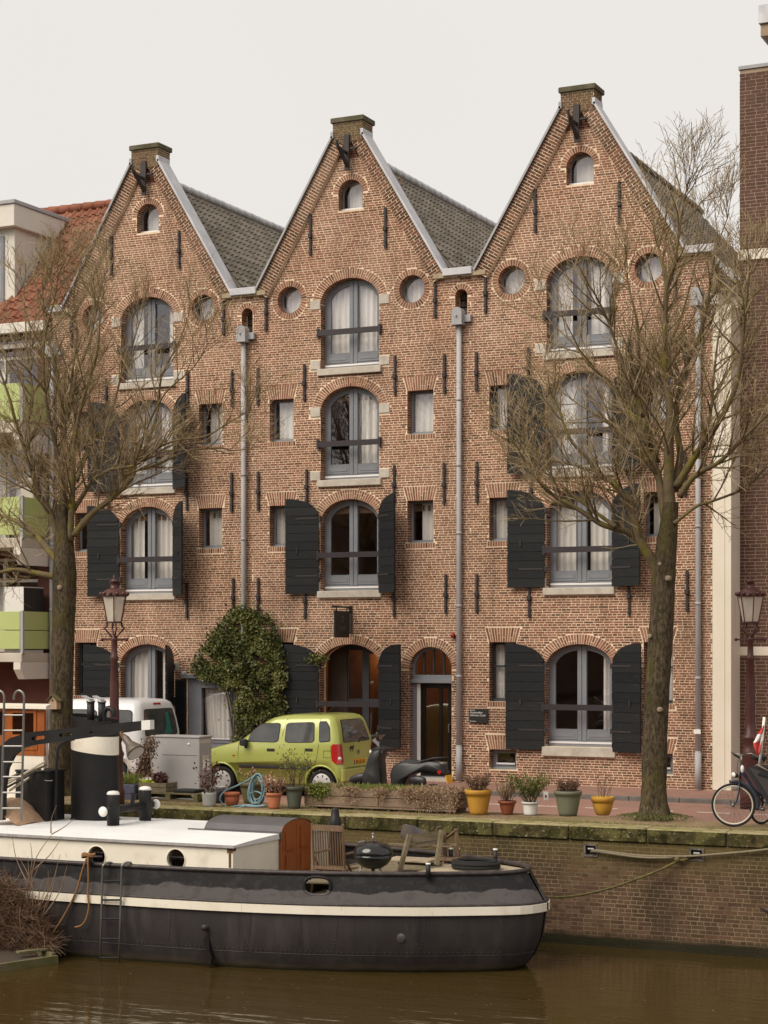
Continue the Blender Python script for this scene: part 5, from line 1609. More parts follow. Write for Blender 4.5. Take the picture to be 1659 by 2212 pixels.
# steel ladders
def ladder(x0, x1, y0, y1, rungs, Y, label, hoop):
    t = thing('ladder', label, 'ladder', (at(x0, y1, Y).x, Y, at(x0, y1, Y).z), 'steel ladders on the barge')
    for xa, xb in ((x0, x0 - 6), (x1, x1 - 6)):
        m = MB(); m.sm = True
        p, q = at(xa, y0, Y), at(xb, y1, Y)
        if hoop == 'up':
            top = [q, p, p + Vector((0, 0, 0.07)), p + Vector((-0.03, 0, 0.14)), p + Vector((-0.10, 0, 0.175)), p + Vector((-0.17, 0, 0.14)), p + Vector((-0.20, 0, 0.07)), p + Vector((-0.20, 0, 0.02))]
        else:
            top = [q, p, p + Vector((0.01, 0.0, 0.05)), p + Vector((0.04, 0.06, 0.085)), p + Vector((0.08, 0.13, 0.075)), p + Vector((0.09, 0.15, 0.02))]
        m.tube([q, q.lerp(p, 0.5)] + catmull(top[1:], 4), 0.017 if hoop != 'up' else 0.02, 8)
        m.build('rail', MT['steel'], t)
    for yy in rungs:
        f = (yy - y0) / (y1 - y0)
        m = MB(); m.tube([at(x0 - 6 * f, yy, Y), at(x1 - 6 * f, yy, Y)], 0.016, 6); m.build('rung', MT['steel'] if hoop == 'up' else MT['dark_rubber'], t)
ladder(222, 263, 1876, 2078, (1903, 1944, 1985, 2028, 2069), BC - 2.28, 'stainless steel swimming ladder hooked over the barge side down to the water', 'over')
ladder(9, 52, 1515, 1772, (1545, 1578, 1612, 1646, 1678, 1712, 1746), -11.62, 'tall stainless ladder with hooped tops in front of the wooden wheelhouse', 'up')
# loose things on the cabin roof
b0, b1 = at(50, 1765, -10.35), at(117, 1668, -10.35)
m = MB(); m.prism([[(b0.x + 0.16, CZ + 0.045), (b1.x, CZ + 0.045), (b1.x, b1.z), (b0.x, b1.z), (b0.x - 0.02, CZ + 0.30)]], -10.55, -10.05)
m.bev(b0.x - 0.02, b1.x + 0.02, -10.57, -10.03, b1.z + 0.001, b1.z + 0.04, 0.01)
bn = m.build('deck_box', mat('black_box', (0.018, 0.016, 0.016), rough=0.45)); single(bn, 'black storage box with a light handle standing on the cabin roof', 'box')
m = MB(); p = at(105, 1685, -10.57); m.tube([p + Vector((-0.08, 0, 0)), p + Vector((-0.06, -0.02, -0.01)), p + Vector((0.06, -0.02, -0.01)), p + Vector((0.08, 0, 0))], 0.01, 6); m.build('handle', MT['steel'], bn)
m = MB(); m.sm = False
p0, p1 = at(-10, 1772, -10.9), at(70, 1770, -10.9)
vs = []
for i in range(13):
    for j in range(7):
        u, v = i / 12, j / 6
        hgt = 0.42 * min(1, (1 - u) * 2.4 + 0.04) * sin(pi * (0.12 + 0.76 * v)) + R.uniform(-0.015, 0.015)
        vs.append((p0.x + (p1.x - p0.x) * u, -11.3 + 0.9 * v, CZ + 0.04 + max(0, hgt)))
m.add(vs, [(i * 7 + j, (i + 1) * 7 + j, (i + 1) * 7 + j + 1, i * 7 + j + 1) for i in range(12) for j in range(6)])
o = m.build('tarpaulin', mat('tan_canvas', (0.42, 0.27, 0.17), (0.33, 0.21, 0.13), ns=4, rough=0.8)); single(o, 'tan folded tarpaulin lying on the cabin roof behind the tall ladder', 'tarpaulin')
polem = [mat('pale_pole', (0.55, 0.47, 0.36), rough=0.6), oldwood, mat('dark_pole', (0.06, 0.045, 0.035), rough=0.6)]
for i, (xa, ya, xb, yb) in enumerate(((2, 1701, 97, 1645), (0, 1696, 102, 1652), (4, 1707, 88, 1660), (20, 1708, 75, 1672), (0, 1690, 60, 1662))):
    m = MB(); m.sm = True; m.tube([at(xa, ya, -11.0 + 0.05 * i), at(xb, yb, -10.6 + 0.05 * i)], 0.022, 6)
    o = m.build('pole', polem[i % 3]); single(o, ['pale pole, topmost of the poles slanting over the tarpaulin', 'grey wooden pole with the longest reach beside the black storage box', 'dark pole lying third in the slanting bundle', 'short pale pole at the low side of the slanting bundle', 'short grey pole at the high side of the slanting bundle'][i], 'pole', 'poles slanting over the cabin roof')
# orange-brown rope on its cleat
ropem = mat('brown_rope', (0.30, 0.15, 0.06), (0.22, 0.11, 0.045), ns=60, rough=0.9, bump=0.5, bs=120)
RY = BC - 2.27
m = MB(); m.sm = True
m.tube(catmull([at(188, 1853, RY), at(178, 1880, RY), at(165, 1925, RY), at(140, 1975, RY), at(112, 2018, RY - 0.1)], 6), 0.016, 7)
m.tube(catmull([at(190, 1852, RY), at(191, 1900, RY), at(190, 1935, RY), at(192, 1960, RY), at(186, 1985, RY), at(176, 1999, RY), at(162, 2003, RY)], 5), 0.015, 7)
for q in range(3):
    c_ = at(191, 1849 - 2 * q, RY + 0.06)
    m.tube([(c_.x + 0.11 * cos(t), c_.y + 0.06 * sin(t), c_.z + 0.01 * sin(3 * t)) for t in [2 * pi * i / 12 for i in range(13)]], 0.014, 6, cap=False)
o = m.build('mooring_rope', ropem); single(o, 'orange brown rope wound on a cleat and hanging down the dark hull', 'rope')
m = MB(); m.sm = True; c_ = at(196, 1852, RY + 0.06); m.tube([(c_.x - 0.16, c_.y, c_.z - 0.005), (c_.x + 0.2, c_.y, c_.z + 0.02)], 0.02, 6); m.tube([(c_.x, c_.y, c_.z - 0.1), (c_.x, c_.y, c_.z)], 0.03, 6); m.build('cleat', MT['iron'], boat)
# mooring lines on the quay wall
linem = mat('pale_rope', (0.25, 0.21, 0.145), (0.17, 0.14, 0.09), ns=50, rough=0.9, bump=0.5, bs=100)
linem2 = mat('yellow_green_rope', (0.17, 0.14, 0.035), (0.085, 0.068, 0.035), ns=9, rough=0.9, bump=0.5, bs=100)
m = MB(); m.sm = True; Q = QY - 0.07
m.tube(catmull([at(1276, 1838, QY + 0.06), at(1293, 1838, Q), at(1380, 1848, Q), at(1450, 1850, Q), at(1500, 1849, Q), at(1600, 1841, Q), at(1720, 1828, Q)], 6), 0.020, 7)
m.tube(catmull([at(1276, 1840, QY + 0.06), at(1293, 1840, Q), at(1380, 1852, Q - 0.02), at(1455, 1853, Q)], 6), 0.018, 7)
o = m.build('mooring_line', linem); single(o, 'pale rope slung along the quay wall between the two recessed mooring boxes', 'rope')
m = MB(); m.sm = True
m.tube(catmull([at(1506, 1846, QY + 0.05), at(1480, 1857, Q), at(1464, 1860, Q - 0.03), at(1428, 1878, Q - 0.1), at(1380, 1897, Q - 0.25), at(1320, 1918, Q - 0.6), at(1262, 1932, Q - 1.0), at(1215, 1938, Q - 1.5), at(1182, 1938, Q - 1.9)], 6), 0.019, 7)
m.ball(tuple(at(1463, 1857, Q - 0.03)), 0.05, 8, 6)
o = m.build('mooring_line', linem2); single(o, 'yellow green rope sagging from the quay wall to the barge bow', 'rope')

# ---------------------------------------------------------------- things on the fore deck
# slatted deck chair
cy = -11.15
t = thing('deck_chair', 'brown slatted wooden deck chair beside the orange cabin doors', 'chair', (at(711, 1885, cy).x, cy, -0.9))
xa, xb = at(678, 1800, cy).x, at(744, 1800, cy).x
zt, zb = at(711, 1779, cy).z, at(711, 1888, cy).z
for x in (xa, xb):
    m = MB(); m.tube([(x, cy - 0.10, -0.9), (x, cy, zb + 0.1), (x, cy - 0.06, zt)], 0.024, 4); m.build('side_post', teak, t)
    m = MB(); m.tube([(x, cy + 0.55, -0.9), (x, cy - 0.02, zb + 0.28)], 0.022, 4); m.build('leg', teak, t)
    m = MB(); m.box(x - 0.025, x + 0.025, cy + 0.0, cy + 0.55, zb + 0.30, zb + 0.325); m.build('armrest', teak, t)
m = MB(); m.box(xa, xb, cy - 0.075, cy - 0.045, zt - 0.11, zt - 0.02); m.build('top_rail', teak, t)
m = MB(); m.box(xa, xb, cy - 0.02, cy + 0.01, zb + 0.07, zb + 0.12); m.build('bottom_rail', teak, t)
for i in range(11):
    x = xa + 0.05 + (xb - xa - 0.1) * i / 10
    m = MB(); m.tube([(x, cy - 0.005, zb + 0.12), (x, cy - 0.055, zt - 0.11)], 0.0125, 4); m.build('back_slat', teak, t)
for i in range(7):
    m = MB(); m.box(xa + 0.02, xb - 0.02, cy + 0.02 + i * 0.075, cy + 0.075 + i * 0.075, zb + 0.045, zb + 0.065); m.build('seat_slat', teak, t)
# kettle barbecue
gy = -11.30
g0 = at(806, 1845, gy)
t = thing('kettle_barbecue', 'black round kettle barbecue on thin legs standing on the foredeck', 'barbecue', (g0.x, gy, -0.62))
enamel = mat('black_enamel', (0.010, 0.010, 0.011), rough=0.12, spec=0.6)
m = MB(); m.sm = True; m.lathe([(0.03, -0.225), (0.13, -0.21), (0.22, -0.15), (0.28, -0.07), (0.295, 0.0)], g0, 24); m.build('bowl', enamel, t)
m = MB(); m.sm = True; m.lathe([(0.302, 0.003), (0.306, 0.018), (0.29, 0.07), (0.24, 0.135), (0.15, 0.175), (0.02, 0.188)], g0, 24); lid = m.build('lid', enamel, t)
m = MB(); m.sm = True; m.tube([g0 + Vector((0, 0, 0.18)), g0 + Vector((0, 0, 0.23)), g0 + Vector((0, 0, 0.29))], [0.012, 0.022, 0.018], 8); m.ball(g0 + Vector((0, 0, 0.30)), 0.026, 8, 6); m.tube([g0 + Vector((-0.04, 0, 0.205)), g0 + Vector((0.04, 0, 0.205))], 0.012, 6); m.build('lid_handle', MT['steel'], lid)
m = MB(); m.M = Matrix.Translation(g0 + Vector((-0.17, -0.03, 0.165))) @ Matrix.Rotation(-0.25, 4, 'Y'); m.bev(-0.06, 0.06, -0.03, 0.03, 0, 0.03, 0.006); m.build('lid_vent', MT['steel'], lid)
for an in (-2.6, -0.55, 1.4):
    d_ = Vector((cos(an), sin(an), 0))
    m = MB(); m.sm = True; m.tube([g0 + d_ * 0.16 + Vector((0, 0, -0.17)), g0 + d_ * 0.25 + Vector((0, 0, -0.62 - g0.z))], 0.012, 6); m.build('leg', MT['steel'], t)
m = MB(); m.sm = True; m.tube([g0 + Vector((0, 0, -0.22)), g0 + Vector((0, 0, -0.33))], 0.03, 8); m.build('ash_pipe', MT['steel'], t)
# bench with its back to us, low table, covered chair behind
by = -10.45
t = thing('wooden_bench', 'weathered grey wooden bench turned away on the foredeck', 'bench', (at(905, 1880, by).x, by, -0.6))
def V(x, y, Y): return at(x, y, Y)
def beam(pts, w, h, name, mt, par):
    m = MB(); m.tube(pts, w, 4, flat=h / w); return m.build(name, mt, par)
m = MB(); q = [V(880, 1803, by - 0.25), V(953, 1794, by + 0.12), V(951, 1812, by + 0.12), V(884, 1823, by - 0.25)]
m.add(q + [p + Vector((0.01, 0.03, 0)) for p in q], [(0, 1, 2, 3), (7, 6, 5, 4), (0, 4, 5, 1), (1, 5, 6, 2), (2, 6, 7, 3), (3, 7, 4, 0)]); m.build('back_board', oldwood, t)
m = MB(); q = [V(884, 1826, by - 0.25), V(951, 1815, by + 0.12), V(950, 1822, by + 0.12), V(885, 1833, by - 0.25)]
m.add(q + [p + Vector((0.01, 0.03, 0)) for p in q], [(0, 1, 2, 3), (7, 6, 5, 4), (0, 4, 5, 1), (1, 5, 6, 2), (2, 6, 7, 3), (3, 7, 4, 0)]); m.build('back_board', oldwood, t)
for a, b, Y in (((884, 1802), (864, 1881), by - 0.28), ((954, 1793), (943, 1868), by + 0.10)):
    beam([V(a[0], a[1], Y), V(b[0], b[1], Y - 0.1)], 0.045, 0.03, 'side_post', oldwood, t)
for i in range(3):
    q = V(892, 1856, by + 0.15); m = MB(); m.bev(q.x - 0.36, q.x + 0.36, by - 0.12 + 0.15 * i, by + 0.025 + 0.15 * i, q.z - 0.02, q.z + 0.015, 0.006); m.build('seat_board', tan_deck, t)
for (x, y, Y) in ((858, 1824, by - 0.05), (970, 1824, by + 0.25)):
    p = V(x, y, Y); m = MB(); m.box(p.x - 0.14, p.x + 0.14, p.y - 0.03, p.y + 0.03, p.z - 0.015, p.z + 0.015); m.build('armrest', oldwood, t)
p = V(905, 1862, by + 0.2); m = MB(); m.box(p.x - 0.35, p.x + 0.35, p.y - 0.02, p.y + 0.02, p.z - 0.05, p.z); m.build('front_rail', oldwood, t)
for dx_ in (-0.33, 0.33):
    m = MB(); m.box(p.x + dx_ - 0.03, p.x + dx_ + 0.03, p.y + 0.021, p.y + 0.07, -0.62, p.z); m.build('leg', oldwood, t)
ty = -9.6
t = thing('garden_chair', 'brown folding garden chair half covered with a dark cloth against the quay', 'chair', (at(950, 1860, ty).x, ty, -0.62))
for a, b in (((985, 1790), (989, 1866)), ((960, 1800), (962, 1860)), ((988, 1792), (955, 1818))):
    beam([V(*a, ty), V(*b, ty + 0.05)], 0.035, 0.025, 'frame_bar', teak, t)
p, q = V(940, 1840, ty), V(992, 1852, ty); m = MB(); m.box(p.x, q.x, ty - 0.3, ty + 0.3, q.z - 0.03, q.z); m.build('seat', teak, t)
p, q = V(948, 1822, ty), V(991, 1827, ty); m = MB(); m.box(p.x, q.x, ty - 0.28, ty - 0.22, q.z, q.z + 0.03); m.build('armrest', teak, t)
for xx in (960, 987):
    p = V(xx, 1852, ty - 0.25); m = MB(); m.box(p.x - 0.02, p.x + 0.02, ty - 0.29, ty - 0.25, -0.62, p.z); m.build('leg', teak, t)
cl = mat('dark_cloth', (0.05, 0.045, 0.05), (0.10, 0.075, 0.06), ns=3, rough=0.9)
m = MB(); m.sm = True
pts = [V(868, 1790, ty - 0.3), V(870, 1781, ty - 0.3), V(884, 1783, ty - 0.3), V(914, 1797, ty - 0.25), V(948, 1797, ty - 0.2), V(956, 1800, ty - 0.2)]
bot = [V(867, 1812, ty - 0.35), V(872, 1815, ty - 0.35), V(884, 1818, ty - 0.33), V(914, 1822, ty - 0.28), V(944, 1826, ty - 0.25), V(950, 1838, ty - 0.22)]
vs = pts + [(a + b) / 2 + Vector((0, -0.06, 0)) for a, b in zip(pts, bot)] + bot
m.add(vs, [(r * 6 + i, (r + 1) * 6 + i, (r + 1) * 6 + i + 1, r * 6 + i + 1) for r in range(2) for i in range(5)])
m.add([v + Vector((0.02, 0.12, -0.01)) for v in pts] + pts, [(i, i + 1, 7 + i, 6 + i) for i in range(5)])
o = m.build('cloth_cover', cl); single(o, 'dark crumpled cloth draped over the garden chair behind the bench', 'cloth')
# conical black stove chimney behind the chair
p = at(724, 1782, -9.25)
m = MB(); m.sm = True; m.lathe([(0.10, -0.75), (0.105, 0.0), (0.10, 0.10), (0.075, 0.13), (0.06, 0.25), (0.055, 0.27), (0.035, 0.28)], p, 16); m.build('stove_chimney', MT['black_paint'], boat)
# small posts, rope coil
for x, y, Y in ((925, 1884, BC - 1.15), (974, 1850, BC + 0.9), (989, 1850, BC + 1.0), (1070, 1852, BC + 0.7)):
    p = at(x, y, Y); m = MB(); m.sm = True; m.lathe([(0.036, min(0, -0.52 - p.z)), (0.036, 0.11)], p, 10); bo = m.build('deck_post', MT['black_paint'], boat)
    m = MB(); m.sm = True; m.lathe([(0.037, 0.111), (0.037, 0.135)], p, 10); m.build('post_cap', MT['white'], bo)
m = MB(); m.sm = True
c_ = at(1028, 1861, BC + 0.15); c_.z = -0.47
for q in range(4):
    rr = 0.36 - 0.05 * (q % 2)
    m.tube([(c_.x + rr * cos(t), c_.y + 0.85 * rr * sin(t), c_.z + 0.025 * q) for t in [2 * pi * i / 28 for i in range(29)]], 0.03, 6, cap=False)
o = m.build('rope_coil', mat('black_rope', (0.016, 0.015, 0.015), rough=0.9, bump=0.5, bs=90)); single(o, 'black coil of thick rope lying on the barge bow', 'rope')
# tip of another boat at the right edge
m = MB(); p = at(1637, 1958, -10.2)
m.add([p, p + Vector((1.6, -0.35, -0.55)), p + Vector((1.6, 0.35, -0.55)), p + Vector((1.6, 0, -1.4)), p + Vector((0.35, 0, -0.28))], [(0, 4, 1), (0, 2, 4), (4, 3, 1), (4, 2, 3), (0, 1, 2), (1, 3, 2)])
o = m.build('rowing_boat', mat('dark_boat', (0.05, 0.045, 0.045), rough=0.5)); single(o, 'pointed dark bow of a small boat at the right edge by the quay wall', 'boat')
# ================================================================== vehicles
tyre_m = mat('tyre', (0.013, 0.013, 0.013), rough=0.85)
hub_m = mat('wheel_cover', (0.62, 0.61, 0.60), rough=0.35, metal=0.3)
carglass = mat('car_glass', (0.050, 0.052, 0.052), (0.10, 0.10, 0.095), ns=2.2, rough=0.05, spec=0.8)
trim_m = mat('dark_trim', (0.025, 0.023, 0.023), rough=0.55)
lampred = mat('tail_light', (0.42, 0.02, 0.02), rough=0.15, clear=0.5)
def atX(x, y, X):
    s = (x - 829.5) / FPX
    k = (-sin(TH) + s * cos(TH)) / (cos(TH) + s * sin(TH))
    return at(x, y, X / k + CAM_Y)
def slices_body(sl, yc, n=6, rf=0.22, rr=0.14):
    """sl = [(z, x_front, x_rear, half width)]; rounded plan sections stacked"""
    vs, fs = [], []
    m_ = None
    for z, xf, xr, w in sl:
        ring = []
        for cx, cy, r, a0 in ((xr, w, min(rr, w * 0.6), 0), (xf, w, min(rf, w * 0.6), 90), (xf, -w, min(rf, w * 0.6), 180), (xr, -w, min(rr, w * 0.6), 270)):
            ox = cx - r if cx == xr else cx + r
            oy = cy - r if cy > 0 else cy + r
            for i in range(n + 1):
                a = radians(a0 + 90 * i / n)
                ring.append((ox + r * cos(a), yc + oy + r * sin(a), z))
        m_ = len(ring)
        vs += ring
    for k in range(len(sl) - 1):
        for i in range(m_):
            j = (i + 1) % m_
            fs.append((k * m_ + i, k * m_ + j, (k + 1) * m_ + j, (k + 1) * m_ + i))
    fs.append(tuple(range(m_ - 1, -1, -1)))
    fs.append(tuple((len(sl) - 1) * m_ + i for i in range(m_)))
    return vs, fs
def interp(sl, z, k):
    for a, b in zip(sl, sl[1:]):
        if a[0] <= z <= b[0]:
            return a[k] + (b[k] - a[k]) * (z - a[0]) / (b[0] - a[0])
    return sl[-1][k] if z > sl[-1][0] else sl[0][k]
def cut_wheels(ob, centers, r, y0, y1):
    cm = MB()
    for x, z in centers:
        n = 28
        ring0 = [(x + r * cos(2 * pi * i / n), y0, z + r * sin(2 * pi * i / n)) for i in range(n)]
        ring1 = [(p[0], y1, p[2]) for p in ring0]
        cm.add(ring0 + ring1, [(i, (i + 1) % n, n + (i + 1) % n, n + i) for i in range(n)] + [tuple(range(n - 1, -1, -1)), tuple(range(n, 2 * n))])
    c = cm.build('cutter', trim_m)
    import bmesh
    for q in (c, ob):
        bm = bmesh.new(); bm.from_mesh(q.data); bmesh.ops.recalc_face_normals(bm, faces=bm.faces); bm.to_mesh(q.data); bm.free()
    md = ob.modifiers.new('b', 'BOOLEAN'); md.object = c; md.operation = 'DIFFERENCE'; md.solver = 'EXACT'
    dg = bpy.context.evaluated_depsgraph_get()
    me = bpy.data.meshes.new_from_object(ob.evaluated_get(dg))
    ob.modifiers.clear(); ob.data = me
    bpy.data.objects.remove(c)
def wheel(par, x, y, z, r, side, slots=9, capr=0.66):
    """wheel whose outer face looks along side*Y"""
    M_ = Matrix.Translation((x, y, z)) @ Matrix.Rotation(pi / 2 * (1 if side < 0 else -1), 4, 'X')
    m = MB(M_); m.sm = True
    m.lathe([(r * 0.66, -0.14), (r * 0.94, -0.14), (r, -0.10), (r, -0.02), (r * 0.95, 0.005), (r * 0.82, 0.012), (r * 0.70, 0.0), (r * 0.66, -0.02)], (0, 0, 0), 28, cap=False)
    w = m.build('wheel', tyre_m, par)
    m = MB(M_); m.sm = True
    m.lathe([(0.004, 0.012), (r * 0.10, 0.012), (r * 0.30, 0.022), (r * 0.55, 0.010), (r * 0.70, 0.002)], (0, 0, 0), 28, cap=False)
    m.build('wheel_cover', hub_m, w)
    m = MB(M_)
    for q in range(slots):
        a = 2 * pi * q / slots
        c, s = cos(a), sin(a)
        P = [(0.46, -0.028), (0.61, -0.045), (0.61, 0.045), (0.46, 0.028)]
        pts = [(r * (u * c - v * s), r * (u * s + v * c), 0.021) for u, v in P]
        m.add(pts, [(0, 1, 2, 3)])
    m.build('cover_slots', trim_m, w)
    return w
def clip_z(pts, z, sg):
    out = []
    for i in range(len(pts)):
        a, b = pts[i - 1], pts[i]
        ia, ib = (a[1] - z) * sg >= 0, (b[1] - z) * sg >= 0
        if ia != ib:
            t = (z - a[1]) / (b[1] - a[1]); out.append((a[0] + (b[0] - a[0]) * t, z))
        if ib: out.append(b)
    return out
def side_patch(par, pts, sl, yc, mt, name, off, side=-1, rings=1):
    """polygon of (x, z) laid on the body side"""
    n = len(pts)
    m = MB()
    f = lambda x, z: (x, yc + side * (interp(sl, z, 3) + off), z)
    for za, zb in zip([s_[0] for s_ in sl], [s_[0] for s_ in sl][1:]):
        q = clip_z(clip_z(pts, za, 1), zb, -1)
        if len(q) > 2: m.add([f(*p) for p in q], [tuple(range(len(q)))])
    return m.build(name, mt, par)
def grow(pts, k):
    cx = sum(p[0] for p in pts) / len(pts); cz = sum(p[1] for p in pts) / len(pts)
    out = []
    for x, z in pts:
        d = sqrt((x - cx) ** 2 + (z - cz) ** 2)
        out.append((cx + (x - cx) * (d + k) / d, cz + (z - cz) * (d + k) / d))
    return out
def rounded(pts, k=0.18, n=3):
    out = []
    N = len(pts)
    for i in range(N):
        p, a, b = Vector(pts[i]), Vector(pts[i - 1]), Vector(pts[(i + 1) % N])
        p0, p1 = p.lerp(a, k), p.lerp(b, k)
        for j in range(n + 1):
            t = j / n
            out.append(tuple(p0.lerp(p, t).lerp(p.lerp(p1, t), t)))
    return out

# ---- green car
paint = mat('green_car_paint', (0.40, 0.435, 0.11), (0.38, 0.41, 0.10), ns=2, rough=0.28, spec=0.5, metal=0.1, clear=0.5)
G = -5.1
YC = G + 0.80
sl = [(0.20, -18.98, -15.86, 0.70), (0.27, -19.06, -15.78, 0.76), (0.42, -19.12, -15.74, 0.795), (0.60, -19.12, -15.74, 0.805), (0.74, -19.05, -15.80, 0.805), (0.85, -18.80, -15.81, 0.803), (0.93, -18.52, -15.815, 0.80),
      (1.01, -18.18, -15.82, 0.797), (1.06, -18.02, -15.825, 0.79), (1.25, -17.76, -15.87, 0.752), (1.43, -17.50, -15.93, 0.714), (1.50, -17.36, -15.97, 0.692), (1.545, -17.2, -16.02, 0.655), (1.575, -16.98, -16.10, 0.585), (1.592, -16.6, -16.3, 0.42)]
slc = [(z, xf, xr, w) for z, xf, xr, w in sl]
car = thing('parked_car', 'lime green small hatchback parked behind the flower pots', 'car', (-17.4, YC, -0.006))
m = MB(); m.sm = True
m.add(*slices_body(sl, YC))
body = m.build('body', paint, car)
WX = [(-18.37, 0.271), (-16.18, 0.271)]
wr = 0.2775
cut_wheels(body, WX, 0.335, YC - 1.2, YC - 0.45)
body.data.materials.clear(); body.data.materials.append(paint)
m = MB()
for x, z in WX:
    m.box(x - 0.36, x + 0.36, YC - 0.60, YC - 0.5, 0.05, 0.64)
m.box(-18.9, -15.95, YC - 0.6, YC + 0.6, 0.12, 0.24)
m.build('underbody', trim_m, car)
for x, z in WX:
    wheel(car, x, G + 0.02, z, wr, -1)
    wheel(car, x, YC + 0.78, z, wr, 1)
    m = MB(); m.sm = True
    m.tube([(x + 0.345 * cos(t), YC - interp(sl, 0.271 + 0.345 * sin(t), 3) - 0.002, 0.271 + 0.345 * sin(t)) for t in [radians(-12 + 204 * i / 20) for i in range(21)]], 0.020, 6); m.build('wheel_arch', paint, car)
px = lambda x, y, Y=G + 0.06: (at(x, y, Y).x, at(x, y, Y).z)
wins = [([(537, 1609), (550, 1580), (569, 1564), (608, 1562.5), (600, 1607)], 'front_window'), ([(617, 1606), (623, 1562.5), (680, 1560.5), (678, 1603)], 'rear_door_window'), ([(690.5, 1602), (692.5, 1560), (707, 1560), (714, 1572), (713, 1600)], 'quarter_window')]
for pts, nm in wins:
    q = [px(x, y, G + (0.02 if y > 1590 else 0.12)) for x, y in pts]
    q = [(x, max(1.045, z)) for x, z in q]
    side_patch(car, rounded(grow(q, 0.022), 0.16), sl, YC, trim_m, 'window_seal', 0.004)
    side_patch(car, rounded(q, 0.16), sl, YC, carglass, nm, 0.0075)
# seams of the doors as thin dark lines
def seam(pts, name='door_seam'):
    m = MB(); m.tube([(x, YC - interp(sl, z, 3) - 0.001, z) for x, z in pts], 0.005, 4); m.build(name, trim_m, car)
xs = lambda X_: px(X_, 1640, G)[0]
a_, b_2, c_2 = xs(520), xs(603), xs(685)
seam([(xs(552) , 1.46), (xs(528), 1.18), (xs(516), 1.0), (xs(514), 0.8), (xs(515), 0.4), (xs(518), 0.24)])
seam([(xs(616), 1.50), (xs(609), 1.2), (xs(604), 0.95), (xs(603), 0.24)])
seam([(xs(688), 1.50), (xs(688), 1.0), (xs(683), 0.70), (xs(670), 0.50), (xs(668), 0.40)])
seam([(xs(520), 0.235), (xs(660), 0.235)])
m = MB(); m.bev(xs(517), xs(602), G - 0.016, G + 0.02, 0.53, 0.592, 0.01); m.bev(xs(604), xs(672), G - 0.016, G + 0.02, 0.53, 0.592, 0.01); m.build('side_moulding', trim_m, car)
for x in (585, 667):
    p = at(x, 1620, G); m = MB(); m.bev(p.x - 0.085, p.x + 0.085, p.y - 0.012, p.y + 0.01, p.z - 0.028, p.z + 0.028, 0.006); m.build('door_handle', trim_m, car)
p = at(528, 1604, G); m = MB(); m.bev(p.x - 0.03, p.x + 0.09, p.y - 0.16, p.y + 0.0, p.z - 0.06, p.z + 0.07, 0.02); m.tube([(p.x + 0.03, p.y - 0.02, p.z - 0.08), (p.x + 0.05, p.y + 0.06, p.z - 0.09)], 0.03, 6); m.build('wing_mirror', trim_m, car)
p = at(505, 1632, G); m = MB(); m.bev(p.x - 0.035, p.x + 0.035, p.y - 0.008, p.y + 0.01, p.z - 0.015, p.z + 0.015, 0.003); m.build('side_indicator', mat('amber', (0.35, 0.09, 0.02), rough=0.2), car)
fl0 = px(699, 1622, G), px(717, 1637, G)
seam([(fl0[0][0], fl0[0][1]), (fl0[1][0], fl0[0][1]), (fl0[1][0], fl0[1][1]), (fl0[0][0], fl0[1][1]), (fl0[0][0], fl0[0][1])], 'fuel_flap')
# windscreen on the sloping front
fx = lambda z: interp(sl, z, 1)
m = MB()
zz = [1.07, 1.2, 1.33, 1.47]
vs = []
for z in zz:
    w = interp(sl, z, 3) - 0.13
    vs += [(fx(z) - 0.005, YC - w, z), (fx(z) - 0.005, YC + w, z)]
m.add(vs, [(2 * i, 2 * i + 2, 2 * i + 3, 2 * i + 1) for i in range(3)]); m.build('windscreen', carglass, car)
for sd in (-1, 1):
    m = MB(); m.sm = True; m.ball((-19.05, YC + sd * 0.52, 0.70), 0.12, 12, 8, 0.5, 1.1, 0.8); m.build('headlight', MT['glass'] if False else mat('headlight_%d' % sd, (0.6, 0.6, 0.62), rough=0.1), car)
# rear face
rx = lambda z: interp(sl, z, 2)
def rear_patch(pts, mt, name, off):
    m = MB()
    for za, zb in zip([s_[0] for s_ in sl], [s_[0] for s_ in sl][1:]):
        q = clip_z(clip_z(pts, za, 1), zb, -1)
        if len(q) > 2: m.add([(rx(z) + off, YC + y, z) for y, z in q], [tuple(range(len(q)))])
    return m.build(name, mt, car)
rw = [(-0.56, 1.06), (0.56, 1.06), (0.50, 1.25), (0.44, 1.47), (-0.44, 1.47), (-0.50, 1.25)]
rear_patch(rounded(grow(rw, 0.03), 0.12), trim_m, 'window_seal', 0.005)
rear_patch(rounded(rw, 0.12), carglass, 'rear_window', 0.008)
m = MB(); m.tube([(rx(1.04) + 0.02, YC + 0.05, 1.04), (rx(1.10) + 0.025, YC + 0.22, 1.12), (rx(1.1) + 0.025, YC + 0.4, 1.10)], 0.012, 5); m.build('rear_wiper', trim_m, car)
for sd in (-1, 1):
    m = MB(); m.sm = True
    P = []
    for z in (0.66, 0.72, 0.86, 0.98, 1.03):
        w = interp(sl, z, 3); x = rx(z)
        k_ = 1.0 if 0.7 < z < 1.0 else 0.7
        P.append([(x - 0.16 * k_, YC + sd * (w + 0.006), z), (x - 0.05, YC + sd * (w + 0.004), z), (x + 0.006, YC + sd * (w - 0.05), z), (x + 0.010, YC + sd * (w - 0.16 * k_), z)])
    vs = [p for r in P for p in r]
    m.add(vs, [(r * 4 + i, r * 4 + i + 1, (r + 1) * 4 + i + 1, (r + 1) * 4 + i) for r in range(4) for i in range(3)])
    tl = m.build('tail_light', lampred, car)
    m = MB(); m.sm = True; m.ball((rx(0.75) - 0.02, YC + sd * 0.74, 0.75), 0.05, 10, 6); m.build('reversing_light', hub_m, tl)
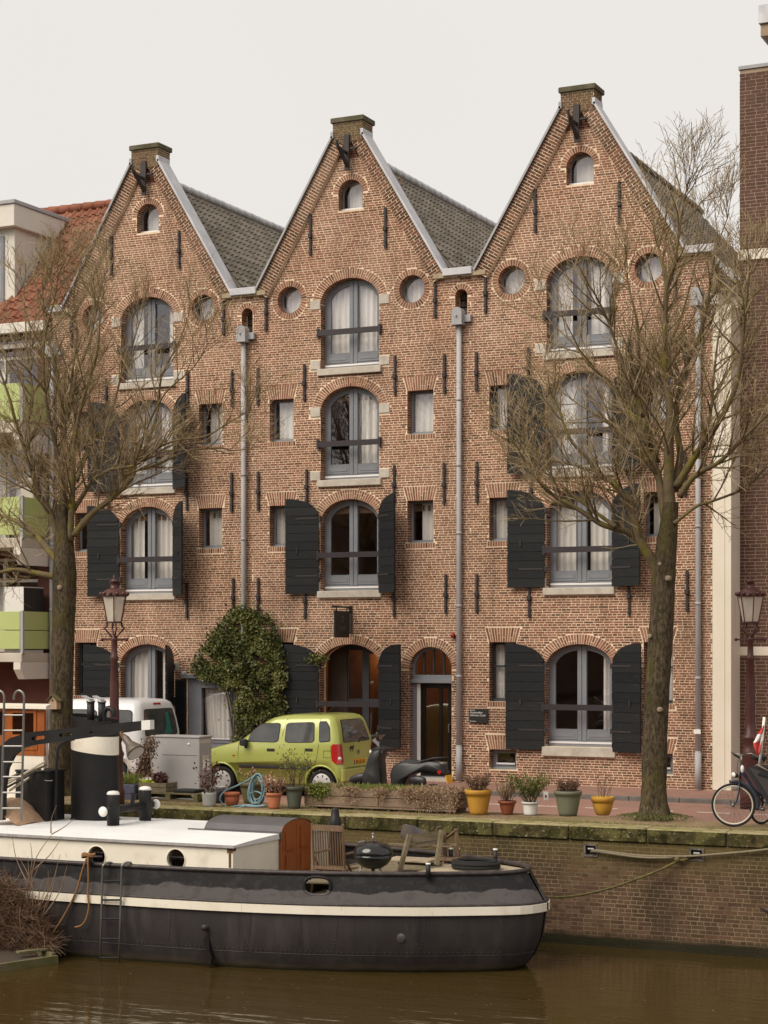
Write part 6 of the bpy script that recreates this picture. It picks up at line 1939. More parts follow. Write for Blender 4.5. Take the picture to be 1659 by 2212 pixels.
m = MB(); m.bev(-15.80, -15.715, YC - 0.76, YC + 0.76, 0.30, 0.56, 0.03); m.build('rear_bumper', paint, car)
np_ = mat('yellow_plate', (0.75, 0.36, 0.01), rough=0.4)
m = MB(); m.box(-15.80, rx(0.66) + 0.012, YC - 0.26, YC + 0.26, 0.605, 0.715); pl = m.build('number_plate', np_, car)
text_mesh('29-GX-XJ', 0.105, MT['black_paint'], Matrix.Translation((rx(0.66) + 0.0135, YC + 0.02, 0.625)) @ SIDE @ Matrix.Scale(0.95, 4, (1, 0, 0)), 'plate_lettering', pl, 'CENTER')
m = MB(); m.box(rx(0.66) + 0.0121, rx(0.66) + 0.0132, YC - 0.258, YC - 0.215, 0.607, 0.713); m.build('blue_strip', mat('plate_blue', (0.03, 0.05, 0.25), rough=0.4), pl)
seam_r = MB(); seam_r.tube([(rx(0.58) + 0.002, YC - 0.62, 0.57), (rx(0.58) + 0.004, YC + 0.62, 0.57)], 0.006, 4); seam_r.build('tailgate_seam', trim_m, car)
m = MB(); m.sm = True; m.M = Matrix.Translation((rx(0.84) + 0.006, YC + 0.04, 0.845)) @ Matrix.Rotation(pi / 2, 4, 'Y')
m.tube([(0.042 * cos(t), 0.042 * sin(t), 0) for t in [2 * pi * i / 14 for i in range(15)]], 0.007, 5, cap=False); m.box(-0.006, 0.006, -0.05, 0.05, -0.006, 0.004); m.build('round_badge', MT['steel'], car)
m = MB()                                                          # small black sticker of a leaping animal
st = [(-0.10, 0.10), (-0.04, 0.115), (0.03, 0.105), (0.07, 0.13), (0.09, 0.115), (0.06, 0.085), (0.05, 0.04), (0.03, 0.0), (0.015, 0.005), (0.025, 0.055), (-0.04, 0.06), (-0.07, 0.01), (-0.09, 0.005), (-0.075, 0.06), (-0.12, 0.06)]
m.M = Matrix.Translation((rx(0.9) + 0.004, YC - 0.22, 0.86)) @ Matrix.Rotation(pi / 2, 4, 'Z')
m.prism([st], -0.003, 0.0); m.build('sticker', trim_m, car)
m = MB(); m.tube([(-16.35, YC - 0.2, 1.60), (-16.15, YC - 0.2, 1.78)], 0.006, 4); m.build('aerial', trim_m, car)

car.location = Vector((0, CAM_Y, CAM_Z)) + 1.027 * (Vector(car.location) - Vector((0, CAM_Y, CAM_Z)))      # true size and distance: wheels on the street
car.scale = (1.027,) * 3

# ---- white van
vpaint = mat('white_van_paint', (0.74, 0.74, 0.75), (0.70, 0.70, 0.71), ns=2, rough=0.3, clear=0.4)
G2 = -4.0
VY = G2 + 0.83
vx = at(303, 1600, G2).x
sv = [(0.22, vx - 3.75, vx - 0.08, 0.74), (0.30, vx - 3.86, vx + 0.0, 0.80), (0.55, vx - 3.92, vx + 0.03, 0.83), (0.85, vx - 3.86, vx + 0.02, 0.83), (0.98, vx - 3.55, vx, 0.825), (1.10, vx - 3.02, vx - 0.01, 0.82), (1.35, vx - 2.75, vx - 0.05, 0.785),
      (1.60, vx - 2.46, vx - 0.10, 0.735), (1.70, vx - 2.30, vx - 0.14, 0.69), (1.76, vx - 2.05, vx - 0.22, 0.60), (1.785, vx - 1.7, vx - 0.5, 0.42)]
van = thing('parked_van', 'white delivery van parked beside the bare tree behind the black funnel', 'van', (vx - 2, VY, -0.08))
m = MB(); m.sm = True; m.add(*slices_body(sv, VY, rf=0.25, rr=0.16)); body = m.build('body', vpaint, van)
WX2 = [(vx - 3.2, 0.21), (vx - 0.62, 0.21)]
cut_wheels(body, WX2, 0.35, VY - 1.2, VY - 0.45); body.data.materials.clear(); body.data.materials.append(vpaint)
m = MB()
for x, z in WX2: m.box(x - 0.38, x + 0.38, VY - 0.62, VY - 0.5, -0.02, 0.6)
m.box(vx - 3.7, vx - 0.15, VY - 0.6, VY + 0.6, 0.06, 0.24); m.build('underbody', trim_m, van)
for x, z in WX2:
    wheel(van, x, G2 + 0.02, z, 0.30, -1, 8); wheel(van, x, VY + 0.80, z, 0.30, 1, 8)
def vpatch(pts, mt, name, off):
    return side_patch(van, pts, sv, VY, mt, name, off)
vp = lambda x0, x1, z0, z1, dx=0.0: rounded([(x0, z0), (x1, z0), (x1 - dx, z1), (x0 + dx, z1)], 0.16)
for x0, x1 in ((vx - 0.98, vx - 0.22), (vx - 1.95, vx - 1.1), (vx - 2.85, vx - 2.05)):
    vpatch(grow(vp(x0, x1, 1.12, 1.55, 0.04), 0.025), trim_m, 'window_seal', 0.004)
    vpatch(vp(x0, x1, 1.12, 1.55, 0.04), carglass, 'side_window', 0.008)
m = MB(); m.bev(vx - 2.8, vx - 1.0, G2 - 0.016, G2 + 0.02, 0.51, 0.59, 0.01); m.build('side_moulding', trim_m, van)
rvx = lambda z: interp(sv, z, 2)
def vrear(pts, mt, name, off):
    m = MB()
    for za, zb in zip([s_[0] for s_ in sv], [s_[0] for s_ in sv][1:]):
        q = clip_z(clip_z(pts, za, 1), zb, -1)
        if len(q) > 2: m.add([(rvx(z) + off, VY + y, z) for y, z in q], [tuple(range(len(q)))])
    return m.build(name, mt, van)
rw = [(-0.62, 1.02), (0.62, 1.02), (0.60, 1.3), (0.54, 1.57), (-0.54, 1.57), (-0.60, 1.3)]
vrear(rounded(grow(rw, 0.02), 0.12), trim_m, 'window_seal', 0.004)
vrear(rounded(rw, 0.12), carglass, 'rear_window', 0.008)
vrear([(0.1, 1.05), (0.4, 1.05), (0.36, 1.5), (0.25, 1.48), (0.22, 1.2)], mat('teal_cloth', (0.02, 0.16, 0.13), rough=0.6), 'teal_cloth', 0.009)
vrear([(-0.15, 1.66), (0.15, 1.66), (0.14, 1.70), (-0.14, 1.70)], lampred, 'brake_light', 0.012)
m = MB(); m.bev(vx - 0.05, vx + 0.07, VY - 0.80, VY + 0.80, 0.28, 0.55, 0.03); m.build('rear_bumper', trim_m, van)
for sd in (-1, 1):
    m = MB(); m.bev(vx - 0.10, vx + 0.012, VY + sd * 0.79 - 0.06, VY + sd * 0.79 + 0.055, 0.60, 0.80, 0.02); m.build('tail_light', lampred, van)

# ---- black scooter
SY = -6.05
sc_m = mat('black_scooter', (0.020, 0.019, 0.020), (0.030, 0.028, 0.028), ns=4, rough=0.4, spec=0.4)
q_ = lambda cx, cy, Y=SY: at(442.4 + 0.3333 * cx, 1474.7 + 0.3333 * cy, Y)
g_ = lambda cx, cy: (q_(cx, cy).x, q_(cx, cy).z)
scb = q_(1250, 700)
sct = thing('motor_scooter', 'black motor scooter with a clear windshield standing behind the planter', 'scooter', (scb.x, SY, -0.08))
def slab(pts, w, name, mt, par=sct, b=0.03, yc=SY):
    """side outline given depth with softened edges"""
    P = [g_(*p) for p in pts]
    ar = sum(P[i][0] * P[(i + 1) % len(P)][1] - P[(i + 1) % len(P)][0] * P[i][1] for i in range(len(P)))
    if ar < 0: P = P[::-1]
    P = rounded(P, 0.25, 3)
    Q = grow(P, -b)
    n = len(P)
    rings = [(Q, yc - w), (P, yc - w + b), (P, yc + w - b), (Q, yc + w)]
    m = MB(); m.sm = True
    vs = [(p[0], y, p[1]) for R_, y in rings for p in R_]
    fs = [(k * n + i, k * n + (i + 1) % n, (k + 1) * n + (i + 1) % n, (k + 1) * n + i) for k in range(3) for i in range(n)]
    fs += [tuple(range(n - 1, -1, -1)), tuple(range(3 * n, 4 * n))]
    m.add(vs, fs)
    return m.build(name, mt, par)
slab([(1225, 640), (1218, 590), (1240, 535), (1300, 512), (1400, 520), (1480, 505), (1555, 520), (1560, 560), (1570, 590), (1500, 590), (1420, 575), (1340, 600), (1300, 690), (1228, 690)], 0.15, 'rear_body', sc_m)
slab([(1222, 565), (1250, 528), (1310, 497), (1365, 500), (1380, 508), (1480, 488), (1490, 500), (1400, 535), (1300, 545), (1240, 570)], 0.13, 'seat', mat('scooter_seat', (0.028, 0.026, 0.026), rough=0.75))
slab([(1060, 560), (1075, 500), (1100, 440), (1150, 425), (1165, 440), (1150, 500), (1158, 600), (1165, 700), (1095, 700), (1040, 650), (1045, 590)], 0.17, 'leg_shield', sc_m)
slab([(1085, 432), (1120, 405), (1175, 415), (1190, 435), (1160, 460), (1090, 465)], 0.11, 'handlebar_cover', sc_m)
slab([(935, 640), (955, 605), (1010, 585), (1055, 590), (1060, 640), (1010, 645), (960, 660)], 0.08, 'front_mudguard', sc_m)
slab([(1150, 690), (1240, 690), (1240, 715), (1150, 715)], 0.15, 'floor_board', sc_m)
m = MB(); m.sm = True
p = q_(1098, 448); m.ball((p.x - 0.02, SY - 0.02, p.z), 0.07, 12, 8, 0.8, 1.3, 0.9); m.build('headlight', mat('scooter_light', (0.75, 0.72, 0.68), rough=0.1), sct)
ws = [g_(1100, 432), g_(1125, 370), g_(1150, 337), g_(1172, 350), g_(1170, 415)]
m = MB(); n = 5
vs = [(x, SY - 0.20, z) for x, z in ws] + [(x - 0.02, SY + 0.2, z) for x, z in ws]
m.add([(ws[0][0], SY - 0.19, ws[0][1]), (ws[2][0], SY - 0.14, ws[2][1]), (ws[2][0], SY + 0.14, ws[2][1]), (ws[0][0], SY + 0.19, ws[0][1]), (ws[1][0] - 0.03, SY - 0.21, ws[1][1]), (ws[1][0] - 0.03, SY + 0.21, ws[1][1]), (ws[4][0], SY - 0.26, ws[4][1]), (ws[3][0], SY - 0.2, ws[3][1])],
      [(0, 3, 5, 4), (4, 5, 2, 1), (6, 0, 4), (6, 4, 1), (6, 1, 7)])
m.build('windshield', glass_mat('clear_plastic', (0.55, 0.52, 0.49), 0.03, 0.3), sct)
m = MB(); m.sm = True
p = q_(1185, 440); m.tube([(p.x, SY - 0.02, p.z), (p.x - 0.02, SY - 0.2, p.z + 0.01), (p.x + 0.05, SY - 0.33, p.z - 0.03)], 0.018, 7); m.tube([(p.x, SY - 0.02, p.z), (p.x, SY + 0.3, p.z)], 0.018, 7); m.tube([q_(1180, 465, SY - 0.25), q_(1215, 480, SY - 0.3)], 0.012, 5)
m.build('handlebar', trim_m, sct)
m = MB(); m.sm = True; p0 = q_(1135, 420, SY - 0.15); p1 = q_(1116, 345, SY - 0.22); m.tube([p0, q_(1128, 380, SY - 0.2), p1], 0.008, 5); m.ball((p1.x, p1.y, p1.z), 0.06, 10, 6, 0.6, 0.4, 1.3); m.build('mirror', trim_m, sct)
for cx in (985, 1480):
    c_ = q_(cx, 655)
    M_ = Matrix.Translation((c_.x, SY - 0.05, 0.17)) @ Matrix.Rotation(pi / 2, 4, 'X')
    m = MB(M_); m.sm = True; m.lathe([(0.13, -0.10), (0.22, -0.10), (0.255, -0.07), (0.255, -0.03), (0.22, 0.0), (0.13, 0.0)], (0, 0, 0), 24, cap=False); w_ = m.build('wheel', tyre_m, sct)
    m = MB(M_); m.lathe([(0.01, -0.03), (0.06, -0.02), (0.13, -0.03)], (0, 0, 0), 20, cap=False); m.build('rim', MT['iron'], w_)
slab([(1345, 610), (1400, 598), (1450, 615), (1455, 660), (1380, 668), (1350, 650)], 0.04, 'engine_cover', sc_m, yc=SY - 0.12)
m = MB(); p = q_(1520, 580, SY - 0.16); m.M = Matrix.Translation(p) @ Matrix.Rotation(pi / 2, 4, 'X'); m.lathe([(0.035, -0.005), (0.035, 0.01)], (0, 0, 0), 12); m.build('reflector', lampred, sct)
slab([(1510, 515), (1560, 515), (1550, 550), (1520, 560)], 0.12, 'tail_light', mat('smoke_lens', (0.25, 0.22, 0.20), rough=0.2), b=0.015)
p = q_(1583, 625, SY); m = MB(); m.M = Matrix.Translation((p.x, SY, p.z)) @ Matrix.Rotation(radians(-18), 4, 'Y'); m.box(-0.006, 0.006, -0.12, 0.12, -0.075, 0.075); m.build('number_plate', np_, sct)
p = q_(1500, 490); m = MB(); m.sm = True; m.tube([q_(1400, 512, SY - 0.13), q_(1480, 490, SY - 0.13), q_(1568, 486, SY - 0.1), q_(1568, 486, SY + 0.1), q_(1480, 490, SY + 0.13)], 0.018, 6); m.build('grab_rail', trim_m, sct)

# ---- bicycle and cargo bike at the right edge
BKY = -7.29
hub = Vector((at(1584.3, 1739, BKY).x, BKY, 0.35))
ux = Vector((0.985, 0.17, 0)).normalized()
uz = Vector((0, 0, 1)); uy = uz.cross(ux)
bk = thing('bicycle', 'dark blue bicycle with pale rims parked on the quay edge', 'bicycle', (hub.x, BKY, 0))
def B(a, b, c=0.0): return hub + ux * a + uz * b + uy * c
def bwheel(par, c, r):
    n = 40
    ring = lambda rr: [c + ux * (rr * cos(2 * pi * i / n)) + uz * (rr * sin(2 * pi * i / n)) for i in range(n + 1)]
    m = MB(); m.sm = True; m.tube(ring(r - 0.018), 0.018, 7, cap=False); w = m.build('wheel', tyre_m, par)
    m = MB(); m.sm = True; m.tube(ring(r - 0.047), 0.013, 6, cap=False); m.build('rim', mat('pale_rim', (0.62, 0.56, 0.48), rough=0.4), w)
    m = MB()
    for i in range(28):
        a = 2 * pi * i / 28; b = a + (0.9 if i % 2 else -0.9)
        m.tube([c + ux * (0.03 * cos(b)) + uz * (0.03 * sin(b)) + uy * (0.02 if i % 4 < 2 else -0.02), c + ux * ((r - 0.05) * cos(a)) + uz * ((r - 0.05) * sin(a))], 0.0022, 3, cap=False)
    m.build('spokes', MT['steel'], w, 'stuff')
    m = MB(); m.sm = True; m.tube([c + uy * -0.06, c + uy * 0.06], 0.026, 10); m.build('hub', MT['steel'], w)
    return w
bwheel(bk, hub, 0.352)
bfr = mat('blue_bike_frame', (0.045, 0.055, 0.085), rough=0.35)
for c_ in (hub,):
    m = MB(); m.sm = True; m.tube([c_ + ux * (0.378 * cos(t)) + uz * (0.378 * sin(t)) for t in [radians(100 - 112 * i / 14) if c_ is hub else radians(170 - 160 * i / 14) for i in range(15)]], 0.018, 6, flat=1.6); m.build('mudguard', bfr, bk)
m = MB(); m.sm = True
for s_ in (-0.05, 0.05):
    m.tube([B(0, 0, s_), B(0.05, 0.06, s_), B(0.085, 0.2, s_), B(0.10, 0.42, s_ * 0.6)], 0.013, 7)
m.tube([B(0.10, 0.42), B(0.125, 0.66)], 0.018, 8); m.build('fork', bfr, bk)
ux_s = ux.copy(); uf = Vector((0.52, 0.854, 0)).normalized()
FP = hub + ux * 0.12 - uf * 0.12
def B(a, b, c=0.0): return FP + uf * a + uz * b + uz.cross(uf) * c
m = MB(); m.sm = True
m.tube([B(0.115, 0.56), B(0.60, 0.02)], 0.017, 7); m.tube([B(0.12, 0.62), B(0.42, 0.25), B(0.60, 0.10)], 0.015, 7); m.tube([B(0.60, 0.02), B(0.50, 0.62)], 0.017, 7); m.tube([B(0.60, 0.02), B(1.08, 0)], 0.012, 6); m.tube([B(0.53, 0.5), B(1.08, 0)], 0.011, 6)
m.build('frame', bfr, bk)
m = MB(); m.sm = True; m.tube([B(0.125, 0.64), B(0.13, 0.80)], 0.014, 7); m.tube([B(0.13, 0.80), B(0.12, 0.84, -0.22), B(0.26, 0.76, -0.28)], 0.011, 6); m.tube([B(0.13, 0.80), B(0.12, 0.84, 0.22), B(0.26, 0.78, 0.28)], 0.011, 6); m.build('handlebar', MT['steel'], bk)
m = MB(); m.sm = True; m.tube([B(0.24, 0.77, -0.275), B(0.36, 0.72, -0.29)], 0.016, 7); m.tube([B(0.24, 0.79, 0.275), B(0.36, 0.74, 0.29)], 0.016, 7); m.build('grip', tyre_m, bk)
m = MB(); m.sm = True; m.tube(catmull([B(0.12, 0.83, -0.1), B(-0.02, 0.72, -0.08), B(0.02, 0.5, -0.03), B(0.09, 0.42)], 5), 0.004, 4); m.build('brake_cable', trim_m, bk)
m = MB(); m.sm = True; m.tube([B(0.03, 0.47, -0.01), B(-0.05, 0.49, -0.01)], [0.03, 0.05], 10); hl = m.build('headlight', trim_m, bk)
m = MB(); m.sm = True; m.tube([B(-0.051, 0.49, -0.01), B(-0.06, 0.49, -0.01)], 0.045, 10); m.build('lens', MT['white'], hl)
m = MB(); m.sm = True; m.ball(tuple(B(0.09, 0.58, -0.06)), 0.05, 10, 6, 0.6, 0.6, 1.3); m.build('lock', MT['white'], bk)
m = MB(); m.sm = True; m.tube([B(0.5, 0.60), B(0.49, 0.72)], 0.014, 6); m.ball(tuple(B(0.52, 0.75)), 0.12, 10, 6, 1.1, 0.7, 0.4); m.build('saddle', tyre_m, bk)
ux = uf; uy = uz.cross(ux); bwheel(bk, FP + uf * 1.08, 0.352)
cb = thing('cargo_bike', 'black cargo bike box with a red and white flag at the right edge', 'cargo bike', (at(1660, 1760, -7.5).x, -7.5, 0))
KY = -7.74
kk = lambda x, y: (at(x, y, KY).x, at(x, y, KY).z)
m = MB()
pr = [kk(1608, 1661), kk(1620, 1656), kk(1760, 1660), kk(1760, 1762), kk(1672, 1762)]
m.prism([pr[::-1]], KY + 0.06, KY + 0.50)
bx = m.build('cargo_box', mat('black_plywood', (0.016, 0.015, 0.016), (0.025, 0.023, 0.024), ns=2.5, rough=0.5), cb)
m = MB(); m.prism([[kk(1617, 1658), kk(1643, 1666), kk(1680, 1700), kk(1680, 1745), kk(1660, 1722), kk(1640, 1690)][::-1]], KY + 0.02, KY + 0.059); m.build('side_panel', mat('grey_panel', (0.05, 0.045, 0.045), rough=0.4), bx)
m = MB(); m.prism([[kk(1636, 1672), kk(1652, 1663), kk(1700, 1668), kk(1700, 1690)][::-1]], KY - 0.01, KY + 0.019); m.build('box_opening', MT['dark_rubber'], bx)
m = MB(); m.sm = True; m.tube([at(1640, 1656, KY + 0.1), at(1651, 1549, KY + 0.1)], 0.022, 8); fp = m.build('flag_pole', MT['white'], cb)
m = MB(); m.sm = True; m.tube([at(1632, 1655, KY), at(1636, 1652, KY - 0.02), at(1650, 1660, KY - 0.02), at(1664, 1668, KY)], 0.014, 6); m.build('lock_cable', mat('cable', (0.2, 0.17, 0.12), rough=0.6), cb)
fr_, fw_ = mat('flag_red', (0.55, 0.07, 0.06), rough=0.8), mat('flag_white', (0.72, 0.66, 0.64), rough=0.8)
def cloth(rows, name, mt):
    m = MB(); m.sm = True
    vs = []
    for (xa, ya, xb, yb) in rows:
        for i in range(7):
            u = i / 6
            p = at(xa + (xb - xa) * u, ya + (yb - ya) * u, KY + 0.08 + 0.035 * sin(u * 7 + ya * 0.08))
            vs.append(p)
    m.add(vs, [(r * 7 + i, (r + 1) * 7 + i, (r + 1) * 7 + i + 1, r * 7 + i + 1) for r in range(len(rows) - 1) for i in range(6)])
    m.build(name, mt, fp)
cloth([(1646, 1568, 1651, 1566), (1641, 1576, 1651, 1576), (1636, 1586, 1650, 1586)], 'flag_cloth', fr_)
cloth([(1636, 1586, 1650, 1586), (1632, 1595, 1650, 1594), (1627, 1605, 1646, 1600)], 'flag_cloth', fw_)
cloth([(1627, 1605, 1646, 1600), (1628, 1612, 1645, 1608), (1632, 1622, 1643, 1616), (1634, 1633, 1641, 1626)], 'flag_cloth', fr_)
ux = Vector((0.55, 0.83, 0)).normalized(); uy = uz.cross(ux)
c_ = Vector((at(1645, 1747, -6.7).x, -6.7, 0.25)); bwheel(cb, c_, 0.25)
m = MB(); m.sm = True; m.tube([c_, c_ + Vector((0.05, 0.02, 0.33))], 0.016, 6); m.tube([c_ + Vector((0.05, 0.02, 0.3)), Vector((pr[2][0] - 0.3, KY + 0.3, 0.3))], 0.02, 6); m.build('fork', bfr, cb)
# ================================================================== street lamps
lamp_m = mat('oxblood_lamp_paint', (0.085, 0.028, 0.024), (0.065, 0.022, 0.02), ns=8, rough=0.4, bump=0.08)
lantern_glass = glass_mat('lantern_glass', (0.85, 0.80, 0.72), 0.07, 0.05)
nt = lantern_glass.node_tree
df_ = nd(nt, 'ShaderNodeBsdfDiffuse'); df_.inputs['Color'].default_value = (0.9, 0.82, 0.72, 1)
m2_ = nd(nt, 'ShaderNodeMixShader'); m2_.inputs[0].default_value = 0.5
o_ = [n for n in nt.nodes if n.type == 'OUTPUT_MATERIAL'][0]
old = o_.inputs['Surface'].links[0].from_socket
nt.links.new(old, m2_.inputs[1]); nt.links.new(df_.outputs[0], m2_.inputs[2]); nt.links.new(m2_.outputs[0], o_.inputs['Surface'])
def street_lamp(px, t, label):
    s = (px - 829.5) / FPX
    X0, Y0 = t * (-sin(TH) + s * cos(TH)), t * (cos(TH) + s * sin(TH)) + CAM_Y
    gz = 0.0 if Y0 < -6.42 else -0.085
    if Y0 > -2.2: gz = 0
    root = thing('street_lamp', label, 'street lamp', (X0, Y0, gz), 'old crown street lamps')
    c = (X0, Y0, 0)
    m = MB(); m.sm = True
    m.lathe([(0.19, gz), (0.19, 0.25), (0.165, 0.30), (0.165, 0.85), (0.185, 0.92), (0.15, 0.99), (0.13, 1.12), (0.165, 1.20), (0.165, 1.235), (0.10, 1.29), (0.092, 1.5), (0.078, 2.2), (0.062, 2.62), (0.075, 2.64), (0.075, 2.70), (0.058, 2.73), (0.052, 2.98), (0.065, 3.0), (0.065, 3.03), (0.05, 3.06), (0.03, 3.10)], c, 14)
    m.build('post', lamp_m, root)
    m = MB(); m.sm = True
    m.tube([(X0 - 0.26, Y0, 3.015), (X0 + 0.26, Y0, 3.015)], 0.016, 7)
    for sx in (-1, 1): m.ball((X0 + sx * 0.27, Y0, 3.015), 0.032, 10, 6)
    m.build('ladder_bar', lamp_m, root)
    m = MB(); m.sm = True
    for q in range(4):
        a = pi / 4 + q * pi / 2
        d = Vector((cos(a), sin(a), 0))
        o_ = Vector(c)
        m.tube(catmull([o_ + d * 0.045 + Vector((0, 0, 3.06)), o_ + d * 0.10 + Vector((0, 0, 3.13)), o_ + d * 0.175 + Vector((0, 0, 3.22)), o_ + d * 0.13 + Vector((0, 0, 3.28)), o_ + d * 0.15 + Vector((0, 0, 3.315))], 4), 0.016, 6)
    m.lathe([(0.155, 3.31), (0.165, 3.335), (0.14, 3.345)], c, 6)
    m.build('bracket', lamp_m, root)
    m = MB(); m.lathe([(0.145, 3.346), (0.235, 3.80)], c, 6, cap=False); m.build('lantern_glass', lantern_glass, root)
    m = MB()
    for q in range(6):
        a = 2 * pi * q / 6
        m.tube([(X0 + 0.149 * cos(a), Y0 + 0.149 * sin(a), 3.335), (X0 + 0.239 * cos(a), Y0 + 0.239 * sin(a), 3.81)], 0.010, 5)
    m.build('lantern_frame', lamp_m, root)
    m = MB(); m.sm = True
    m.lathe([(0.245, 3.80), (0.25, 3.83), (0.22, 3.845), (0.19, 3.90), (0.12, 3.945), (0.075, 3.955), (0.072, 4.06), (0.10, 4.075), (0.04, 4.115), (0.02, 4.13), (0.028, 4.15), (0.008, 4.20)], c, 12); roof = m.build('lantern_roof', lamp_m, root)
    m = MB(); m.sm = True
    for q in range(12):
        a = 2 * pi * (q + 0.5) / 12
        m.ball((X0 + 0.245 * cos(a), Y0 + 0.245 * sin(a), 3.85), 0.038, 8, 6)
    m.build('crown_leaves', lamp_m, roof)
    m = MB(); m.sm = True; m.lathe([(0.04, 3.35), (0.04, 3.42), (0.06, 3.44), (0.05, 3.52), (0.02, 3.55)], c, 10); m.build('bulb', mat('frosted_bulb', (0.7, 0.66, 0.60), rough=0.3), root)
    return root
street_lamp(247, 34.0, 'oxblood red street lamp behind the black funnel, in front of the left warehouse')
street_lamp(1621, 34.0, 'oxblood red street lamp behind the bicycle, before the brown brick block')

# ================================================================== plants
def leaf_mat(name, cols, rough=0.6):
    return mat(name, None, None, rough=rough, spec=0.3, tone=cols)
LM = dict(
    ivy=leaf_mat('ivy_leaf', [(0.030, 0.038, 0.010), (0.066, 0.078, 0.018), (0.125, 0.13, 0.032), (0.21, 0.195, 0.06)], 0.45),
    red=leaf_mat('red_leaf', [(0.05, 0.018, 0.016), (0.11, 0.04, 0.035), (0.16, 0.08, 0.06)]),
    pink=leaf_mat('faded_leaf', [(0.24, 0.13, 0.09), (0.38, 0.22, 0.15), (0.50, 0.33, 0.22)]),
    green=leaf_mat('green_leaf', [(0.06, 0.07, 0.02), (0.12, 0.13, 0.035), (0.20, 0.20, 0.05)]),
    lime=leaf_mat('lime_grass', [(0.09, 0.12, 0.02), (0.16, 0.19, 0.035), (0.24, 0.25, 0.06)]),
    dry=leaf_mat('dry_grass', [(0.20, 0.12, 0.075), (0.31, 0.20, 0.125), (0.42, 0.30, 0.19)]),
    heath=leaf_mat('heather', [(0.10, 0.05, 0.035), (0.17, 0.085, 0.06), (0.20, 0.13, 0.07)]),
    brown=leaf_mat('brown_twig', [(0.085, 0.045, 0.028), (0.13, 0.072, 0.045), (0.20, 0.125, 0.08)]))
twigm = mat('twig', (0.10, 0.07, 0.045), rough=0.9)
def leaf(m, p, d, n, L, w):
    d = d.normalized(); s_ = d.cross(n)
    if s_.length < 1e-4: s_ = d.cross(Vector((1, 0, 0.2)))
    s_.normalize()
    m.add([p, p + d * L * 0.5 + s_ * w, p + d * L, p + d * L * 0.5 - s_ * w], [(0, 1, 2, 3)])
def rv(rng, k=1.0):
    return Vector((rng.gauss(0, k), rng.gauss(0, k), rng.gauss(0, k)))
def pot_profile(rt, rb, h, rim=0.0, belly=0.0):
    pr = [(rb * 0.9, 0.0), (rb, 0.006)]
    for i in range(1, 6):
        f = i / 6
        pr.append((rb + (rt - rb) * f + belly * sin(pi * f), h * f * (1 - rim)))
    z = h * (1 - rim)
    if rim:
        pr += [(rt, z), (rt + 0.018, z + 0.004), (rt + 0.022, h - 0.006), (rt + 0.016, h)]
    else:
        pr += [(rt, h)]
    pr += [(rt - 0.012, h), (rt - 0.02, h - 0.03)]
    return pr
soil_m = mat('pot_soil', (0.05, 0.035, 0.022), rough=1)
def potted(x0, x1, yt, yb, Y, colour, label, plant, rim=0.2, belly=0.0, taper=0.74, seed=0, ph=0.35, dirt=True, name='potted_plant', cat='potted plant', kw=None):
    g = ground((x0 + x1) / 2, yb, 0.0) if Y is None else Vector((at((x0 + x1) / 2, yb, Y).x, Y, 0.0 if Y < -6.42 else -0.085))
    t_ = (g.y - CAM_Y) / (cos(TH) + (((x0 + x1) / 2 - 829.5) / FPX) * sin(TH))
    ppm = FPX / t_
    w = (x1 - x0) / ppm; rt = w / 2 - (0.02 if rim else 0)
    h = (yb - yt) / ppm - 0.02
    g.y += rt * taper * 0.9
    g.x = at((x0 + x1) / 2, yb, g.y).x
    root = thing(name, label, cat, tuple(g), 'flower pots along the quay')
    m = MB(); m.sm = True; m.lathe(pot_profile(rt, rt * taper, h, rim, belly), g, 24)
    pm = mat('pot_' + str(seed), colour, tuple(c * 0.86 for c in colour), ns=5, rough=0.6, spec=0.35, dirt=[((0.12, 0.09, 0.06), 7, 0.60, 0.85, (1, 1, 0.6), 0.5)] if dirt else None)
    m.build('pot', pm, root)
    m = MB(); m.lathe([(0.002, h - 0.03), (rt - 0.015, h - 0.032)], g, 20, cap=False); m.build('soil', soil_m, root)
    if plant:
        rng = random.Random(seed)
        top = g + Vector((0, 0, h - 0.03))
        st, lf = MB(), MB()
        kw = kw or {}
        ns, spread, nl, L, wd, up = kw.get('stems', 14), kw.get('spread', 0.7), kw.get('leaves', 14), kw.get('L', 0.06), kw.get('w', 0.018), kw.get('up', 0.3)
        for q in range(ns):
            a = rng.uniform(0, 2 * pi); r0 = rng.uniform(0, rt * 0.6)
            p = top + Vector((cos(a) * r0, sin(a) * r0, 0))
            H_ = ph * rng.uniform(0.55, 1.0)
            e = p + Vector((cos(a) * spread * H_ * rng.uniform(0.2, 1), sin(a) * spread * H_ * rng.uniform(0.2, 1), H_))
            mid = p.lerp(e, 0.5) + rv(rng, 0.02) + Vector((0, 0, 0.04 * H_))
            st.tube([p, mid, e], [kw.get('thick', 0.005), 0.004, 0.002], 4, cap=False)
            for k in range(nl):
                f = rng.uniform(kw.get('from', 0.25), 1.0)
                b = (p.lerp(mid, f * 2) if f < 0.5 else mid.lerp(e, f * 2 - 1)) + rv(rng, kw.get('scatter', 0.02))
                lf.tone = rng.random()
                d = rv(rng) + Vector((0, 0, up * 3))
                leaf(lf, b, d, rv(rng), L * rng.uniform(0.6, 1.3), wd * rng.uniform(0.7, 1.2))
        st.build('stems', twigm, root)
        lf.build('leaves', LM[plant], root, 'stuff')
    return root
TC = (0.38, 0.125, 0.065)
potted(436, 468, 1710, 1743.5, None, (0.36, 0.35, 0.34), 'light grey plastic pot with a dark red leaved shrub beside the cabinet', 'red', 0.0, taper=0.86, seed=1, ph=0.62, kw=dict(stems=12, leaves=16, L=0.06, w=0.022, spread=0.55, thick=0.008, up=0.1, scatter=0.05))
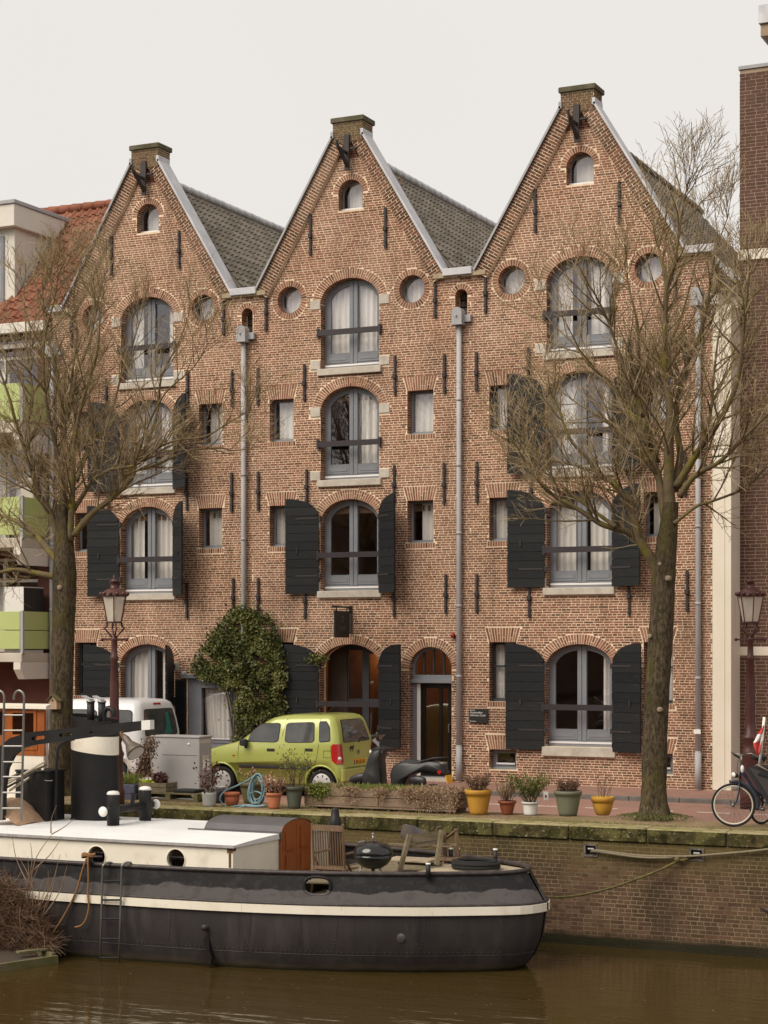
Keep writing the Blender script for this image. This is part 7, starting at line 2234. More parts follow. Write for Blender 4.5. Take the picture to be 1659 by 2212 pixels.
potted(458, 487, 1712, 1741, -6.95, (0.02, 0.02, 0.022), 'small black pot between the light grey pot and the terracotta bowl', None, 0.0, taper=0.9, seed=2, dirt=False)
potted(456, 489, 1693, 1727, -6.6, (0.34, 0.33, 0.33), 'empty pale grey pot standing behind the black pot', None, 0.15, taper=0.85, seed=3)
potted(484, 519, 1710, 1741, None, (0.40, 0.12, 0.06), 'empty terracotta coloured plastic bowl with a white sticker', None, 0.25, belly=0.02, taper=0.7, seed=4)
potted(516, 573, 1692, 1739, -6.75, (0.13, 0.11, 0.055), 'large olive brown pot behind the coiled garden hose', 'pink', 0.18, taper=0.68, seed=5, ph=0.32, kw=dict(stems=10, leaves=10, L=0.05, w=0.018))
potted(574, 610, 1711, 1747, None, (0.50, 0.18, 0.09), 'terracotta pot with a dense faded pink leaved bush', 'pink', 0.18, taper=0.72, seed=6, ph=0.36, kw=dict(stems=26, leaves=26, L=0.05, w=0.018, spread=0.85, scatter=0.03))
potted(615, 656, 1697, 1747, None, (0.085, 0.095, 0.07), 'tall dark green pot with a small crooked tree', 'green', 0.16, taper=0.72, seed=7, ph=0.66, kw=dict(stems=12, leaves=40, L=0.05, w=0.012, spread=0.55, thick=0.010, scatter=0.07, **{'from': 0.5}))
potted(1004, 1063, 1704.5, 1760.5, None, (0.52, 0.27, 0.04), 'large yellow pot with brownish heather, next to the long planter', 'heath', 0.2, taper=0.70, seed=8, ph=0.30, kw=dict(stems=60, leaves=18, L=0.045, w=0.008, spread=0.95))
potted(1076, 1115.5, 1728, 1760, None, (0.26, 0.075, 0.035), 'small dark terracotta pot with dry grassy stems', 'dry', 0.2, taper=0.66, seed=9, ph=0.34, kw=dict(stems=36, leaves=14, L=0.10, w=0.006, spread=0.55, up=0.8))
potted(1126.5, 1165, 1730.5, 1761.5, None, (0.72, 0.70, 0.67), 'white pot with a bushy yellow green shrub', 'green', 0.14, taper=0.84, seed=10, ph=0.52, kw=dict(stems=34, leaves=34, L=0.065, w=0.011, spread=0.85, up=0.5, **{'from': 0.3}))
potted(1196.5, 1257.5, 1707, 1763, None, (0.165, 0.175, 0.115), 'large sage green pot with low reddish heather', 'heath', 0.16, taper=0.70, seed=11, ph=0.22, kw=dict(stems=60, leaves=20, L=0.045, w=0.007, spread=0.9))
potted(1277, 1327.5, 1719, 1762, None, (0.55, 0.29, 0.045), 'yellow bowl shaped pot with a few thin bare stems, nearest to the right tree', 'brown', 0.28, belly=0.012, taper=0.62, seed=12, ph=0.42, kw=dict(stems=9, leaves=9, L=0.035, w=0.007, spread=0.45, thick=0.005))
p = ground(1171, 1758); p.y += 0.05
m = MB(); m.box(p.x - 0.045, p.x + 0.045, p.y + 0.14, p.y + 0.145, 0.22, 0.37); m.tube([(p.x, p.y + 0.15, 0.37), (p.x - 0.02, p.y + 0.15, 0.1)], 0.004, 4)
o = m.build('plant_tag', MT['white']); single(o, 'white plant tag with a red flower stuck beside the white pot', 'tag')
m = MB(); m.box(p.x - 0.02, p.x + 0.015, p.y + 0.136, p.y + 0.139, 0.27, 0.31); m.build('red_print', redm, o)
# garden hose
hosem = mat('blue_hose', (0.16, 0.27, 0.31), (0.13, 0.22, 0.26), ns=6, rough=0.35)
HYY = -7.35
h_ = lambda x, y, dy=0: at(x, y, HYY + dy)
m = MB(); m.sm = True
P5 = lambda cx, cy, dy=0: h_(295 + 0.2222 * cx, 1474.7 + 0.2222 * cy, dy)
m.tube(catmull([P5(1250, 1190), P5(1180, 1200, -.03), P5(1050, 1190, -.03), P5(900, 1215, -.05), P5(830, 1170), P5(815, 1110), P5(870, 1050, .05), P5(980, 1000, .05), P5(1080, 950, .05), P5(1150, 905, .05), P5(1200, 900, .05), P5(1240, 950, .05), P5(1240, 1080), P5(1190, 1170), P5(1120, 1170), P5(1085, 1080), P5(1120, 950, .05), P5(1190, 905, .05)], 6), 0.017, 7)
for k, (cx, cy, rx_, ry_, an) in enumerate(((1165, 1030, 62, 145, 0.10), (1175, 1045, 48, 135, -0.08), (1160, 1120, 75, 60, 0.2), (1190, 1020, 52, 120, 0.25))):
    pts = []
    for i in range(29):
        t = 2 * pi * i / 28
        u, v = rx_ * cos(t), ry_ * sin(t)
        pts.append(P5(cx + u * cos(an) - v * sin(an), cy + u * sin(an) + v * cos(an), 0.02 * k + 0.02 * sin(3 * t)))
    m.tube(pts, 0.016, 7, cap=False)
m.tube(catmull([P5(1260, 1195), P5(1150, 1205, -.06), P5(1000, 1195, -.08), P5(880, 1220, -.1), P5(940, 1225, -.15), P5(1060, 1200, -.12)], 5), 0.016, 7)
o = m.build('garden_hose', hosem); single(o, 'pale blue garden hose coiled among the pots', 'hose')

# ---- long wooden planter with weeds
pl0_, pl1_ = ground(657, 1742, 0.03), ground(985, 1752, 0.03)
PY = -7.12
X0, X1 = at(657, 1745, PY).x, at(984, 1750, PY).x
zt = at(820, 1703, PY).z
planter = thing('planter_box', 'long weathered wooden planter box overgrown with grass and dry weeds', 'planter', ((X0 + X1) / 2, PY + 0.35, 0))
pw = mat('planter_wood', (0.26, 0.185, 0.13), (0.18, 0.125, 0.085), ns=4, stretch=(0.6, 2, 7), rough=0.9, bump=0.25, bs=25, dirt=[((0.10, 0.10, 0.035), 3, 0.58, 0.75, (1, 1, 1), 0.6)])
hz = (zt - 0.08) / 2
for q in range(2):
    for a, b in ((X0, X0 + (X1 - X0) * 0.5 - 0.004), (X0 + (X1 - X0) * 0.5 + 0.004, X1)):
        m = MB(); m.bev(a, b, PY, PY + 0.045, 0.07 + q * hz, 0.07 + (q + 1) * hz - 0.008, 0.008); m.build('plank', pw, planter)
    for xx in (X0 + 0.0, X1 - 0.045):
        m = MB(); m.bev(xx, xx + 0.045, PY + 0.047, PY + 0.70, 0.07 + q * hz, 0.07 + (q + 1) * hz - 0.008, 0.008); m.build('plank', pw, planter)
m = MB(); m.box(X0 + 0.05, X1 - 0.05, PY + 0.70, PY + 0.74, 0.07, zt); m.box(X0 + 0.05, X1 - 0.05, PY + 0.05, PY + 0.70, 0.07, zt - 0.04); m.build('earth_fill', soil_m, planter)
m = MB()
for q in range(4): m.box(X0 + 0.1 + q * (X1 - X0 - 0.3) / 3, X0 + 0.2 + q * (X1 - X0 - 0.3) / 3, PY + 0.02, PY + 0.72, 0.0, 0.069)
m.box(X0 + 0.02, X1 + 0.0, PY - 0.01, PY + 0.03, 0.035, 0.066)
m.build('bearer', pw, planter)
rng = random.Random(33)
gm, dm2 = MB(), MB()
for q in range(5200):
    x = rng.uniform(X0 - 0.05, X1 + 0.05)
    y = PY + rng.uniform(-0.02, 0.65)
    gz = 0.5 + 0.5 * sin(x * 2.1) + rng.uniform(-0.4, 0.4)
    if gz > 0.45 or x < X0 + 0.4:
        gm.tone = rng.random(); L = rng.uniform(0.05, 0.15)
        leaf(gm, Vector((x, y, zt - 0.05)), Vector((rng.gauss(0, .6), rng.gauss(-0.15, .6), 1)), rv(rng), L * 0.85, 0.006)
    else:
        dm2.tone = rng.random(); L = rng.uniform(0.06, 0.14)
        leaf(dm2, Vector((x, y, zt - 0.04)), Vector((rng.gauss(0, .7), rng.gauss(-0.15, .6), 0.8)), rv(rng), L, 0.006)
for q in range(3300):                                              # dry weeds hanging over the front
    u = rng.random()
    cxs = [(0.33, 0.10, 0.22), (0.52, 0.07, 0.20), (0.83, 0.16, 0.36), (0.70, 0.1, 0.16), (0.99, 0.05, 0.34)]
    c_, wd, dp = cxs[rng.choice([0, 1, 2, 2, 2, 3, 4])]
    x = X0 + (X1 - X0) * (c_ + rng.gauss(0, wd * 0.36))
    if x > X1 + 0.22: continue
    zz = zt + 0.03 - abs(rng.gauss(0, dp * 0.55))
    if zz < 0.05: continue
    y = PY - 0.015 - rng.uniform(0, 0.10) * (1 - 0.3 * rng.random())
    dm2.tone = rng.random()
    leaf(dm2, Vector((x, y, zz)), Vector((rng.gauss(0, .8), rng.gauss(-0.2, .4), rng.gauss(-0.4, .6))), rv(rng), rng.uniform(0.03, 0.08), 0.005)
for q in range(700):
    x = X0 + (X1 - X0) * (0.10 + rng.gauss(0, 0.035)); zz = zt - abs(rng.gauss(0, 0.10))
    gm.tone = rng.random(); leaf(gm, Vector((x, PY - 0.01 - rng.uniform(0, 0.05), zz)), rv(rng), rv(rng), 0.05, 0.012)
gm.build('grass', LM['lime'], planter, 'stuff'); dm2.build('dry_weeds', LM['dry'], planter, 'stuff')
# grass and moss tufts on the quay edge
gm = MB()
for q in range(4200):
    x = rng.uniform(-20, -5.5)
    k_ = sin(x * 1.7) + sin(x * 0.63 + 1) + rng.gauss(0, 0.6)
    if k_ < 0.2 and not (-15.6 < x < -12.2): continue
    y = rng.choice([rng.gauss(-7.66, 0.03), rng.gauss(-7.66, 0.05), rng.gauss(PY - 0.05, 0.04) if -15.6 < x < -12.2 else rng.gauss(-7.5, 0.1)])
    if y < -7.66: y = -7.66
    gm.tone = rng.random()
    leaf(gm, Vector((x, y, -0.006)), Vector((rng.gauss(0, .6), rng.gauss(0, .6), 1)), rv(rng), rng.uniform(0.015, 0.05), 0.004)
o = gm.build('grass', LM['lime']); o['kind'] = 'stuff'
lm_ = MB()
for q in range(1500):                                              # fallen leaves
    x, y = rng.uniform(-20, -11), rng.gauss(-7.2, 0.2)
    if y < -7.66: continue
    lm_.tone = rng.random(); leaf(lm_, Vector((x, y, 0.002 + rng.uniform(0, 0.01))), Vector((rng.gauss(0, 1), rng.gauss(0, 1), 0.15)), Vector((0, 0, 1)), 0.03, 0.011)
o = lm_.build('fallen_leaves', LM['brown']); o['kind'] = 'stuff'

# ---- grey utility cabinet
CY = -5.85
cx0, cx1 = at(327, 1700, CY).x, at(431, 1720, CY).x
cz = at(400, 1594, CY).z
cab = thing('utility_cabinet', 'plain light grey utility cabinet with stickers between the van and the green car', 'cabinet', ((cx0 + cx1) / 2, CY, -0.085))
cabm = mat('cabinet_grey', (0.36, 0.345, 0.345), (0.32, 0.305, 0.30), ns=2, rough=0.5, bump=0.05, bs=200, dirt=[((0.2, 0.17, 0.14), 1.6, 0.6, 0.85, (1, 1, 0.5), 0.5)])
m = MB(); m.bev(cx0, cx1, CY, CY + 0.46, -0.085, cz, 0.012); m.build('body', cabm, cab)
m = MB(); m.bev(cx0 - 0.015, cx1 + 0.015, CY - 0.015, CY + 0.475, cz + 0.001, cz + 0.035, 0.006); m.build('lid', cabm, cab)
m = MB(); m.box(cx0 + 0.25, cx1 - 0.06, CY - 0.003, CY - 0.0005, cz - 0.34, cz - 0.333); m.build('panel_seam', trim_m, cab)
m = MB(); m.sm = True; m.M = Matrix.Translation((cx1 - 0.24, CY - 0.0005, cz - 0.12)) @ Matrix.Rotation(pi / 2, 4, 'X'); m.lathe([(0.025, 0), (0.025, 0.006)], (0, 0, 0), 12); m.build('lock', MT['white'], cab)
for (y0, y1, za, zb, mt) in ((0.12, 0.36, cz - 0.62, cz - 0.42, MT['white']), (0.1, 0.34, cz - 0.42, cz - 0.33, MT['stone']), (0.02, 0.40, cz - 0.10, cz - 0.03, MT['stone'])):
    m = MB(); m.box(cx1 + 0.0005, cx1 + 0.003, CY + y0, CY + y1, za, zb); st = m.build('sticker', mt, cab)
m = MB(); m.box(cx1 + 0.0032, cx1 + 0.005, CY + 0.22, CY + 0.27, cz - 0.58, cz - 0.48); m.box(cx1 + 0.0032, cx1 + 0.005, CY + 0.22, CY + 0.26, cz - 0.47, cz - 0.445); m.build('figure_print', trim_m, cab)

# ---- junk between the cabinet and the funnel
JY = -6.9
j = lambda cx, cy, Y=JY: at(295 + 0.2222 * cx, 1474.7 + 0.2222 * cy, Y)
pt = thing('pallet', 'mossy wooden pallet on the quay in front of the grey cabinet', 'pallet', (j(350, 1190).x, JY, 0))
pm_ = mat('mossy_wood', (0.17, 0.135, 0.08), (0.10, 0.095, 0.03), ns=5, rough=0.95, bump=0.2)
xa, xb = j(20, 1150).x, j(590, 1150).x
for i in range(5):
    m = MB(); m.box(xa, xb, JY + i * 0.16, JY + i * 0.16 + 0.12, 0.125, 0.147); m.build('plank', pm_, pt)
for i in range(3):
    x = xa + (xb - xa - 0.1) * i / 2
    m = MB(); m.box(x, x + 0.1, JY + 0.0, JY + 0.78, 0.025, 0.123); m.build('block', pm_, pt)
for i in range(2):
    m = MB(); m.box(xa, xb, JY + i * 0.66, JY + i * 0.66 + 0.1, 0.0, 0.024); m.build('plank', pm_, pt)
cr = thing('wooden_crate', 'old wooden crate on the pallet under the lime green pan', 'crate', (j(130, 1100).x, JY + 0.1, 0.148))
xa, xb = j(-10, 1075).x, j(262, 1075).x
for q in range(2):
    m = MB(); m.box(xa, xb, JY + 0.08, JY + 0.10, 0.15 + q * 0.09, 0.15 + q * 0.09 + 0.08); m.build('board', oldwood, cr)
    m = MB(); m.box(xa, xa + 0.02, JY + 0.101, JY + 0.5, 0.15 + q * 0.09, 0.15 + q * 0.09 + 0.08); m.build('board', oldwood, cr)
    m = MB(); m.box(xb - 0.02, xb, JY + 0.101, JY + 0.5, 0.15 + q * 0.09, 0.15 + q * 0.09 + 0.08); m.build('board', oldwood, cr)
m = MB(); m.box(xa + 0.021, xb - 0.021, JY + 0.101, JY + 0.5, 0.15, 0.30); m.build('contents', soil_m, cr)
p = j(92, 1000, JY + 0.2)
pan = thing('cooking_pan', 'lime green cooking pot standing on the old crate', 'pot', (p.x, JY + 0.25, 0.33))
limem = mat('lime_enamel', (0.50, 0.60, 0.02), rough=0.3)
zb = j(92, 1033, JY + 0.25).z; zt2 = j(92, 940, JY + 0.25).z
m = MB(); m.sm = True; m.lathe([(0.12, zb), (0.125, zb + 0.01), (0.125, zt2 - 0.01), (0.132, zt2), (0.118, zt2), (0.116, zb + 0.03), (0.002, zb + 0.03)], (p.x, JY + 0.25, 0), 20); m.build('bowl', limem, pan)
for sx in (-1, 1):
    m = MB(); m.tube([(p.x + sx * 0.12, JY + 0.21, zt2 - 0.05), (p.x + sx * 0.165, JY + 0.22, zt2 - 0.045), (p.x + sx * 0.165, JY + 0.28, zt2 - 0.045), (p.x + sx * 0.12, JY + 0.29, zt2 - 0.05)], 0.011, 6); m.build('handle', limem, pan)
m = MB()
for q in range(90):
    a_, r_ = rng.uniform(0, 6.28), rng.uniform(0, 0.11); m.tone = rng.random(); leaf(m, Vector((p.x + r_ * cos(a_), JY + 0.25 + r_ * sin(a_), zt2 - 0.02)), rv(rng) + Vector((0, 0, 1)), rv(rng), 0.07, 0.02)
m.build('paper_scraps', mat('paper', (0.6, 0.56, 0.52), rough=0.8), pan)
m = MB()
c_ = j(215, 1000, JY + 0.35)
for q in range(900):
    d = rv(rng, 1); d.normalize(); r_ = rng.uniform(0.5, 1)
    m.tone = rng.random()
    leaf(m, Vector((c_.x + 0.02 + d.x * 0.16 * r_, JY + 0.35 + d.y * 0.12 * r_, 0.38 + d.z * 0.10 * r_)), rv(rng), rv(rng), 0.06, 0.02)
o = m.build('dead_leaf_heap', LM['red']); o['kind'] = 'stuff'
xa, xb = j(320, 1100).x, j(528, 1100).x
m = MB(); m.bev(xa, xb, JY + 0.12, JY + 0.5, 0.148, 0.205, 0.012); o = m.build('black_tray', MT['dark_rubber']); single(o, 'flat black plastic tray lying on the pallet', 'tray')
p0, p1 = at(263, 1690, -6.9), at(290, 1711, -6.9)
m = MB(); m.sm = False; m.bev(p0.x, p1.x, -6.9, -6.6, 0.10, 0.10 + (p0.z - p1.z), 0.01); m.box(p0.x - 0.3, p1.x + 0.06, -6.95, -6.5, 0.0, 0.099)
m.m[10:] = [0] * len(m.m[10:])
o = m.build('blue_box', mat('slate_blue', (0.07, 0.075, 0.11), rough=0.5)); single(o, 'slate blue plastic planter trough with grass behind the black bollards', 'trough')
m = MB()
for q in range(420):
    m.tone = rng.random(); leaf(m, Vector((rng.uniform(p0.x - 0.15, p1.x), rng.uniform(-6.88, -6.62), 0.12 + (p0.z - p1.z) * 0.9)), Vector((rng.gauss(0, .5), rng.gauss(-.1, .5), 1)), rv(rng), rng.uniform(0.1, 0.28), 0.005)
m.build('grass_tuft', LM['lime'], o, 'stuff')
# dried climbing plant on a stake
st = thing('staked_plant', 'withered brown climbing plant tied to a stake left of the grey cabinet', 'plant', (at(320, 1700, -6.3).x, -6.3, 0))
m = MB(); m.sm = True; m.tube([at(331, 1690, -6.3), at(322, 1608, -6.3)], 0.012, 6); m.tube([at(276, 1700, -6.4), at(277, 1640, -6.4)], 0.008, 5); m.build('stake', polem[0], st)
m = MB()
for q in range(1000):
    f = rng.random(); c_ = at(316 - 8 * sin(f * 5), 1700 - 105 * f, -6.3)
    m.tone = rng.random(); leaf(m, c_ + Vector((rng.gauss(0, .07 if f > 0.4 else 0.14), rng.gauss(0, .07), rng.gauss(0, .04))), rv(rng) + Vector((0, 0, -0.6)), rv(rng), 0.06, 0.016)
m.build('leaves', LM['brown'], st, 'stuff')
m = MB()
for q in range(5): m.tube(catmull([at(312 + 4 * q, 1702, -6.3), at(310 + rng.uniform(-8, 12), 1665, -6.3), at(314 + rng.uniform(-8, 10), 1620 - 4 * q, -6.3)], 4), 0.006, 4)
m.build('stems', twigm, st)

# ---- ivy on the left warehouse
ivy = thing('ivy', 'dense dark green ivy bush climbing the wall between the left and middle warehouse', 'ivy', (at(555, 1690, -0.2).x, -0.25, -0.005))
sil = [(506, 1314), (484, 1334), (470, 1358), (450, 1372), (438, 1402), (420, 1424), (412, 1452), (430, 1464), (470, 1474), (500, 1490), (508, 1525), (510, 1600), (512, 1690), (614, 1690), (615, 1560), (616, 1470), (612, 1420), (600, 1375), (588, 1345), (560, 1325), (535, 1312)]
silw = [(at(x, y, -0.2).x, at(x, y, -0.2).z) for x, y in sil]
def inside(x, z, poly):
    c = False; n = len(poly)
    for i in range(n):
        (x1, z1), (x2, z2) = poly[i], poly[i - 1]
        if (z1 > z) != (z2 > z) and x < (x2 - x1) * (z - z1) / (z2 - z1) + x1: c = not c
    return c
xs_ = [p[0] for p in silw]; zs_ = [p[1] for p in silw]
m = MB(); n = 0
bumps = [(rng.uniform(min(xs_), max(xs_)), rng.uniform(min(zs_), max(zs_)), rng.uniform(0.12, 0.3), rng.uniform(0.05, 0.2)) for q in range(60)]
while n < 15000:
    x, z = rng.uniform(min(xs_) - 0.1, max(xs_) + 0.1), rng.uniform(min(zs_), max(zs_) + 0.1)
    jj = 0.05 if rng.random() < 0.85 else 0.14
    jx, jz = x + rng.gauss(0, jj), z + rng.gauss(0, jj)
    if sin(x * 9.1 + 1.3 * sin(z * 7.3)) + sin(z * 8.3 + 2) < -1.35: continue
    if not inside(jx, jz, silw): continue
    th_ = 0.14
    for bx_, bz_, br, bh in bumps:
        dd_ = ((x - bx_) ** 2 + (z - bz_) ** 2) / br ** 2
        if dd_ < 1: th_ = max(th_, 0.12 + bh * sqrt(1 - dd_) * 1.1)
    y = -0.02 - th_ * (1 - rng.random() ** 2 * 0.75) 
    m.tone = min(1, max(0, rng.gauss(0.45 + 0.16 * sin(x * 5.1 + z * 3.7), 0.26)))
    leaf(m, Vector((x, y, z)), Vector((rng.gauss(0, .8), rng.gauss(-0.5, .5), rng.gauss(-0.15, .8))), Vector((rng.gauss(0, .5), -1, rng.gauss(0.5, .5))), rng.uniform(0.05, 0.10), rng.uniform(0.018, 0.032)); n += 1
m.build('leaves', LM['ivy'], ivy, 'stuff')
m = MB(); m.sm = True
for q in range(9):
    a = at(520 + q * 10, 1690, -0.08); b = at(470 + q * 16, 1400 + rng.uniform(-40, 60), -0.08)
    m.tube(catmull([a, a.lerp(b, 0.35) + Vector((rng.gauss(0, .1), 0, 0)), a.lerp(b, 0.7) + Vector((rng.gauss(0, .12), 0, 0)), b], 5), [0.03 * (1 - 0.04 * i) for i in range(16)], 5)
m.build('stems', twigm, ivy)
m = MB()
for q in range(220):
    c_ = at(690 + rng.gauss(0, 10), 1424 + rng.gauss(0, 5), -0.05); m.tone = rng.random(); leaf(m, c_ + Vector((0, -abs(rng.gauss(0, .1)), 0)), rv(rng), rv(rng), 0.08, 0.02)
o = m.build('ivy_sprig', LM['green'], None, 'stuff'); pass

# ---- birdhouse on the left tree is with the trees; the brown shrub raft
RFY = -13.2
a_, b_3, c_3 = ground(-30, 2100, WZ + 0.12), ground(31, 2078, WZ + 0.12), ground(126, 2064, WZ + 0.12)
raft = thing('shrub_raft', 'floating wooden planting raft overgrown with a brown leafless thicket', 'raft', (a_.x + 0.5, a_.y + 0.5, WZ))
dirn = (c_3 - b_3).normalized(); nrm = Vector((-dirn.y, dirn.x, 0))
m = MB(); m.M = None
def plank(a, b, w, z0, z1, name):
    m = MB(); n_ = Vector((-(b - a).y, (b - a).x, 0)).normalized() * w
    q = [Vector((p.x, p.y, z0)) for p in (a, b, b + n_, a + n_)] + [Vector((p.x, p.y, z1)) for p in (a, b, b + n_, a + n_)]
    m.add(q, [(0, 1, 5, 4), (1, 2, 6, 5), (2, 3, 7, 6), (3, 0, 4, 7), (4, 5, 6, 7), (3, 2, 1, 0)]); return m.build(name, pm_, raft)
far = b_3 - dirn * 2.2
plank(far, c_3, 0.06, WZ - 0.08, WZ + 0.12, 'edge_board')
side = c_3 + nrm * 0.075 + dirn * 0.0
plank(c_3 + nrm * 0.07 - dirn * 0.06, c_3 + nrm * 1.3 - dirn * 0.06, -0.06, WZ - 0.06, WZ + 0.16, 'edge_board')
plank(c_3 + nrm * 0.3 - dirn * 0.5, c_3 + nrm * 0.2 + dirn * 0.12, 0.12, WZ + 0.17, WZ + 0.20, 'plank')
m = MB(); q = [far + nrm * 0.07, c_3 + nrm * 0.07 - dirn * 0.15, c_3 + nrm * 1.2 - dirn * 0.15, far + nrm * 1.2]; m.add([Vector((p.x, p.y, WZ + 0.10)) for p in q], [(0, 1, 2, 3)]); m.build('soil', soil_m, raft)
m = MB()
rg = random.Random(12)
def sx_top(x):            # silhouette of the thicket in the photograph's pixels
    pts_ = [(-40, 1880), (0, 1905), (30, 1915), (60, 1950), (85, 1985), (100, 2020), (112, 2050)]
    for (xa, ya), (xb, yb) in zip(pts_, pts_[1:]):
        if xa <= x <= xb: return ya + (yb - ya) * (x - xa) / (xb - xa)
    return 2050
for q in range(7000):
    x = rg.uniform(-40, 106); tp = sx_top(x)
    dpt = rg.uniform(0.1, 0.9)
    base = at(x + rg.gauss(0, 4), 2076 - 0.05 * (x), RFY + dpt); base.z = max(base.z, WZ + 0.1)
    zt_ = at(x, tp, RFY + dpt).z
    z = base.z + (zt_ - base.z) * rg.random() ** 0.9
    p = Vector((base.x, base.y, z))
    d = Vector((rg.gauss(0, 1), rg.gauss(0, 0.6), rg.gauss(0.4, 0.8))); d.normalize()
    L = rg.uniform(0.12, 0.38)
    m.tone = rg.random()
    m.tube([p, p + d * L * 0.5 + rv(rg, 0.015), p + d * L + rv(rg, 0.03)], [0.004, 0.0035, 0.0025], 3, cap=False)
m.build('thicket', LM['brown'], raft, 'stuff')
m = MB()
for (x0, y0, x1, y1, bend) in ((75, 2040, 103, 1905, -8), (60, 2050, 68, 1880, 6), (68, 1990, 130, 1845, 10), (30, 2060, 58, 1900, 4), (58, 1950, 60, 1850, 3), (62, 1940, 90, 1858, -4), (85, 1990, 145, 1870, 12), (66, 1900, 112, 1802, -10), (72, 1880, 130, 1815, 6), (20, 2070, 45, 1960, -3), (84, 1960, 96, 1895, -5), (45, 1980, 22, 1890, -4), (70, 1925, 40, 1850, 5), (74, 1985, 76, 1935, 2), (50, 1975, 112, 1930, 4), (90, 1985, 104, 1880, 6), (100, 1960, 122, 1880, 2), (110, 1800, 122, 1740, -5), (112, 1802, 160, 1768, 5), (64, 1895, 66, 1820, 4), (55, 1900, 26, 1805, -6)):
    P = [at(x0, y0, RFY + 0.3), at((x0 + x1) / 2 + bend, (y0 + y1) / 2, RFY + 0.25), at(x1, y1, RFY + 0.2)]
    P = catmull(P, 5); m.tone = 0.95
    m.tube(P, [0.011 - 0.0075 * i / (len(P) - 1) for i in range(len(P))], 5)
m.build('shoots', mat('pale_shoot', (0.26, 0.16, 0.10), (0.34, 0.23, 0.14), ns=5, rough=0.8), raft)
# ================================================================== bare street trees
bark = mat('bark', (0.115, 0.086, 0.056), (0.042, 0.032, 0.020), ns=16, lo=0.36, hi=0.6, stretch=(1.6, 1.6, 0.6), rough=0.95, spec=0.1, bump=1.0, bs=18,
           dirt=[((0.095, 0.082, 0.020), 3.2, 0.50, 0.68, (1, 1, 0.6), 0.55), ((0.20, 0.18, 0.13), 30, 0.60, 0.7, (1, 1, 0.6), 0.5), ((0.03, 0.026, 0.014), 2.2, 0.5, 0.7, (1, 1, 0.6), 0.6), ((0.24, 0.20, 0.15), 14, 0.66, 0.76, (1, 1, 0.6), 0.6)])
limb_m = mat('mossy_limb', (0.15, 0.112, 0.066), (0.185, 0.155, 0.032), ns=3.5, lo=0.5, hi=0.66, rough=0.9, spec=0.15, bump=0.5, bs=40, dirt=[((0.06, 0.045, 0.028), 5, 0.5, 0.75, (1, 1, 1), 0.6)])
twig_m = mat('bare_twig', None, (0.17, 0.15, 0.04), ns=1.3, lo=0.52, hi=0.72, rough=0.85, spec=0.2, tone=[(0.18, 0.125, 0.07), (0.32, 0.235, 0.135), (0.47, 0.36, 0.225)])
cutm = mat('cut_wood', (0.30, 0.23, 0.16), (0.2, 0.15, 0.1), ns=12, rough=0.9)
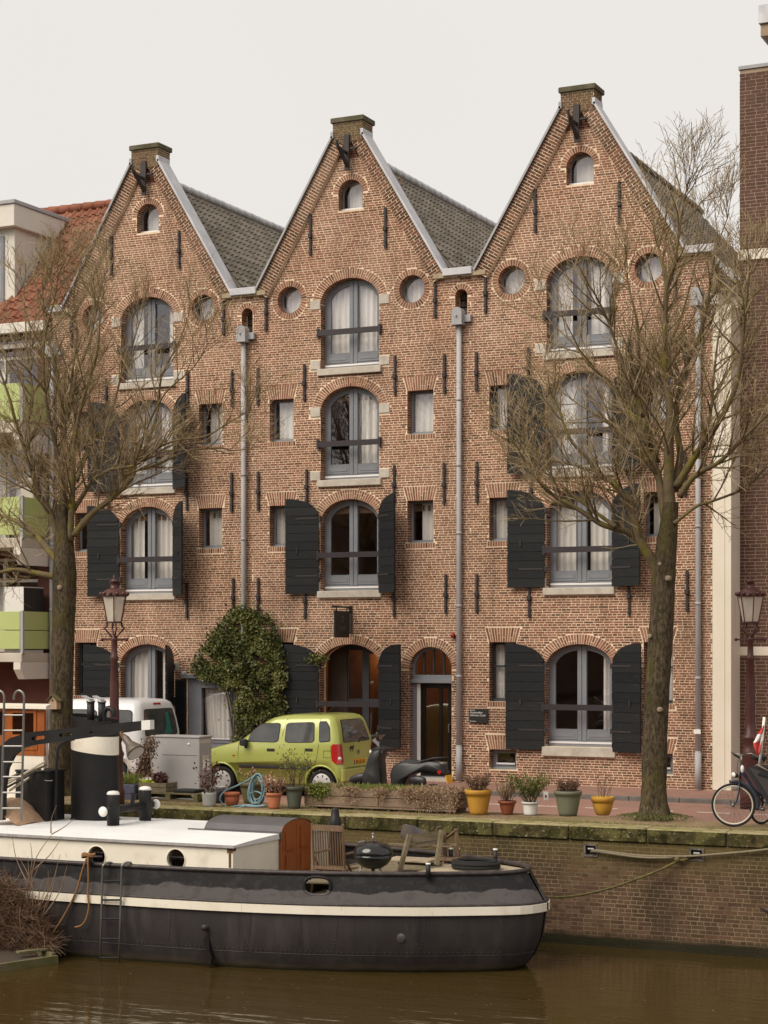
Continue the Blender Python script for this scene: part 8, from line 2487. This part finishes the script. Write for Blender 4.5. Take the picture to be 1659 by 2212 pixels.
def tree(label, YT, trunk, tr, limbs, seed, dens=1.0):
    rng = random.Random(seed)
    base = at(trunk[0][0], trunk[0][1], YT)
    base.z = 0.0
    root = thing('street_tree', label, 'tree', tuple(base), 'bare trees on the quay')
    # trunk with an uneven section
    P = [at(x, y, YT) for x, y in trunk]
    P[0].z = -0.02
    Q = catmull(P, 5); n = 18
    rad = []
    for i in range(len(Q)):
        f = i / (len(Q) - 1) * (len(tr) - 1); k = min(int(f), len(tr) - 2)
        rad.append(tr[k] + (tr[k + 1] - tr[k]) * (f - k))
    m = MB(); m.sm = True
    vs = []
    ph = [rng.uniform(0, 6.28) for _ in range(4)]
    for i, (c, r) in enumerate(zip(Q, rad)):
        flare = max(0, 1 - (c.z + 0.02) / 0.5)
        for k in range(n):
            a = 2 * pi * k / n
            rr = r * (1 + 0.05 * sin(3 * a + ph[0] + c.z) + 0.04 * sin(5 * a + ph[1] - 1.7 * c.z) + 0.03 * rng.uniform(-1, 1)) + flare ** 2 * 0.10 * (1 + 0.6 * sin(4 * a + ph[2]))
            vs.append((c.x + rr * cos(a), c.y + rr * sin(a), c.z))
    fs = [(i * n + k, i * n + (k + 1) % n, (i + 1) * n + (k + 1) % n, (i + 1) * n + k) for i in range(len(Q) - 1) for k in range(n)]
    m.add(vs, fs); m.build('trunk', bark, root)
    tw = MB()
    sec = MB(); sec.sm = True
    def grow_twigs(pts, r0, r1, lvl, per_m, lmin, lmax, upb):
        tot = sum((b - a).length for a, b in zip(pts, pts[1:]))
        cnt = max(1, int(tot * per_m * rng.uniform(0.8, 1.2)))
        for q in range(cnt):
            f = rng.uniform(0.12, 1.0) if lvl == 1 else rng.uniform(0.15, 1.0)
            k = min(int(f * (len(pts) - 1)), len(pts) - 2)
            p = pts[k].lerp(pts[k + 1], f * (len(pts) - 1) - k)
            d0 = (pts[k + 1] - pts[k]).normalized()
            rr = r0 + (r1 - r0) * f
            perp = d0.cross(rv(rng)).normalized()
            d = (d0 * 0.75 + perp * rng.uniform(0.45, 0.95) + Vector((0, 0, upb * rng.uniform(0.3, 1.0)))).normalized()
            L = rng.uniform(lmin, lmax) * (1.15 - 0.5 * f)
            nseg = 5 if lvl < 3 else 3
            q_ = [p]
            dd = d.copy()
            for s_ in range(nseg):
                dd = (dd + Vector((0, 0, upb * 0.16)) + rv(rng, 0.10 if lvl < 3 else 0.13)).normalized()
                q_.append(q_[-1] + dd * (L / nseg))
            ra = max(0.0038, min(rr * 0.55, [0, 0.020, 0.0085, 0.0045][lvl]))
            rb_ = [0, 0.0055, 0.0036, 0.0030][lvl]
            radii = [ra + (rb_ - ra) * i / nseg for i in range(nseg + 1)]
            if lvl == 1:
                sec.tube(q_, radii, 5, cap=False)
            else:
                tw.tone = min(1, max(0, rng.gauss(0.5, 0.25)))
                tw.tube(q_, radii, 3, cap=False)
            if lvl == 1:
                grow_twigs(q_, ra, rb_, 2, 9.5 * dens, 0.28, 0.9, 0.36)
            elif lvl == 2:
                grow_twigs(q_, ra, rb_, 3, 7.5 * dens, 0.10, 0.40, 0.28)
    for pts, dy0, dy1, r0, r1, pm in limbs:
        P = []
        nn = len(pts)
        for i, (x, y) in enumerate(pts):
            f = i / (nn - 1)
            P.append(at(x, y, YT + dy0 + (dy1 - dy0) * f) + (rv(rng, 0.02) if 0 < i else Vector()))
        Q = catmull(P, 6)
        N_ = len(Q)
        rad = [(0.86 if i else 1.0) * (r0 + (r1 - r0) * (i / (N_ - 1)) ** 0.8) * (1 + 0.08 * rng.uniform(-1, 1)) for i in range(N_)]
        m = MB(); m.sm = True; m.tube(Q, rad, 9); m.build('limb', limb_m, root)
        grow_twigs(Q, r0, r1, 1, pm * 2.0 * dens, 0.5, 1.4, 0.28)
        # the limb's own tip goes on as a fine shoot
        grow_twigs(Q[-4:], r1, r1, 1, 4.0 * dens / max(0.3, (Q[-1] - Q[-4]).length), 0.5, 1.1, 0.6)
    sec.build('branches', limb_m, root, 'stuff')
    tw.build('twigs', twig_m, root, 'stuff')
    return root, base

T2 = [
 ([(1419, 1232), (1400, 1200), (1379, 1161), (1366, 1098), (1354, 1072), (1319, 1038), (1293, 1018), (1266, 991), (1233, 945), (1206, 885), (1180, 830)], 0, -1.0, 0.115, 0.012, 2.6),
 ([(1382, 1166), (1350, 1148), (1306, 1131), (1246, 1098), (1196, 1075), (1169, 1048), (1139, 1005), (1113, 968), (1085, 925)], -0.05, -1.3, 0.075, 0.010, 2.6),
 ([(1330, 1138), (1290, 1108), (1256, 1085), (1189, 1031), (1139, 1015), (1095, 990)], -0.4, 0.2, 0.045, 0.008, 2.6),
 ([(1440, 1150), (1436, 1100), (1426, 1045), (1410, 1000), (1396, 930), (1390, 880), (1384, 800), (1376, 700), (1362, 630), (1348, 560)], 0, 0.4, 0.105, 0.011, 2.7),
 ([(1392, 900), (1365, 830), (1340, 760), (1312, 690), (1285, 630), (1256, 580)], 0.1, -0.8, 0.055, 0.008, 2.6),
 ([(1400, 960), (1360, 890), (1320, 830), (1272, 790), (1240, 740), (1200, 700), (1165, 660)], 0.0, 1.0, 0.055, 0.008, 2.5),
 ([(1447, 1110), (1446, 1025), (1448, 951), (1446, 885), (1436, 800), (1434, 721), (1444, 621), (1450, 560), (1474, 440), (1490, 380)], 0, -0.3, 0.125, 0.009, 2.7),
 ([(1434, 721), (1440, 640), (1424, 560), (1410, 480), (1402, 420)], -0.1, 0.6, 0.04, 0.007, 2.6),
 ([(1455, 1060), (1470, 980), (1464, 900), (1486, 800), (1512, 721), (1530, 630), (1550, 541), (1575, 460)], 0.05, 0.9, 0.085, 0.009, 2.6),
 ([(1462, 1050), (1506, 981), (1553, 911), (1590, 830), (1604, 740), (1615, 650), (1618, 570)], 0, -0.9, 0.085, 0.010, 2.5),
 ([(1468, 1072), (1500, 1035), (1549, 995), (1606, 945), (1659, 895), (1700, 850)], -0.05, -0.6, 0.07, 0.012, 2.4),
 ([(1456, 1131), (1503, 1095), (1533, 1085), (1586, 1071), (1623, 1045), (1659, 1011), (1710, 965)], -0.1, 0.6, 0.04, 0.010, 2.0),
 ([(1506, 981), (1530, 900), (1545, 800), (1560, 700), (1590, 620)], 0.0, 0.3, 0.045, 0.008, 2.6),
 ([(1430, 1050), (1395, 980), (1350, 940), (1300, 905), (1255, 880), (1215, 850)], 0.1, 1.3, 0.06, 0.008, 2.6),
 ([(1420, 1000), (1400, 900), (1420, 800), (1470, 700), (1500, 600), (1520, 500)], 0.2, 1.2, 0.05, 0.008, 2.6),
 ([(1300, 1022), (1240, 1000), (1180, 985), (1120, 950), (1070, 900)], -0.5, -0.2, 0.035, 0.007, 2.6),
]
t2, b2 = tree('bare mossy street tree in front of the right warehouse', -6.62, [(1412, 1772), (1413, 1690), (1417, 1550), (1426, 1400), (1432, 1300), (1434, 1240), (1442, 1160), (1449, 1085)], [0.235, 0.205, 0.20, 0.205, 0.195, 0.20, 0.165, 0.125], T2, 21, 1.0)
T1 = [
 ([(127, 1248), (100, 1240), (63, 1235), (30, 1228), (-5, 1231), (-60, 1222)], 0, -0.5, 0.085, 0.03, 1.0),
 ([(127, 1215), (98, 1175), (63, 1140), (19, 1121), (-20, 1100), (-70, 1060)], 0, 0.8, 0.10, 0.02, 2.2),
 ([(130, 1170), (108, 1112), (82, 1064), (63, 995), (41, 915), (20, 860), (-5, 800), (-20, 740)], 0, -0.6, 0.095, 0.012, 2.6),
 ([(86, 1070), (60, 1050), (30, 1025), (0, 1000), (-40, 950)], -0.2, 0.5, 0.045, 0.010, 2.4),
 ([(70, 1015), (55, 950), (68, 860), (60, 770), (48, 680), (50, 610)], -0.4, 0.4, 0.05, 0.008, 2.7),
 ([(134, 1180), (136, 1096), (133, 1007), (137, 915), (127, 832), (112, 750), (95, 670), (90, 600)], 0, 0.3, 0.12, 0.010, 2.7),
 ([(135, 1020), (120, 960), (105, 900), (96, 820), (100, 730), (120, 650), (130, 590)], 0, -0.9, 0.06, 0.009, 2.7),
 ([(137, 940), (150, 880), (168, 810), (197, 732), (217, 632), (235, 570)], 0.1, 0.9, 0.06, 0.008, 2.8),
 ([(152, 1166), (158, 1096), (155, 1033), (160, 960), (180, 870), (200, 790), (213, 725), (216, 650)], 0, -0.5, 0.085, 0.009, 2.8),
 ([(158, 1156), (196, 1112), (238, 1080), (276, 1039), (295, 1001), (320, 950), (340, 880), (353, 809), (390, 732), (412, 650)], 0, 0.7, 0.085, 0.009, 2.4),
 ([(160, 1100), (180, 1062), (200, 1035), (240, 1015), (290, 1005), (335, 975), (377, 955), (443, 938), (493, 911), (550, 885)], 0, -0.9, 0.06, 0.009, 2.3),
 ([(250, 1060), (273, 1028), (333, 1001), (410, 975), (470, 968), (500, 973), (530, 965)], -0.2, 0.6, 0.04, 0.009, 2.2),
 ([(165, 1040), (200, 960), (240, 900), (262, 820), (280, 760), (300, 690)], 0.1, 1.3, 0.05, 0.008, 2.8),
 ([(290, 1005), (320, 920), (360, 850), (420, 800), (450, 740)], -0.4, -0.9, 0.035, 0.007, 2.4),
 ([(140, 1000), (160, 920), (150, 830), (165, 730), (160, 640), (175, 560)], 0.2, 1.2, 0.05, 0.008, 2.7),
]
t1, b1 = tree('bare mossy street tree with a birdhouse in front of the left warehouse', -6.62, [(128, 1720), (130, 1620), (133, 1500), (137, 1400), (140, 1300), (140, 1240), (138, 1180), (136, 1090)], [0.25, 0.225, 0.22, 0.22, 0.225, 0.235, 0.19, 0.135], T1, 22, 1.0)
# moss mound and pale cut ends
mm = MB(); rg = random.Random(3)
for q in range(3000):
    a, r = rg.uniform(0, 6.28), abs(rg.gauss(0.33, 0.15))
    x, y = b2.x + r * cos(a) * 1.1, b2.y + r * sin(a)
    z = max(0, 0.10 - 0.16 * max(0, r - 0.2))
    mm.tone = rg.random() * 0.7
    leaf(mm, Vector((x, y, z - 0.01)), Vector((rg.gauss(0, .5), rg.gauss(0, .5), 1)), rv(rg), rg.uniform(0.02, 0.05), 0.006)
mm.build('moss', LM['green'], t2, 'stuff')
for px, py, r, tt, YY in ((1424, 1533 / 1.0, 0.05, t2, -6.86), (1442, 1249, 0.055, t2, -6.84), (1425, 1218, 0.04, t2, -6.82), (128, 1269, 0.06, t1, -6.86), (1403, 1374, 0.045, t2, -6.82)):
    p = at(px, py, YY)
    m = MB(); m.M = Matrix.Translation(p) @ Matrix.Rotation(pi / 2, 4, 'X'); m.sm = True; r *= 0.72; m.lathe([(r * 1.25, -0.08), (r * 1.15, 0.0), (r, 0.012), (r * 0.3, 0.008)], (0, 0, 0), 14)
    m.build('cut_branch_end', cutm, tt)
fl_ = MB(); rg = random.Random(44)                        # added flecks standing in for broken reflections on the canal
for q in range(70):
    g = ground(rg.uniform(-20, 1680), 2212 - abs(rg.gauss(0, 55)) if q % 3 else rg.uniform(2110, 2212), WZ + 0.003)
    fl_.tone = rg.random(); a = rg.uniform(0, 6.28)
    leaf(fl_, g, Vector((cos(a), sin(a), 0)), Vector((0, 0, 1)), rg.uniform(0.03, 0.09), rg.uniform(0.008, 0.02))
o = fl_.build('reflection_flecks', LM['brown']); o['kind'] = 'stuff'
# birdhouse
BY = -6.93
bh = thing('birdhouse', 'small wooden birdhouse with a mossy pitched roof nailed to the left tree', 'birdhouse', (at(114, 1532, BY).x, BY, at(114, 1532, BY).z))
x0, x1 = at(105, 1530, BY).x, at(122, 1530, BY).x
zb, ze, zr = at(114, 1532, BY).z, at(114, 1513, BY).z, at(114, 1503, BY).z
bw_ = mat('bare_pine', (0.45, 0.31, 0.21), (0.38, 0.25, 0.17), ns=6, stretch=(3, 3, 0.5), rough=0.85)
xm = (x0 + x1) / 2
m = MB(); m.prism([[(x0, zb), (x1, zb), (x1, ze), (xm, zr), (x0, ze)], circle(xm, ze - 0.005, 0.022, 12)], BY, BY + 0.02); m.build('front_board', bw_, bh)
m = MB(); m.box(x0, x0 + 0.012, BY + 0.021, BY + 0.16, zb, ze); m.box(x1 - 0.012, x1, BY + 0.021, BY + 0.16, zb, ze); m.box(x0 + 0.013, x1 - 0.013, BY + 0.1, BY + 0.16, zb, ze); m.build('side_board', bw_, bh)
for sx in (-1, 1):
    e = x0 - 0.03 if sx < 0 else x1 + 0.03
    m = MB(); m.prism([[(xm, zr + 0.012), (e, ze - 0.02), (e, ze + 0.0), (xm, zr + 0.034)][::sx]], BY - 0.04, BY + 0.18); m.build('roof_board', pm_, bh)
